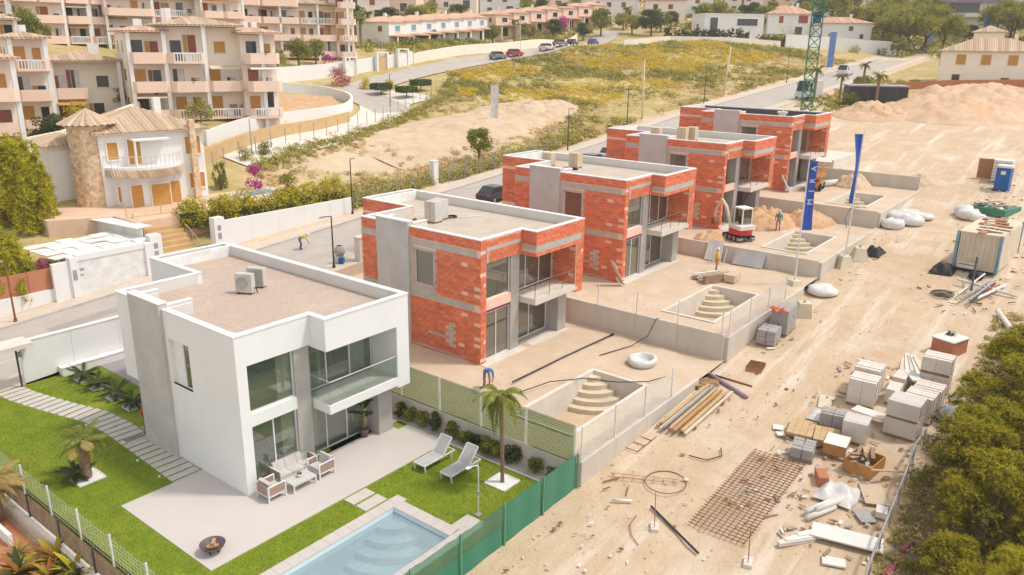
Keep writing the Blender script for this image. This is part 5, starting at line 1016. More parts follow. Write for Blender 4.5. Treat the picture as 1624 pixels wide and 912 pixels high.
def sack(label, loc, r_, h, seed, m='plastic_white', group='white builders bags'):
    n = 14; prof = [(r_*.8,0),(r_*1.05,h*.25),(r_*1.0,h*.6),(r_*.75,h*.9),(r_*.45,h*.85),(.001,h*.75)]
    b = B().lathe(prof,n=n); b.v = [(x*(1+.25*(vnoise(x*3,y*3+seed,.4,seed)-.5)),y*(1+.25*(vnoise(x*3+7,y*3,.4,seed)-.5)),z*(1+.3*(vnoise(x*5,y*5,.3,seed)-.5))) for x,y,z in b.v]
    return tag(b.build('builders_bag', M[m], None, True, loc), label, 'bag', group)
sack('white builders bag lying alone beside the grey hollow blocks',at(37.3,-10.9),.95,.6,1)
for k,(x,y,r_,h) in enumerate(((55.2,-10.9,.9,.8),(57.4,-10.8,1.0,.9),(56.9,-11.9,1.0,.9),(58.8,-11.3,.9,.8),(59.2,-12.4,.8,.5))): sack('white builders bag in the cluster by the concrete wall end',at(x,y),r_,h,10+k)
for k,(x,y,r_,h) in enumerate(((61.0,-15.5,.9,.9),(61.9,-15.0,.8,.9),(60.6,-16.2,.7,.7))): sack('white builders bag in the group near the rubble skip',at(x,y),r_,h,20+k)
b = B().lathe([(.72,0),(.85,.3),(.8,.5),(.7,.58),(.6,.5),(.58,.15),(.001,.12)],n=22); b.v = [(x*1.1,y*.95,z*.72*(1+.25*(vnoise(x*4,y*4,.5,3)-.5))) for x,y,z in b.v]; tag(b.build('sand_bag', M['plastic_white'], None, True, (20.6,-6.6,PZ[1]-.05)),'open round white builders bag on the first brick villa plot','bag')
# site container, lying pipes, coils
t = thing('site_container','cream site container with pale blue corner posts and planks on its roof','container',at(49.9,-18.6,-.1),R(-4)); Lx, Ly, Hh = 6.6, 2.7, 2.75
n = 15
for k in range(n): ya = -Ly/2+.12+k*(Ly-.24)/n; B().box(-Lx/2-.03*(k%2),-Lx/2+.05,ya,ya+(Ly-.24)/n-.015,.15,Hh-.12).build('panel', M['panel_cream'], t)
for s in (-1,1):
    for k in range(12): xa = -Lx/2+.12+k*(Lx-.24)/12; B().box(xa,xa+(Lx-.24)/12-.02,s*Ly/2-.04,s*Ly/2+.03*(k%2),.15,Hh-.12).build('panel', M['panel_cream'], t)
B().box(Lx/2-.05,Lx/2,-Ly/2+.1,Ly/2-.1,.15,Hh-.12).build('panel', M['panel_cream'], t)
B().box(-Lx/2,Lx/2,-Ly/2,Ly/2,Hh-.12,Hh).build('roof', M['panel_cream'], t); B().box(-Lx/2+.05,Lx/2-.05,-Ly/2+.05,Ly/2-.05,.0,.15).build('floor_frame', M['dark_metal'], t)
for x in (-Lx/2,Lx/2):
    for y in (-Ly/2,Ly/2): B().box(x-.09,x+.09,y-.09,y+.09,0,Hh+.02).build('corner_post', M['blue_pale'], t)
B().box(-Lx/2-.06,-Lx/2-.045,-.2,1.1,.15,.6).build('notice_board', M['panel_white'], t); B().box(-Lx/2-.07,-Lx/2-.06,-.1,1.0,.4,.46).build('red_arrow', M['red'], t)
for k in range(11):
    mm = ['rust_light','panel_cream','wood_old','panel_cream','rust_light'][k%5]; tag(B().obox((0,0,0),(rr.uniform(1.2,2.4),.45,.05)).build('plank', M[mm], None, loc=(47.2+k*.55,-18.6+rr.uniform(-.45,.45),tz(49.9,-18.6)+Hh-.02-.0+.02*(k%2)), rz=R(-4+90*(k%2)+rr.uniform(-6,6))),'weathered plank lying on the site container roof','plank','planks on the container')
t = thing('pipe_bundle','bundle of grey and white pipes leaning at the container front','pipes',at(43.4,-19.0),0)
for k,(a,c,r_,m) in enumerate((((-3.3,.3,.1),(1.2,-.7,.5),.07,'grey_metal'),((-3.2,-.2,.1),(.9,-.9,.5),.07,'grey_metal'),((-3.6,-.35,.08),(1.2,-1.0,.35),.07,'dark_metal'),((-2.2,.6,.1),(2.0,-.2,.7),.06,'panel_white'),((-1.5,.0,.3),(2.6,.5,1.6),.07,'black'),((-2.5,-.5,.1),(1.5,-1.6,.3),.09,'panel_white'),((-.2,-2.5,.1),(.3,1.1,.45),.11,'panel_white'),((-1.8,-.3,.2),(.9,-1.3,.4),.05,'red'))): B().tube([a,c],r_,7).build('pipe', M[m], t)
t = thing('hose_coil','flat coil of black and orange hose on the dirt beside the pipes','hose coil',at(41.3,-17.5,.05)); B().tube([((.95-.012*i)*math.cos(i*.5),(.75-.01*i)*math.sin(i*.5),.03+.002*i) for i in range(60)],.03,5).build('hose', M['black'], t); B().tube([(-.4,.3,.15),(.3,-.1,.12),(1.0,-.6,.06)],.03,5).build('orange_hose', M['orange'], t)
sheetmesh('tarpaulin','heap of black tarpaulin beside the container corner post','tarpaulin',at(46.0,-16.6),1.8,1.5,M['black'],7,.7); sheetmesh('tarpaulin','black plastic bundle beside the pyramid concrete foot','tarpaulin',at(47.6,-11.5),2.0,1.3,M['black'],8,.6); sack('black rubbish bag in front of the container notice board',at(45.6,-18.7),.45,.6,31,'black',None)
t = thing('cable_box','red-brown steel box with pale lid near the pines','box',at(32.2,-19.6),R(-20)); B().box(-.75,.75,-.6,.6,0,.85).build('body', M['terracotta'], t); B().box(-.8,.8,-.65,.65,.85,.92).build('lid', M['panel_white'], t); link('weeds', cloud('weeds',[(.3,.2,1.0,.3,.12)],60,.08,M['leaf_dark'],77), t)
for k in range(5): tag(B().obox((0,0,.1),(4.2,.24,.05),R(10+3*k)).build('white_plank', M['panel_white' if k%2 else 'panel_cream'], None, loc=at(28.9-.2*k,-18.0-.28*k,.08*k)),'white plank in the loose pile leading to the red-brown box','plank','planks near the red-brown box')
# toilet, tank, rubble
t = thing('portable_toilet','bright blue portable toilet with pale roof at the far edge of the track','portable toilet',at(71.8,-16.4),R(-4)); B().box(-.6,.6,-.6,.6,0,2.1).build('cabin', M['blue_tank'], t); B().prism([(-.63,-.63),(.63,-.63),(.63,.63),(-.63,.63)],2.1,2.3).build('roof', M['panel_white'], t); B().box(-.62,-.605,-.42,.42,.1,1.95).build('door', M['blue_tank'], t); B().box(-.635,-.62,-.2,.2,1.45,1.8).build('notice', M['panel_white'], t); B().box(-.7,.7,-.7,.7,-.1,.0).build('skid', M['black'], t)
t = thing('block_trolley','white stacked sheets beside a rusty panel behind the blue toilet','sheet stack',at(74.6,-15.9)); 
for k in range(7): B().box(-.7,.7,-.8,.8,.05+k*.3,.3+k*.3).build('sheet', M['panel_white'], t)
t2 = thing('rusty_sheet','rusty brown steel panel standing behind the blue toilet','panel',at(75.3,-14.4),R(10)); B().box(-.06,.06,-.75,.75,0,1.9).build('sheet', M['rust_light'], t2); B().box(-.1,.1,-.8,-.72,0,1.95).build('rib', M['rust'], t2)
t = thing('rubble_skip','low green-edged skip of rubble and scraps beside the white bags','skip',at(64.2,-17.0),R(-15)); B().box(-1.6,1.6,-1.5,1.5,-.1,.5).build('tray', M['green_crane'], t)
for k in range(26): B().obox((rr.uniform(-1.4,1.4),rr.uniform(-1.3,1.3),.55+rr.uniform(0,.25)),(rr.uniform(.3,1.1),rr.uniform(.15,.35),.08),rr.uniform(0,3),0,rr.uniform(-.3,.3),rr.uniform(-.3,.3)).build('scrap', M[['panel_cream','rust_light','panel_white','salmon','card'][k%5]], t)
# plot clutter
t = thing('lumber_pile','pile of white and brown boards beside the pool by the yellow worker','lumber',(34.3,-4.2,PZ[2]-.03),R(-25))
for k in range(9): B().obox((rr.uniform(-.2,.5),-.6+k*.16,.09+.08*(k%3)),(rr.uniform(1.8,3.0),.2,.07),rr.uniform(-.06,.06)).build('board', M[['panel_white','wood','grey_metal','wood_old'][k%4]], t)
for a in (0,): B().box(-1.3,.3,-1.0,-.7,0,.55).build('crate', M['wood_old'], t); B().obox((1.0,-1.1,.3),(1.3,.7,.5),.5).build('carton', M['card'], t)
def lean(label, x, y, z, w_, h, m, rz): t = thing('leaning_sheet', label, 'sheet', (x,y,z), rz, 'sheets leaning on walls'); b_ = B().obox((0,.28,h*.47),(w_,.04,h),0,0,R(-28)); b_.build('sheet', M[m], t); B().obox((0,.26,h*.2),(w_*.3,.05,h*.25),0,0,R(-28)).build('patch', M['panel_white'], t)
lean('shiny grey sheet leaning on the wall behind the yellow worker',39.0,-4.9,PZ[2]-.05,2.3,1.3,'foil',R(-90)); lean('pale plastic sheet leaning on the wall between boards',38.9,-2.2,PZ[2]-.05,1.2,1.6,'plastic_white',R(-90))
lean('grey board leaning at the corner of the second brick villa',28.9,-.2,PZ[2]-.05,.5,1.9,'panel_cream',R(60)); lean('grey board leaning at the corner of the end brick villa',59.6,-.3,PZ[4]-.05,.8,1.7,'cblock',R(10))
lean('striped white bundle leaning under the third villa balcony',48.6,-.6,PZ[3],1.1,1.5,'purple',R(0))
for k in range(6): tag(B().obox((0,0,.5),(.1,.03,1.2),0,0,rr.uniform(-.3,.3),rr.uniform(-.3,.3)).build('white_strip', M['panel_white'], None, loc=(38.5+rr.uniform(-.2,.2),-3.3+k*.2,PZ[2])),'white trim strip standing against the wall behind the yellow worker','trim strip','white trim strips')
t = thing('hose_reel','magenta tarpaulin and black hoop beside the earth heap','hose reel',(51.6,.2,PZ[3])); B().tube([(.0+1.1*math.cos(a),.2,1.0+1.0*math.sin(a)) for a in np.linspace(0,6.283,25)],.03,5).build('hoop', M['black'], t); b = B().lathe([(1.2,0),(1.0,.35),(.4,.6),(.001,.65)],(.6,-.6,.1),12); b.build('tarpaulin', M['magenta'], t, True)
t = thing('white_roll','long white roll lying on the ground behind the orange lift','roll',(66.0,-2.6,PZ[4]),R(-25)); B().tube([(-2.2,0,.3),(2.2,0,.3)],.3,12).build('roll', M['panel_white'], t, True); B().tube([(2.2,0,.3),(2.35,0,.3)],.1,8).build('core', M['card'], t)
t = thing('concrete_mixer','grey cement mixer with blue drum beside the street','mixer',at(21.7,20.0,.12),.5); B().lathe([(.001,.5),(.3,.55),(.42,.8),(.36,1.1),(.2,1.3)],n=14).build('drum', M['cblock'], t, True); B().box(-.1,.1,-.45,.45,0,.5).build('stand', M['panel_white'], t); B().box(-.5,-.2,-.4,-.05,0,.45).build('blue_tub', M['blue_tank'], t)
for k in range(2):
    for s in (-1,1): pass
for lab,x,y,h in (('grey concrete gate post beside the cement mixer',22.9,19.0,1.9),('grey concrete gate post with ledge behind the first brick villa',26.6,19.1,2.1),('white gate pillar behind the first brick villa, beside the parked cars',41.0,19.0,2.3),('white electrical pillar across the street at the field edge',44.2,31.6,2.4)):
    t = thing('gate_post', lab, 'post', at(x,y,0), 0); m = M['white'] if 'white' in lab else M['concrete_light']; B().box(-.35,.35,-.3,.3,-.3,h).build('pillar', m, t); B().box(-.4,.4,-.35,.35,h,h+.08).build('cap', m, t)
# railing beside the pines
t = thing('metal_rail','grey metal handrail running along the edge of the pines','railing',(0,0,0)); P = [(21.0,-20.75),(19.3,-20.7),(15.8,-20.95),(11.2,-21.2),(6.5,-21.6)]
B().tube([(x,y,tz(x,y)+.95) for x,y in P],.045,6).build('top_rail', M['grey_metal'], t)
for i in range(9): x = 7+i*1.75; y = float(np.interp(x,[p_[0] for p_ in P][::-1],[p_[1] for p_ in P][::-1])); B().tube([(x,y,tz(x,y)-.2),(x,y,tz(x,y)+.95)],.035,6).build('post', M['grey_metal'], t)
for k,(x,y) in enumerate(((13.2,-21.9),(11.4,-21.7))): tag(B().tube([(-.35,.1,.06),(.35,-.1,.09)],.1,8).build('pink_tube', M['magenta' if k else 'flower_pink'], None, True, at(x,y)),'%s pink plastic tube lying under the pines' % ('bright' if k else 'faded'),'tube')
# small stones and debris
r = np.random.default_rng(11); N_ = 3600; xs = r.uniform(-2,78,N_); ys = -9.9-np.abs(r.normal(0,5.5,N_)); keep = (ys>-23); xs, ys = xs[keep], ys[keep]; zs = terr(xs,ys); V = []; Fc = []
s_ = r.gamma(1.6,.014,len(xs))+.008
base = np.array([(1,0,0),(0,1,0),(-1,0,0),(0,-1,0),(0,0,.7)]); Vn = (base[None]*s_[:,None,None]*r.uniform(.5,1.3,(len(xs),5,3))+np.stack([xs,ys,zs+.05],1)[:,None]).reshape(-1,3)
k5 = np.arange(len(xs))*5; Ft = np.concatenate([np.stack([k5+a,k5+c,k5+4],1) for a,c in ((0,1),(1,2),(2,3),(3,0))])
dm('stones', (.52,.41,.30), c2=(.66,.57,.47), sc_=2, isl=.3)
link('rubble', fastmesh('rubble', Vn, Ft, M['stones']), kind='stuff')
for i in range(1,5):
    n_ = 420; xs = r.uniform(-5,9,n_); ys = r.uniform(-9.4,-.6,n_); kp = ~((xs>-3.9)&(xs<3.6)&(ys<-4.7)&(ys>-8.6)); xs, ys = xs[kp], ys[kp]; s_ = r.gamma(1.6,.013,len(xs))+.008
    Vn = (base[None]*s_[:,None,None]*r.uniform(.5,1.3,(len(xs),5,3))+np.stack([xs+PX[i],ys,np.full(len(xs),PZ[i]-.05)],1)[:,None]).reshape(-1,3); k5 = np.arange(len(xs))*5
    link('rubble', fastmesh('rubble', Vn, np.concatenate([np.stack([k5+a,k5+c,k5+4],1) for a,c in ((0,1),(1,2),(2,3),(3,0))]), M['stones']), kind='stuff')

def debris(n, seed, xr, yr, ms, big=.35):
    r = random.Random(seed)
    for m in ms:
        b = B()
        for k in range(n):
            x, y = r.uniform(*xr), r.uniform(*yr); l = r.uniform(.08,big)*(2 if r.random()<.15 else 1)
            b.obox((x,y,tz(x,y)+.06+r.random()*.05),(l,r.uniform(.03,.16),r.uniform(.015,.06)),r.uniform(0,3.1),0,r.uniform(-.25,.25),r.uniform(-.25,.25))
        b.build('scrap', M[m], None, kind='stuff')
debris(42, 1, (11,29), (-21,-15.2), ('panel_white','wood','rust_light','cblock','wood_old'))
debris(26, 2, (38,56), (-21.5,-15.5), ('panel_white','rust','black','wood'))
debris(24, 3, (58,78), (-19,-14.5), ('panel_white','rust_light','salmon','wood_old'))
debris(16, 4, (-1,24), (-14.5,-10.4), ('panel_white','rust','wood_old'), .2)
debris(14, 5, (26,60), (-12.5,-10.2), ('panel_white','cblock','wood'), .3)
# ---------------------------------------------------------------- houses beyond the street
def hiproof(x0, x1, y0, y1, z, pitch=.42, ov=.5, tw=.34):
    b = B(); x0 -= ov; x1 += ov; y0 -= ov; y1 += ov; W_, D_ = x1-x0, y1-y0; Dm = min(W_, D_)/2
    b.box(x0,x1,y0,y1,z-.14,z-.02)
    for side in range(4):
        L_ = W_ if side % 2 == 0 else D_; n = max(3,int(L_/tw)); s = L_/n
        def pt(u, run, dz):
            zz = z+run*pitch+dz
            return [(x0+u,y0+run,zz),(x1-run,y0+u,zz),(x1-u,y1-run,zz),(x0+run,y1-u,zz)][side]
        for k in range(n):
            ua, uc, ue = k*s, (k+.5)*s, (k+1)*s; f = lambda u: max(.0, min(u, L_-u, Dm))
            b.add([pt(ua,0,-.02),pt(uc,-.05,.07),pt(ue,0,-.02),pt(ua,f(ua),-.02),pt(uc,f(uc),.07),pt(ue,f(ue),-.02)],[(0,1,4,3),(1,2,5,4)])
    return b
def wpart(t, W_, D_, face, u, z, w_, h, fm, pm, name='window', off=.0):
    """window or shutter on one face (f front, l left, r right, k back): frame + inset pane"""
    fr = B(); pn = B(); e = .10
    def bx(b, a0, a1, d0, d1, z0, z1):
        if face == 'f': b.box(a0,a1,-D_/2-d1,-D_/2-d0,z0,z1)
        elif face == 'k': b.box(a0,a1,D_/2+d0,D_/2+d1,z0,z1)
        elif face == 'l': b.box(-W_/2-d1,-W_/2-d0,a0,a1,z0,z1)
        else: b.box(W_/2+d0,W_/2+d1,a0,a1,z0,z1)
    a0, a1 = u-w_/2, u+w_/2
    bx(fr,a0-e,a0,off,off+.09,z-e,z+h+e); bx(fr,a1,a1+e,off,off+.09,z-e,z+h+e); bx(fr,a0,a1,off,off+.09,z+h,z+h+e); bx(fr,a0,a1,off,off+.11,z-e,z)
    o = fr.build(name, fm, t); bx(pn,a0,a1,off,off+.03,z,z+h); pn.build('pane' if pm in (M['car_glass'],M['dark_open']) else 'shutter', pm, o); return o
def house(name, label, loc, rz, W_, D_, H, wm, rm, wins, pitch=.42, chim=True, flat=False, cat='house', group=None, ov=.5):
    t = thing(name, label, cat, loc, rz, group); B().box(-W_/2,W_/2,-D_/2,D_/2,-1.5,H).build('wall', wm, t)
    if flat: r_ = B().box(-W_/2-.05,W_/2+.05,-D_/2-.05,D_/2+.05,H,H+.25).build('roof', rm, t)
    else: r_ = hiproof(-W_/2,W_/2,-D_/2,D_/2,H,pitch,ov).build('roof', rm, t)
    if chim: B().box(W_*.2,W_*.2+.6,-.3,.3,H,H+min(W_,D_)/2*pitch+.9).build('chimney', wm, r_)
    for w_ in wins: wpart(t, W_, D_, *w_)
    return t
CG = M['car_glass']; SH_ = M['shutter']; CR = M['cream']; WH = M['white']
# the stone tower villa
TV = house('stone_tower_villa','white villa with stone stair tower, tiled hip roofs and wooden shutters',(19.6,44.6,4.25),R(-10),8.6,8.6,6.1,WH,M['tile'],
 [('f',-3.3,3.9,.8,1.4,CR,SH_),('f',-1.6,3.4,1.0,2.1,CR,SH_),('f',3.3,3.9,1.3,1.5,CR,SH_),('f',3.4,.9,1.3,1.3,CR,SH_),('l',-2.0,3.6,.9,1.3,CR,SH_),('r',0,3.7,1.2,1.3,CR,SH_)],.36)
# bay: curved ground floor with terrace above and tiled skirt roof
n = 11; arc = [(-3.6+5.4*k/n*1.0, -4.3-1.9*math.sin(math.pi*(k/n))**.7) for k in range(n+1)]
B().prism([(-3.6,-4.3)]+arc[1:-1]+[(1.8,-4.3)][::1],-1.5,2.9).build('bay_wall', WH, TV)
sk = B()
for k in range(40):
    q0, q1 = k/40, (k+1)/40
    def ap(q, o, z): x = -4.1+6.4*q; y = -4.3-(2.0+o)*math.sin(math.pi*q)**.6; return (x, y-(.15 if o else 0), z)
    mid = (q0+q1)/2; sk.add([ap(q0,.9,2.55),ap(mid,.95,2.66),ap(q1,.9,2.55),ap(q0,0,3.05),ap(mid,0,3.15),ap(q1,0,3.05)],[(0,1,4,3),(1,2,5,4)])
sk.build('skirt_roof', M['tile'], TV)
tp = B().prism([(-4.1,-4.3)]+[(-4.1+6.4*k/16, -4.3-2.0*math.sin(math.pi*k/16)**.6) for k in range(1,16)]+[(2.3,-4.3)],2.95,3.3).build('terrace', WH, TV)
for k in range(1,16,1):
    p = (-4.1+6.4*k/16, -4.22-1.9*math.sin(math.pi*k/16)**.6); B().box(p[0]-.02,p[0]+.02,p[1]-.02,p[1]+.02,3.3,4.2).build('rail_post', M['panel_cream'], tp)
B().tube([(-4.1+6.4*k/16, -4.22-1.9*math.sin(math.pi*k/16)**.6, 4.2) for k in range(17)],.03,5).build('handrail', M['panel_cream'], tp)
for u, w_, yy in ((-2.2,1.0,-5.75),(-.45,1.5,-6.12),(1.0,.8,-5.45)):
    d = B().box(u-w_/2-.08,u+w_/2+.08,yy-.22,yy-.1,-.6,1.95).build('door', CR, TV); B().box(u-w_/2,u+w_/2,yy-.25,yy-.2,-.6,1.87).build('shutter', SH_, d)
wpart(TV,8.6,11.2,'f',-3.05+.0,.4,.8,1.3,CR,SH_,off=-.75)
B().box(-1.9,-1.75,-5.5,-5.35,3.3,5.4).build('pergola_post', WH, TV); B().box(-1.95,1.0,-5.55,-4.3,5.4,5.55).build('pergola_slab', WH, TV)
tw = B().lathe([(1.6,-1.5),(1.6,6.9)],(-4.5,-2.6,0),18).build('stone_tower', M['stone'], TV)
tr = B(); 
for k in range(26):
    a0, a1, am = 6.283*k/26, 6.283*(k+1)/26, 6.283*(k+.5)/26; c = (-4.5,-2.6)
    tr.add([(c[0]+2.2*math.cos(a0),c[1]+2.2*math.sin(a0),6.75),(c[0]+2.25*math.cos(am),c[1]+2.25*math.sin(am),6.86),(c[0]+2.2*math.cos(a1),c[1]+2.2*math.sin(a1),6.75),(c[0],c[1],8.05)],[(0,1,3),(1,2,3)])
tr.build('tower_roof', M['tile'], TV); B().lathe([(2.15,6.75),(1.6,6.7)],(-4.5,-2.6,0),18).build('tower_eaves', CR, TV)
B().box(-7.4,-4.3,-1.2,3.5,-1.5,5.0).build('side_wing', WH, TV); hiproof(-7.4,-4.3,-1.2,3.5,5.0,.36,.5).build('side_wing_roof', M['tile'], TV)
B().box(3.0,3.5,-4.85,-4.3,-1,6.9).build('stone_chimney', M['stone'], TV)
dm('terrace', (.70,.50,.36), c2=(.64,.45,.31), sc_=1.2)
gt = struct(B().prism([(13.2,33.6),(33.2,33.4),(33.2,46),(30,52),(9,52),(9,39),(13.2,37)],0.8,4.3),'garden_terrace', M['terrace'])
st = thing('garden_stairs','orange tiled garden stairs rising to the stone tower villa','stairs',(15.2,31.0,1.35))
for k in range(9): B().box(-1.5,1.6,k*.42,(k+1)*.42+.02,-.4,.33+k*.327).build('step', M['ochre'], st)
for x in (-1.6,1.7):
    for k in range(5): B().tube([(x,.2+k*.9,.3+k*.55),(x,.2+k*.9,1.2+k*.55)],.03).build('rail_post', M['ochre'], st)
    B().tube([(x,.2,1.2),(x,3.8,3.4)],.03).build('handrail', M['ochre'], st)
wire_fence('ochre railing along the terrace edge of the stone tower villa',((13.4,35.4),(24,34.0)),(4.3,4.3),.95,M['ochre'],M['ochre'],None,.9,.16,.02)
t = thing('garden_pool','small blue garden pool behind the hedge of the stone tower villa','pool',(26.5,37.2,4.3)); B().box(-2.2,2.2,-1.3,1.3,.0,.06).build('coping', M['coping'], t); B().box(-1.9,1.9,-1.0,1.0,.06,.068).build('water', M['blue_pale'], t)
wallbox('garden_wall','white garden wall below the long yellow-green hedge',18.6,32.2,30.6,30.9,1.2,3.95,WH)
for lab,x in (('white gate pillar with meter boxes beside the long hedge',18.2),('white gate pillar at the foot of the orange stairs',12.9)):
    t = thing('gate_pillar',lab,'pillar',at(x,30.6)); B().box(-.45,.45,-.35,.35,-.2,2.7).build('pillar', WH, t); B().box(-.2,.1,-.37,-.35,1.0,1.5).build('meter_box', M['grey_metal'], t); B().box(-.2,.1,-.37,-.35,1.7,2.1).build('meter_box', M['grey_metal'], t)
# garage and carport
t = thing('garage','white garage front with roller door and square pillars on the street','garage',(9.6,30.0,.7)); B().box(-2.6,2.2,-.02,.12,-.3,2.45).build('roller_door', M['coping'], t)
for z in np.arange(.1,2.3,.16): B().box(-2.55,2.15,-.035,-.02,z,z+.012).build('door_slat', M['white_metal'], t)
B().box(2.2,2.75,-.2,.5,-.3,2.75).build('pillar', WH, t); B().box(-3.1,-2.6,-.2,.5,-.3,2.75).build('pillar', WH, t); B().box(-2.6,2.2,-.1,.45,2.45,2.85).build('lintel', WH, t); B().box(-4.2,-3.1,.0,.3,-.3,2.5).build('side_wall', WH, t); B().box(-3.0,-2.75,-.24,-.2,1.2,1.9).build('meter_box', M['grey_metal'], t)
for z,l in ((1.75,.28),(1.35,.2)): B().box(-2.45,-2.45+l,-.05,-.035,z,z+.14).build('house_number', M['grey_metal'], t)
t = thing('carport','flat white carport roof of overlapping panels behind the garage front','carport',(9.4,33.2,3.35),R(3))
for i in range(6):
    for j in range(4): B().obox((-3.1+i*1.2,-1.9+j*1.25,.04*((i+j)%2)+.02*j),(1.16,1.2,.05),0,0,R(3*((i*7+j*3)%3-1)),R(2*((i+j)%3-1))).build('panel', M['coping'] if (i+j)%3 else M['panel_white'], t)
for x in (-3.3,3.3):
    for y in (-2.2,2.2): B().box(x-.05,x+.05,y-.05,y+.05,-2.2,0).build('post', WH, t)
t = thing('panel_fence','pale ribbed panel fence between the carport and the orange stairs','fence',(12.9,32.2,1.2),R(98))
for k in range(9): B().box(k*.72,k*.72+.7,-.04,.04+.02*(k%2),-.2,2.9).build('panel', M['panel_white'], t)
B().box(-.1,6.5,-.8,.5,2.95,3.0).build('awning', M['coping'], t)
wallbox('garden_wall','white garden wall below terracotta screen panels',-14,6.2,30.3,30.6,-.3,1.45,WH)
for k in range(3):
    t = thing('screen_panel','terracotta screen panel on the white garden wall','screen',(-.2+k*2.1,30.5,1.45),0,'terracotta screens'); B().box(0,2.06,-.04,.04,0,1.45).build('panel', M['terracotta'], t); B().box(2.06,2.1,-.05,.05,-.02,1.5).build('post', M['rust'], t)
# apartment blocks
def apart(label, loc, rz, W_, D_, nf, nb, seed, wm='cream', dep=1.7):
    rr = random.Random(seed); t = thing('apartment_block', label, 'apartment block', loc, rz, 'apartment blocks on the hillside'); fh = 3.0; bw = W_/nb; i = 0; prev = None
    while i < nb:
        k2 = min(nb-i, rr.choice((1,2,2))); n_ = nf if rr.random() < .6 else max(1,nf-1); oy = rr.uniform(-1.6,1.2); xa, xb = -W_/2+i*bw, -W_/2+(i+k2)*bw; H = n_*fh+rr.choice((0,.35,.7)); w2 = xb-xa; xm = (xa+xb)/2; D2 = D_+2*oy*0; y0 = -D_/2+oy
        wl = B().box(xa,xb,y0,D_/2,-3,H).build('wall', M[wm], t)
        r_ = hiproof(xa,xb,y0-dep*.85,D_/2,H+.2,.22,.5,.4).build('roof', M['tile_red' if rr.random()<.4 else 'tile'], t)
        for k in range(2): x = rr.uniform(xa+.6,xb-.6); y = rr.uniform(-1,2); B().box(x-.3,x+.3,y-.3,y+.3,H+.3,H+1.0+min(w2,D_)*.13).build('chimney', M['white'], r_)
        for x in ((xa+.2,xb-.2) if rr.random()<.8 else (xm,)): B().box(x-.2,x+.2,y0-dep,y0-dep+.4,-3,H+.1).build('column', M['white'], t)
        for f in range(n_):
            z = f*fh
            wide = k2 > 1 and rr.random() < .75
            for q in range(k2):
                x0 = xa+q*bw; x1 = x0+bw; xc = x0+bw/2; bx0, bx1 = x0, x1
                if wide and q == 0: bx1 = xb
                if rr.random() < .12 and k2 > 1 and not wide:
                    B().box(xc-.6,xc+.6,y0-.03,y0,z+1,z+2.2).build('window', rr.choice([SH_,CG,M['shutter_red']]), t); B().box(xc-.72,xc+.72,y0-.1,y0,z+.86,z+1).build('window_sill', M['salmon'], t); continue
                out = rr.choice((0,.35,.7)); yb = y0-dep-out; ch = .5; P = [(bx0+.02,y0),(bx0+.02,yb+ch),(bx0+ch,yb),(bx1-ch,yb),(bx1-.02,yb+ch),(bx1-.02,y0)]
                if not (wide and q): bl = B().prism(P[::-1],z-.14,z+.1).build('balcony', M['salmon'], t)
                if wide and q: sd = ()
                elif rr.random() < .25:
                    B().box(bx0+ch,bx1-ch,yb,yb+.12,z+.88,z+1.02).build('balustrade_top', M['coping'], bl); g = B()
                    for k in range(int((bx1-bx0-2*ch)/.28)): g.box(bx0+ch+.1+k*.28,bx0+ch+.2+k*.28,yb+.02,yb+.1,z+.1,z+.88)
                    g.build('baluster', M['coping'], bl, kind='stuff')
                    sd = (0,3)
                else: sd = (0,1,2,3)
                for e in ((1,2),(2,3),(3,4)):
                    if (e == (2,3) and len(sd) == 2) or not sd: continue
                    (ax,ay),(cx,cy) = P[e[0]],P[e[1]]; d = Vector((cx-ax,cy-ay)).normalized(); nn = Vector((-d.y,d.x))*.16; B().prism([(ax,ay),(cx,cy),(cx-nn.x*-1,cy-nn.y*-1),(ax+nn.x,ay+nn.y)],z+.1,z+1.02).build('parapet', M['salmon'], bl)
                for u, w_, zz, hh in ((xc-bw*.2,bw*.3,z+.12,2.15),(xc+bw*.24,bw*.22,z+(.12 if rr.random()<.5 else .95),1.9 if rr.random()<.4 else 1.2)):
                    pm = rr.choice([CG,CG,M['shutter_red'],M['dark_open'],SH_]); fr_ = B(); e = .08; fr_.box(u-w_/2-e,u-w_/2,y0-.07,y0,zz,zz+hh).box(u+w_/2,u+w_/2+e,y0-.07,y0,zz,zz+hh).box(u-w_/2-e,u+w_/2+e,y0-.08,y0,zz+hh,zz+hh+e); o = fr_.build('window', M['white'], t); B().box(u-w_/2,u+w_/2,y0-.025,y0,zz,zz+hh).build('pane', pm, o)
                    if rr.random() < .35: B().box(u-w_/2-.45,u-w_/2-.05,y0-.12,y0-.08,zz,zz+hh).build('shutter', SH_ if rr.random()<.5 else M['shutter_red'], o)
                    if rr.random() < .3: B().box(u-w_*.1,u+w_*.48,y0-.04,y0-.026,zz,zz+hh).build('curtain', M['curtain'], o)
                v = rr.random()
                if v < .25: B().obox((xc,yb+.55,z+2.45),(bw*.8,1.3,.06),0,0,R(14)).build('awning', M[rr.choice(['panel_white','shutter','panel_cream'])], t)
                elif v < .5: B().box(xc-.1,xc+.5,yb+.5,yb+1.0,z+.1,z+.75).build('balcony_table', M['white'], bl)
                elif v < .65: link('balcony_plant', SHR, bl, (xc+.4,yb+.35,z+.5), scale=.9)
        for u in (-D_*.2,D_*.22):
            for f in range(n_): B().box(xa-.04,xa,u-.5,u+.5,f*fh+1,f*fh+2.2).build('window', rr.choice([SH_,CG]), t); B().box(xb,xb+.04,u-.5,u+.5,f*fh+1,f*fh+2.2).build('window', rr.choice([SH_,CG]), t)
        i += k2
    return t
SHR = SH[1]
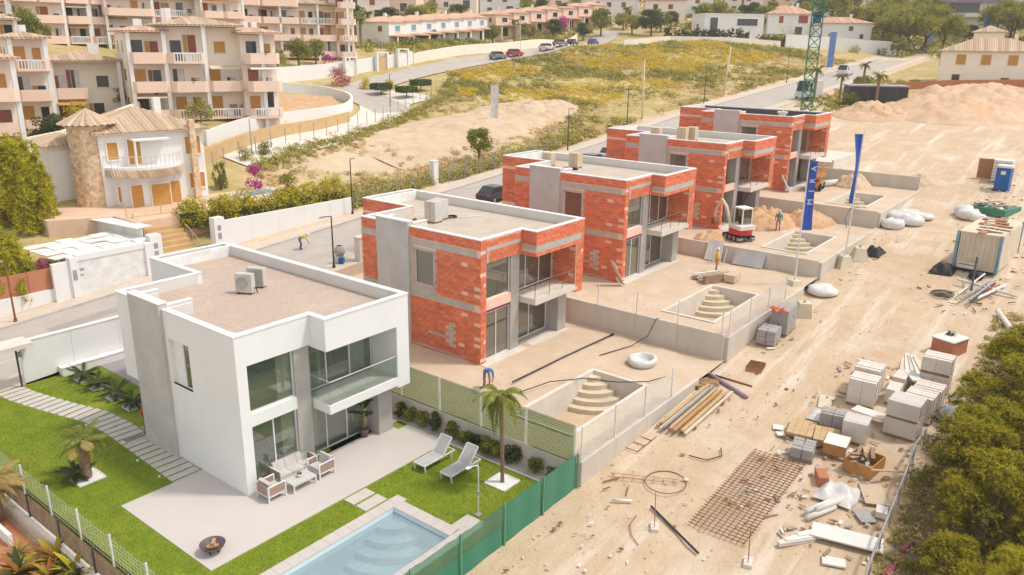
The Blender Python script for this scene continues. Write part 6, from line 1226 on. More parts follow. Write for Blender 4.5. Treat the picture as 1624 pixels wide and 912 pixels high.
apart('salmon and cream apartment block with angled terraces above the stone tower villa',(36.4,62.0,9.4),R(-20),15.5,9,3,4,1); apart('cream apartment wing with salmon balconies behind the round stone tower',(25.0,70.5,8.6),R(-16),10.5,9,3,3,2)
apart('salmon apartment block beside the big conifer tree',(10.6,59.6,6.5),R(-14),9.5,8,3,2,3); apart('far salmon apartment block on the upper hillside behind the cream wing',(38.5,116,17.0),R(-12),26,10,4,7,4)
apart('salmon apartment block above the curved white wall and cypress hedge',(82,108,14.9),R(-20),25,10,4,7,5); apart('pale apartment block on the hillside between the two salmon blocks',(60.5,110,18.4),R(-16),22,10,4,6,6); apart('cream apartment block with low roof left of the cream wing',(22,95,13.4),R(-20),16,9,2,4,7)
apart('distant apartment block at the top of the hillside',(70,150,29),R(-28),40,10,3,9,8)
apart('distant salmon apartment block behind the hillside cream blocks',(34,150,30),R(-22),30,10,3,7,9)
# terraces of row houses
def rowhouses(lab, p0, p1, n, wm, rz, z0, z1, grp):
    for k in range(n):
        q = k/(n-1); x = p0[0]+(p1[0]-p0[0])*q; y = p0[1]+(p1[1]-p0[1])*q; z = z0+(z1-z0)*q; W_ = math.hypot(p1[0]-p0[0],p1[1]-p0[1])/(n-1)-.02
        pos = ['end house at the downhill corner of','second house of','third house of','fourth house of','fifth house of','sixth house of','seventh house of','eighth house of'][k] if k < n-1 else 'uphill end house of'
        t = house('row_house','%s %s' % (pos, lab), (x,y,z), rz, W_, 8.5, 5.6, M[wm], M['tile_red'], [('f',0,3.7,1.9,1.2,CR,M['blue_pale'] if wm=='white' else CG)]+([('l',-2,3.6,1.2,1.2,CR,M['shutter_red']),('l',1,.8,1.0,1.2,CR,M['shutter_red'])] if k == 0 else []),.34,k%2==0,False,'house',grp,.25)
        B().box(-W_/2,W_/2,-6.6,-4.25,2.55,2.75).build('porch_slab', M['tile_red'], t); hiproof(-W_/2,W_/2,-6.6,-4.3,2.75,.3,.1,.4).build('porch_roof', M['tile_red'], t)
        for s in (-1,1): B().box(s*(W_/2-.2)-.15,s*(W_/2-.2)+.15,-6.5,-6.2,-1,2.55).build('porch_column', CR, t)
        wpart(t,W_,8.5,'f',0,.1,2.4,2.2,CR,M['dark_open'],'glass_door')
rowhouses('the white terrace with tiled porches',(110.5,110.5),(149,119),7,'white',R(12.4),16.3,18.6,'white row houses'); rowhouses('the pink terrace with tiled porches',(160,119),(197,112),7,'salmon',R(-8),19.6,23.4,'pink row houses')
# modern and hipped houses at the top
house('modern_house','white flat-roofed modern house behind a dark cypress hedge',(193,66,19.4),R(-45),16,10,6.3,WH,M['coping'],[('f',-5.5,1.0,2.0,4.5,CR,CG),('f',3.5,3.6,5.5,1.7,CR,CG),('l',0,1,1.5,3,CR,CG)],chim=False,flat=True)
house('hipped_house','white hipped house with shutters left of the crane mast',(211,57,20.6),R(-50),13,10,5.8,WH,M['tile_red'],[('f',3,3.4,2.6,2.0,CR,M['shutter_red']),('f',-3,3.4,1.2,1.8,CR,M['shutter_red']),('f',2,.5,2,2,CR,CG)])
house('hipped_house','white hipped house right of the crane mast beside a palm',(218,45,19.2),R(-55),15,10,5.0,WH,M['tile_red'],[('f',-3,1,1.2,1.4,CR,CG),('f',2,3,1.2,1.2,CR,CG),('f',5,1,1.0,1.2,CR,CG)],.3)
house('hipped_house','white house with tan hipped roof and three orange shutters behind the earth mound',(151,-2.3,12.0),R(-79),15.5,10,5.6,M['cream'],M['tile'],[('f',-4.6,3.4,1.3,1.5,M['ochre'],SH_),('f',-.8,3.4,1.3,1.5,M['ochre'],SH_),('f',3.2,3.4,1.3,1.5,M['ochre'],SH_),('f',-5,.7,1.1,.9,M['ochre'],CG),('f',2.5,.5,1.1,.7,M['ochre'],CG),('l',0,3,1.2,1.3,M['ochre'],SH_),('r',0,3,1.2,1.3,M['ochre'],SH_)],.4)
house('hipped_house','tan roofed annex beside the white house with orange shutters',(158,-12.5,11.9),R(-79),8,9,4.6,M['cream'],M['tile'],[('f',0,1.2,3.0,1.8,CR,M['dark_open'])],.38)
house('turret_house','small tan turret roof rising behind the white house with orange shutters',(168,1,13.5),R(-79),5,5,7.6,M['cream'],M['tile'],[('f',0,5,1.2,1.2,CR,CG)],.4,False)
t = house('modern_house','dark framed modern house on the upper right hillside',(291,22,25.5),R(-80),24,12,12,M['panel_white'],M['coping'],[('f',-6,8.5,5,1.8,CR,CG),('f',1,8.5,2,1.8,CR,CG),('f',-5,3.6,8,3.0,CR,CG),('f',5,3.6,2.5,3.2,CR,CG),('f',8,8.5,3,1.8,CR,CG),('f',9.5,3.5,2,3.2,CR,CG)],chim=False,flat=True); B().box(-12,4.5,-7.2,-6,6.6,7.4).box(3.4,4.6,-7.2,-6,2,12).build('dark_frame', M['purple'], t); B().box(-12,5,-8,-6.2,2.2,3.2).build('terrace_wall', WH, t)
house('hillside_house','pink hillside house with flat roof behind the dome pines',(299,50.5,30.5),R(-70),20,10,8,M['salmon'],M['coping'],[('f',-6,4,1.8,2,CR,M['shutter_red']),('f',-1,4,1.8,2,CR,M['shutter_red']),('f',4,4,1.8,2,CR,M['shutter_red'])],chim=False,flat=True)
FH = [(147.4,143.6,13,'salmon','salmon hillside house above the middle of the white terrace'),(170,141,12,'cream','cream hillside house above the gap between the two terraces'),(181,134,12,'white','white hillside house above the downhill end of the pink terrace'),(134,142,12,'cream','cream hillside house above the downhill end of the white terrace'),(212,139,14,'salmon','salmon hillside house high above the pink terrace'),(225,130,13,'white','white hillside house high above the uphill end of the pink terrace'),(212.5,111,12,'white','white hillside house beside the uphill end of the pink terrace'),(216,97,12,'cream','cream hillside house behind the palms left of the modern house'),(231,96,13,'white','white hillside house above the modern flat-roofed house'),(264,67,13,'white','white hillside house above the hipped house right of the crane'),(268,79,13,'salmon','salmon hillside house above the crane mast'),(250,86,12,'cream','cream hillside house between the modern house and the ridge'),(290,65,15,'cream','cream hillside house beside the pink flat-roofed house'),(312,36,15,'cream','cream hillside house left above the dark framed house'),(292,2,14,'white','white hillside house among trees right of the dark framed house'),(118,150,13,'white','white hillside house behind the palms left of the white terrace')]
for k,(x,y,w_,m,l) in enumerate(FH): a = math.degrees(math.atan2(y+25.7,x+15.6))-90; house('hillside_house',l,at(x,y,-.2),R(a+(k*37%30-15)),w_,9,6.2,M[m],M['tile_red'],[('f',-3,3.6,1.4,1.4,CR,CG),('f',1.5,3.6,1.4,1.4,CR,M['shutter_red']),('f',3,.3,2.0,2.2,CR,CG),('f',-3,.6,1.4,1.4,CR,CG),('l',0,3.6,1.2,1.3,CR,CG)])
# dark site cabin beside the street
t = thing('site_cabin','dark grey site cabin with pale end wall beside the palms','cabin',(116.5,7.4,9.4),R(-62)); B().box(-4.2,4.2,-1.9,1.9,-.8,2.9).build('body', M['dark_metal'], t); B().box(-4.35,4.35,-2.05,2.05,2.9,3.1).build('roof', M['grey_metal'], t); B().box(4.2,4.28,-1.9,1.9,-.8,2.9).build('end_wall', M['cblock'], t)
for k in range(8): B().box(-4.0+k*1.03,-3.05+k*1.03,-1.96,-1.9,-.5,2.8).build('panel', M['dark_metal'], t)
# ---------------------------------------------------------------- walls and drives on the hillside
def polywall(name, label, P, h, th, m, dz=0, cat='wall', cap=None):
    t = thing(name, label, cat, at(*P[0])); o = Vector(t.location)
    for i in range(len(P)-1):
        a, c = Vector(P[i]), Vector(P[i+1]); d = (c-a).normalized(); nn = Vector((-d.y,d.x))*th/2; za, zc = tz(*P[i])+dz, tz(*P[i+1])+dz; V = []
        for p, z in ((a,za),(c,zc)):
            for s in (-1,1):
                for q in (-1.2,h): V.append((p.x+nn.x*s-o.x,p.y+nn.y*s-o.y,z+q-o.z))
        B().add(V,[(0,1,3,2),(4,6,7,5),(0,4,5,1),(2,3,7,6),(1,5,7,3),(0,2,6,4)]).build('wall_segment', m, t)
        if cap: B().add([(v[0],v[1],v[2]) for v in V],[(1,5,7,3)]).build('coping', cap, t, loc=(0,0,.01))
    return t
def smooth(P, n=5):
    Q = []
    for i in range(len(P)-1):
        p0, p1, p2, p3 = P[max(0,i-1)], P[i], P[i+1], P[min(len(P)-1,i+2)]
        for k in range(n):
            t_ = k/n; Q.append(tuple(.5*((2*p1[a])+(-p0[a]+p2[a])*t_+(2*p0[a]-5*p1[a]+4*p2[a]-p3[a])*t_**2+(-p0[a]+3*p1[a]-3*p2[a]+p3[a])*t_**3) for a in (0,1)))
    return Q+[P[-1]]
ribbon('upper_road', smooth([(66,60),(72,74),(87.6,79.6),(101.5,80.3),(118,80.6),(133,80.8),(150,84),(170,91),(190,100)]), 6.5, .16, M['asphalt'])
ribbon('driveway', smooth([(30,46.0),(42,49.3),(54,54.3),(64,60.5),(70,66),(78,67)]), (3.5,9), .14, M['concrete_light'])
ribbon('earth_bank', smooth([(42,57.5),(50,63),(57,68.5),(59,73)]), (5,10), .5, M['earth'])
polywall('curved_wall','white curved garden wall round the orange earth bank', smooth([(30,50.8),(40,54.3),(50,58.6),(58.5,62.3),(63,66),(64.6,70),(63,75),(58,79)]), 1.5, .35, WH)
polywall('retaining_wall','ochre stone retaining wall below the white curved wall', smooth([(26,46.4),(36,49.9),(46,53.2),(55,57.4)]), 1.5, .3, M['ochre'], -.1)
polywall('boundary_wall','long white boundary wall with gates along the upper road', [(60,84),(73,85),(88,86.5),(96,86.4)], 2.3, .3, WH)
polywall('boundary_wall','cream boundary wall along the upper road below the terraces', smooth([(96.2,86.4),(118,86.0),(133,86.5),(150,90),(168,97)]), 1.9, .3, M['cream'])
polywall('boundary_wall','pale boundary wall below the cypress hedge at the top of the field', [(150,72),(166,68.5),(178,58),(190,50)], 1.6, .35, M['cream'])
polywall('boundary_wall','white boundary wall beside the street below the hipped houses', [(192,49.5),(203,42),(210,34),(214,27)], 3.2, .35, WH)
polywall('boundary_wall','terracotta boundary wall below the white house with orange shutters', [(134,10),(139,2),(143,-8),(147,-22)], 1.2, .3, M['terracotta'])
polywall('boundary_wall','cream terrace wall in front of the apartment blocks', [(5,54),(18,55.5),(28,60)], 2.4, .4, CR)
for lab,x,y,rz in (('white panelled gate on the upper road beside the oleander',79,84.6,.1),('white gate portal with cream doors on the upper road',87.5,85.8,.1),('white slim gate portal on the upper road',93,86.0,.1)):
    t = thing('gate_portal',lab,'gate',at(x,y,.1),rz); B().box(-1.6,-1.2,-.3,.3,-.5,2.9).build('pillar', WH, t); B().box(1.2,1.6,-.3,.3,-.5,2.9).build('pillar', WH, t); B().box(-1.2,1.2,-.1,.1,-.5,2.2).build('gate_leaf', M['ochre'] if 'cream' in lab else M['coping'], t); B().box(-1.6,1.6,-.3,.3,2.9,3.1).build('lintel', WH, t)
t = thing('boundary_fence','dark mesh fence with thin posts along the driveway','fence',(0,0,0))
P = smooth([(27,44.9),(36,48.0),(46,51),(56,55),(66,59.5),(76,63.5),(83,66.5)],4)
for x,y in P: B().tube([(x,y,tz(x,y)-.2),(x,y,tz(x,y)+1.9)],.05,5).build('post', M['grey_metal'], t)
# ---------------------------------------------------------------- vehicles
def car(label, loc, rz, m, L_=4.2, W_=1.75, H=1.48, van=False, group='parked cars'):
    t = thing('parked_car' if not van else 'white_van', label, 'van' if van else 'car', loc, rz, group); h = L_/2
    if van: lo = [(-h,.35),(h,.35),(h,1.05),(h-.25,1.15),(h-1.1,H),(-h,H)]
    else: lo = [(-h,.32),(h,.32),(h,.72),(h-.9,.92),(-h+.5,.98),(-h,.85)]
    def ext(P, y): 
        b = B(); n = len(P); b.add([(x,-y,z) for x,z in P]+[(x,y,z) for x,z in P],[list(range(n)),list(range(2*n-1,n-1,-1))]+[(i,n+i,n+(i+1)%n,(i+1)%n) for i in range(n)]); return b
    body = ext(lo, W_/2).build('body', m, t)
    md = body.modifiers.new('b','BEVEL'); md.width = .09; md.segments = 2
    if not van:
        gp = [(-h+.25,.95),(h-1.05,.9),(h-1.75,H-.06),(-h+.95,H-.04)]; ext(gp, W_/2-.13).build('windows', M['car_glass'], t)
        B().box(-h+1.0,h-1.8,-W_/2+.14,W_/2-.14,H-.06,H).build('roof', m, t)
    else:
        B().add([(h-.24,-W_/2+.15,1.2),(h-.24,W_/2-.15,1.2),(h-1.02,W_/2-.2,H-.1),(h-1.02,-W_/2+.2,H-.1)],[(0,1,2,3)]).build('windscreen', M['car_glass'], t, loc=(.03,0,.03))
        for s in (-1,1): B().box(h-1.6,h-.75,s*W_/2-.01,s*W_/2+.01,1.2,H-.35).build('side_window', M['car_glass'], t)
    for x in (-h+.75,h-.8):
        for s in (-1,1): wh_ = B().lathe([(.001,-.1),(.2,-.1),(.33,-.09),(.33,.09),(.2,.1),(.001,.1)],n=14).build('wheel', M['tyre'], t); wh_.matrix_local = Matrix.Translation((x,s*(W_/2-.08),.33)) @ Matrix.Rotation(R(90),4,'X'); B().lathe([(.001,s*-.11),(.19,s*-.11)],n=10).build('rim', M['grey_metal'], wh_)
    for s in (-1,1): B().box(h-.05,h+.02,s*W_*.36-.15,s*W_*.36+.15,.6,.75).build('headlight', M['coping'], t); B().box(-h-.02,-h+.05,s*W_*.4-.1,s*W_*.4+.1,.65,.85).build('tail_light', M['red'], t)
    return t
car('black car parked on the street behind the first brick villa',(42.6,21.9,tz(42.6,24)),R(2),M['car_black']); car('white car parked on the street beside the white gate pillar',(47.3,21.9,tz(47,24)),R(2),M['car_white'],4.4)
car('white car parked on the street behind the second brick villa',(64.5,22.2,tz(64,24)),R(2),M['car_white']); car('grey car parked on the street behind the third brick villa',(60.0,22.0,tz(60,24)),R(2),M['car_grey'])
for l,x,m in (('dark grey car on the upper road next to the red car',113,'car_grey'),('red car on the upper road',118.6,'car_red'),('white car on the upper road at the edge of the field',130,'car_white'),('silver car on the upper road behind the white car',136,'car_grey'),('dark car on the upper road below the pink terrace',142.5,'car_black'),('blue car at the far end of the upper road',158,'blue')): y = float(np.interp(x,[101,118,133,150,170],[80.3,80.6,80.8,84,91]))-1.4; car(l,at(x,y,.17),R(3 if x<140 else 15),M[m])
car('white van driving down the street beside the pale blue banner',(158.5,24.3,tz(158,24)),R(182),M['car_white'],5.2,1.95,2.2,True,'vans'); car('large white van parked on the street next to the crane mast',(119.5,18.4,tz(119,20)+.1),R(176),M['car_white'],6.2,2.2,2.9,True,'vans')
# lamps and poles
def lamp(label, loc, h, arm, rz=0, m='dark_metal'):
    t = thing('street_lamp', label, 'street lamp', loc, rz, 'street lamps'); B().tube([(0,0,-.2),(0,0,h)],[.07,.045],6).build('pole', M[m], t)
    if arm: B().tube([(0,0,h),(arm,0,h+.08)],.035,5).build('arm', M[m], t)
    B().obox((arm+.1,0,h+.06),(.5,.2,.09)).build('lamp_head', M['grey_metal'], t); B().lathe([(.14,-.1),(.1,.25)],n=8).build('base', M[m], t)
for l,x,y,h,arm,rz,m in (('dark street lamp at the end of the long hedge wall',31.6,30.0,5.0,.2,0,'dark_metal'),('dark street lamp with short arm beside the white villa street wall',20.6,19.4,3.9,.7,R(180),'dark_metal'),('thin rusty street lamp before the terracotta screens',2.3,28.8,4.0,.3,R(180),'rust'),('grey street lamp below the white curved wall',33,47.2,3.6,.3,0,'grey_metal'),('dark street lamp beside the clipped hedges',68,63.2,4.6,.2,0,'dark_metal'),('dark street lamp on the field side behind the third villa',80,29.5,6,.4,R(-90),'dark_metal'),('dark street lamp on the field side near the crane',104,29.6,6,.4,R(-90),'dark_metal'),('dark street lamp on the field side beside the dirt mound',66,29.6,5,.4,R(-90),'dark_metal'),('dark street lamp near the white van',140,29.6,6,.4,R(-90),'dark_metal'),('grey lamp post on the upper road beside the white gates',78,82.5,9.5,.2,0,'panel_cream'),('grey lamp post on the upper road behind the parked cars',126,83.5,9.5,.2,0,'panel_cream'),('grey lamp post at the far end of the upper road',152,88,9.5,.2,0,'panel_cream')): lamp(l,at(x,y,.1),h,arm,rz,m)
for l,x,y,h,lx in (('leaning pale timber pole in the field behind the third brick villa',88.3,31.8,8.4,-.3),('leaning pale timber pole on the field side of the street near the crane',119,33,8.0,1.4)): tag(B().tube([(0,0,-.3),(lx,0,h)],[.14,.1],7).build('timber_pole', M['panel_cream'], None, True, at(x,y)),l,'pole')
wire_fence('thin wire fence between the field and the street',((33,30.9),(66,30.9)),(tz(33,30.9),tz(66,30.9)),1.7,M['wire'],M['grey_metal'],None,.35,.6,.006)
# ---------------------------------------------------------------- trees
def tree_proto(name, label, cat, loc, crown, th, tr_, spread, seed, sc_=1, rz=0, group=None, htop=None):
    t = thing(name, label, cat, loc, rz, group, sc_); link('crown', crown, t); trunk(t, th, tr_, M['bark'], 4, spread, seed, htop); return t
# crowns (shared meshes), about 1 unit = 1 metre
CRW = {}
for k in range(3): CRW['mid%d'%k] = cloud('crown', blob_clumps(100+k,26,1.9,2.6,1.6,.55,.95), 150, .13, M['leaf_mid'], 200+k); CRW['olive%d'%k] = cloud('crown', blob_clumps(110+k,24,1.9,2.2,1.4,.5,.9), 150, .13, M['leaf_olive'], 210+k); CRW['dark%d'%k] = cloud('crown', blob_clumps(120+k,26,1.8,2.4,1.5,.5,.9), 140, .13, M['leaf_dark'], 220+k)
for k in range(2):
    C_ = blob_clumps(130+k,30,2.4,1.5,2.6,.6,1.0,.4); rr = np.random.default_rng(k); cs = np.concatenate([np.array([c[0],c[1],c[2]])+rr.normal(size=(70,3))*np.array([c[3],c[3],c[4]])*.5 for c in C_]); CRW['pine%d'%k] = tufts('crown', cs, 9, .34, .045, M['leaf_dome'], 230+k)
def T(kind, label, x, y, s, group=None, z=None, th=1.8):
    key = kind+str(int(x*7+y*3)%(2 if kind == 'pine' else 3)); nm = {'mid':'leafy_tree','olive':'olive_tree','dark':'evergreen_tree','pine':'dome_pine'}[kind]
    t = thing(nm, label, 'tree', at(x,y,-.1) if z is None else (x,y,z), (x*1.7)%6, group, s); link('crown', CRW[key], t)
    trk = link('trunk', TRK, t); link('branch', BRN, trk); link('branch', BRN, trk, rot=(0,0,2.1)); link('branch', BRN, trk, rot=(0,0,4.2)); return t
_t = B().tube([(0,0,-.5),(.05,.03,1.2),(-.05,0,2.6)],[.2,.15,.08],7); _m = bpy.data.meshes.new('trunk'); _m.from_pydata(_t.v,[],_t.f); _m.materials.append(M['bark']); TRK = _m
_t = B().tube([(0,0,1.2),(.6,.1,2.0),(1.2,.2,2.8)],[.1,.07,.03],5); _m = bpy.data.meshes.new('branch'); _m.from_pydata(_t.v,[],_t.f); _m.materials.append(M['bark']); BRN = _m
# big conifer and shrubs by the garage
def conifer(label, loc, R_, H, seed, m='leaf_conifer', n=2400, nm='conifer_tree'):
    r = np.random.default_rng(seed); t = thing(nm, label, 'tree', loc)
    nc = max(14,int(n/34)); h = r.random(nc)**.85; a = r.uniform(0,6.283,nc); prof = R_*np.sqrt(np.clip(1-(h*1.05-.30)**2/.60,0.03,1)); q = .35+.6*r.random(nc)**.6
    cc = np.stack([np.cos(a)*prof*q, np.sin(a)*prof*q, .25+h*H*.9],1); per = 44; e = r.normal(size=(nc,per,3))*np.array([.16,.16,.42])*(R_/2.4+.15); e[:,:,:2] *= (1-.5*np.clip(e[:,:,2:3],0,1)); c = (cc[:,None]+e).reshape(-1,3); c[:,2] = np.maximum(c[:,2],.1)
    link('crown', tufts('crown', c, 9, .34*R_/2.4, .05*R_/2.4, M[m], seed+1), t)
    B().tube([(0,0,-.3),(0,0,H*.75)],[.22,.06],7).build('trunk', M['bark'], t, True)
    for k in range(5): B().tube([(0,0,.4+k*H*.12),(math.cos(k*2.4)*R_*.6,math.sin(k*2.4)*R_*.6,.8+k*H*.15)],[.06,.02],5).build('branch', M['bark'], t)
    return t
conifer('large bushy yellow-green conifer beside the stone tower villa',(8.6,42.0,3.4),2.5,6.6,300,n=3600); conifer('wide yellow-green conifer shrub behind the terracotta screens',(3.0,32.6,.9),2.4,3.7,301,n=2600); conifer('smaller yellow-green conifer shrub at the end of the terracotta screens',(-1.6,33.2,.6),2.2,3.6,302,n=1800)
conifer('dark clipped cypress shrub on the terrace of the stone tower villa',(25.0,40.6,4.3),.72,2.6,303,'leaf_mid',900,'cypress_shrub')
for k in range(6): conifer('dark slim cypress in the row below the salmon block',at(88.5+k*1.25,104.6-k*.3,-.2),.95,4.6+.4*math.sin(k*2),310+k,'leaf_dark',420,'cypress')['group'] = 'cypresses below the salmon block'
def hedge(label, P, w_, h, z, m, seed, per=70, s=.09, name='hedge'):
    r = random.Random(seed); C_ = []; ln = 0
    for i in range(len(P)-1):
        a, c = Vector(P[i]), Vector(P[i+1]); n = max(2,int((c-a).length/(w_*.33)))
        for k in range(n):
            q = a.lerp(c,(k+r.random())/n)
            for e in range(3): C_.append((q.x+r.uniform(-w_*.28,w_*.28)-P[0][0],q.y+r.uniform(-w_*.28,w_*.28)-P[0][1],h*(.12+.31*e)+r.uniform(-.12,.12)*h,w_*.34*r.uniform(.8,1.25),h*.32*r.uniform(.8,1.2)))
    t = thing(name, label, 'hedge', (P[0][0],P[0][1],z if z is not None else tz(*P[0])), 0); link('foliage', cloud('foliage', C_, per, s, M[m], seed+1), t)
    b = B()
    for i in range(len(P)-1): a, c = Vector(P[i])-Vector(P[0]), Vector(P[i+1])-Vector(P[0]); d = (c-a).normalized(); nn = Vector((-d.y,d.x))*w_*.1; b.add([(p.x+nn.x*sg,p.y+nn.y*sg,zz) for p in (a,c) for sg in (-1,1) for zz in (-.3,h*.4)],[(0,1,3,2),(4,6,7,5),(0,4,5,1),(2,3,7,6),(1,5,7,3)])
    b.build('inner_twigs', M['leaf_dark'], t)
    return t
hedge('long yellow-green hedge along the white garden wall',[(16.8,33.6),(20,32.3),(25,32.0),(32.2,31.9)],1.9,2.1,3.5,'leaf_yellow',320,230,.10)
for k,(x,y,l) in enumerate(((72.5,70.0,'beside the lamp'),(74.2,66.0,'in front of the other two'),(80,68.6,'at the field fence'))):
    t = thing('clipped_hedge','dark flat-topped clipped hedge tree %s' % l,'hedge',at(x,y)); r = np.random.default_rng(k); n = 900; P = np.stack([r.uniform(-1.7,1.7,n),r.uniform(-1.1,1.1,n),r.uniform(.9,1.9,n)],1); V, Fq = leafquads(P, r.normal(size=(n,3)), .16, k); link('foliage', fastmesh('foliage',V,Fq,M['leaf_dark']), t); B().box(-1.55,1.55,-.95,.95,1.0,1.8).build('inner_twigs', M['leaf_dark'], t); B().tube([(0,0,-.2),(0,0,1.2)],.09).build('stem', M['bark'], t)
def bush(label, x, y, s, m, seed, z=None, name='shrub', grp=None, cat='shrub', h=1):
    t = thing(name, label, cat, at(x,y,-.05) if z is None else (x,y,z), 0, grp); r_ = s; link('foliage', cloud('foliage', blob_clumps(seed,10,r_*.6,r_*.9*h,r_*.25,r_*.3,r_*.48), 90, .075*max(1,s*.9), M[m], seed+5), t); B().tube([(0,0,-.2),(0,0,r_*.6)],.05,5).build('stem', M['bark'], t); return t
bush('magenta bougainvillea beside the terrace of the stone tower villa',27.4,38.8,1.3,'flower',330,4.3,h=1.6); bush('dark round shrub at the end of the terrace',29.2,36.2,1.3,'leaf_mid',331,4.3); bush('pink oleander on the curved drive',71.5,78.5,2.2,'flower_pink',332); bush('magenta oleander behind the white gate pillar',76,86.5,2.0,'flower',333,z=12.8)
bush('red flowering bush left of the big conifer',4.6,43.5,1.5,'flower',334,z=3.6); bush('yellow broom shrub beside the driveway gate',73.5,74.5,1.5,'broom',335); bush('second yellow broom shrub beside the driveway',75.8,71.8,1.4,'broom',336); bush('round olive shrub in front of the salmon block terrace',32.4,55.4,2.0,'leaf_olive',337,z=9.2); bush('yellow shrub between the round tower and the cream wing',22.5,62.5,2.2,'leaf_yellow',338); bush('green hedge mass below the far cream block',27.5,80.5,2.8,'leaf_mid',339); bush('green shrub at the kerb of the driveway',34.0,46.4,1.2,'leaf_mid',340); bush('olive shrub on the verge below the driveway',31.2,45.8,1.1,'leaf_olive',341); bush('green shrub in the gravel beside the salmon terrace',38.5,57,1.4,'leaf_mid',342); bush('green shrub by the red awning of the cream wing',29.3,61.5,1.8,'leaf_mid',343)
bush('spiky green bush in front of the dark site cabin',112.5,9.6,1.7,'leaf_mid',344); bush('magenta bougainvillea on the pink terrace porch',176,107.5,2.8,'flower',345,z=21.6); bush('pink rose shrub by the garage side wall',5.6,31.6,.8,'flower_pink',346,z=2.3)
T('mid','small roadside tree at the edge of the field',55.3,34.9,.85); T('mid','round green tree at the foot of the white terrace',131,112.5,1.0); T('dark','dark tree beside the round tree at the white terrace',126,110.5,.95); T('mid','green tree between the two terraces',152,112.8,1.1); T('olive','olive tree in front of the white terrace',121,108,.8); T('mid','flat green tree behind the long white wall',76,95,1.1); T('mid','second flat green tree behind the long white wall',81,96.5,1.0); T('olive','olive tree behind the long white wall near the salmon block',70,93,.9)
T('dark','dark tree below the pink terrace',170,106,1.2); T('olive','olive tree below the pink terrace',163,109,1.2); T('mid','green tree beside the modern white house',206,61,1.7); T('mid','green tree behind the modern white house',199,75,1.8)
for k,(x,y,s) in enumerate(((218,26.5,2.3),(224,31,2.2),(231,25,2.4),(240,34,2.3),(250,41,2.2),(232,42,2.0),(258,30,2.4),(266,44,2.4),(228,20,2.0),(256,8.5,2.5),(262,2,2.5),(270,14,2.3),(252,-2,2.2),(245,55,2.0),(276,60,2.3),(285,36,2.4))): T('pine','dark dome-crowned pine on the upper right hillside',x,y,s,'hillside pines')
for k,(x,y) in enumerate(((209,26.5),(214,30))): T('mid','%s umbrella-shaped street tree behind the white van' % ('first','second')[k],x,y,1.15)
hz = np.random.default_rng(5); k = 0
CD = [(108,124),(118,128),(100,122),(96,130),(135,132),(142,128),(160,135),(170,128),(190,126),(200,122),(215,105),(225,95),(235,85),(228,72),(242,72),(250,110),(232,118),(212,142),(190,150),(165,152),(140,156),(118,165),(95,150),(88,140),(262,100),(272,90),(268,72),(290,95),(300,70),(310,60),(320,25),(305,20),(310,-8),(298,4),(285,-6),(335,15),(52,128),(12,118),(4,112),(30,130),(256,120),(280,110),(195,98),(204,88),(214,80),(222,62),(128,124),(136,126),(146,124),(156,128),(176,120),(184,122),(172,98),(180,96),(188,92),(186,84),(196,86),(204,72),(216,70),(226,84),(236,60),(240,66),(248,64),(254,54),(262,56),(122,134),(110,136),(132,140),(152,138),(196,134),(206,112),(218,114),(236,106),(246,92),(250,82),(258,76),(272,66),(278,82),(296,84),(300,42),(312,44),(322,52),(276,26),(268,22),(280,10),(272,-4),(292,-12),(300,-18)]
for x,y in [c for c in CD if all(math.hypot(c[0]-h_[0]+4,c[1]-h_[1]+3) > 9 for h_ in FH)]: T(['mid','olive','dark'][k%3],['mid-green round tree','olive-grey tree','dark evergreen tree'][k%3]+' among the hillside houses',x+hz.uniform(-2,2),y+hz.uniform(-2,2),1.1+.6*hz.random(),'hillside trees, '+['mid-green','olive','dark'][k%3]); k += 1
for l,x,y,s_,k_ in (('green tree between the cream wing and the salmon block',29.5,66.5,.8,'mid'),('dark tree beside the cream terrace wall',17.5,57.5,.9,'dark'),('green tree in front of the far cream block',26,84,1.0,'mid'),('olive tree beside the far salmon block',50,100,1.3,'olive'),('green tree behind the salmon and cream block',46,72,1.2,'mid'),('tall dark tree right of the salmon and cream block',48.5,66.5,.9,'dark'),('green tree above the far cream block',34,101,1.3,'mid'),('olive tree at the left edge behind the salmon block',4,70,1.3,'olive'),('green tree below the distant apartment block',62,132,1.6,'mid'),('dark tree below the distant apartment block',72,128,1.5,'dark')): T(k_,l,x,y,s_)
# palms further off
PM = palm('fan palm beside the pink terrace',at(158.3,110.6),5.6,.28,16,2.3,'palm_leaf',.8,None,seed=21)
for l,x,y,s in (('tall palm on the porch side of the pink terrace',184,112.6,1.2),('palm between the pink terrace and the modern house',197,99,1.0),('palm beside the hipped house right of the crane',228.7,49.8,1.0),('tall palm behind the dome pines',247,42,1.1),('palm left of the white terrace',104,110,1.0),('second palm left of the white terrace',107.5,116,1.1),('palm among trees behind the white terrace',116,121,1.1),('palm near the modern white house',203,80,1.1),('tall palm at the ridge above the modern house',230,98,1.4),('palm at the ridge above the hipped house',240,82,1.3)): cp(PM,at(x,y),x%6,l,s)
PN = palm('palm in front of the dark site cabin',at(113.8,6.4),4.6,.2,15,1.7,'palm_leaf',.8,None,seed=22)
for l,x,y,s in (('slim palm at the corner of the dark site cabin',119.5,13.4,.8),('palm beside the crane mast',118,17,1.05),('palm behind the dark site cabin',136,14.5,.9)): cp(PN,at(x,y),x%6,l,s)
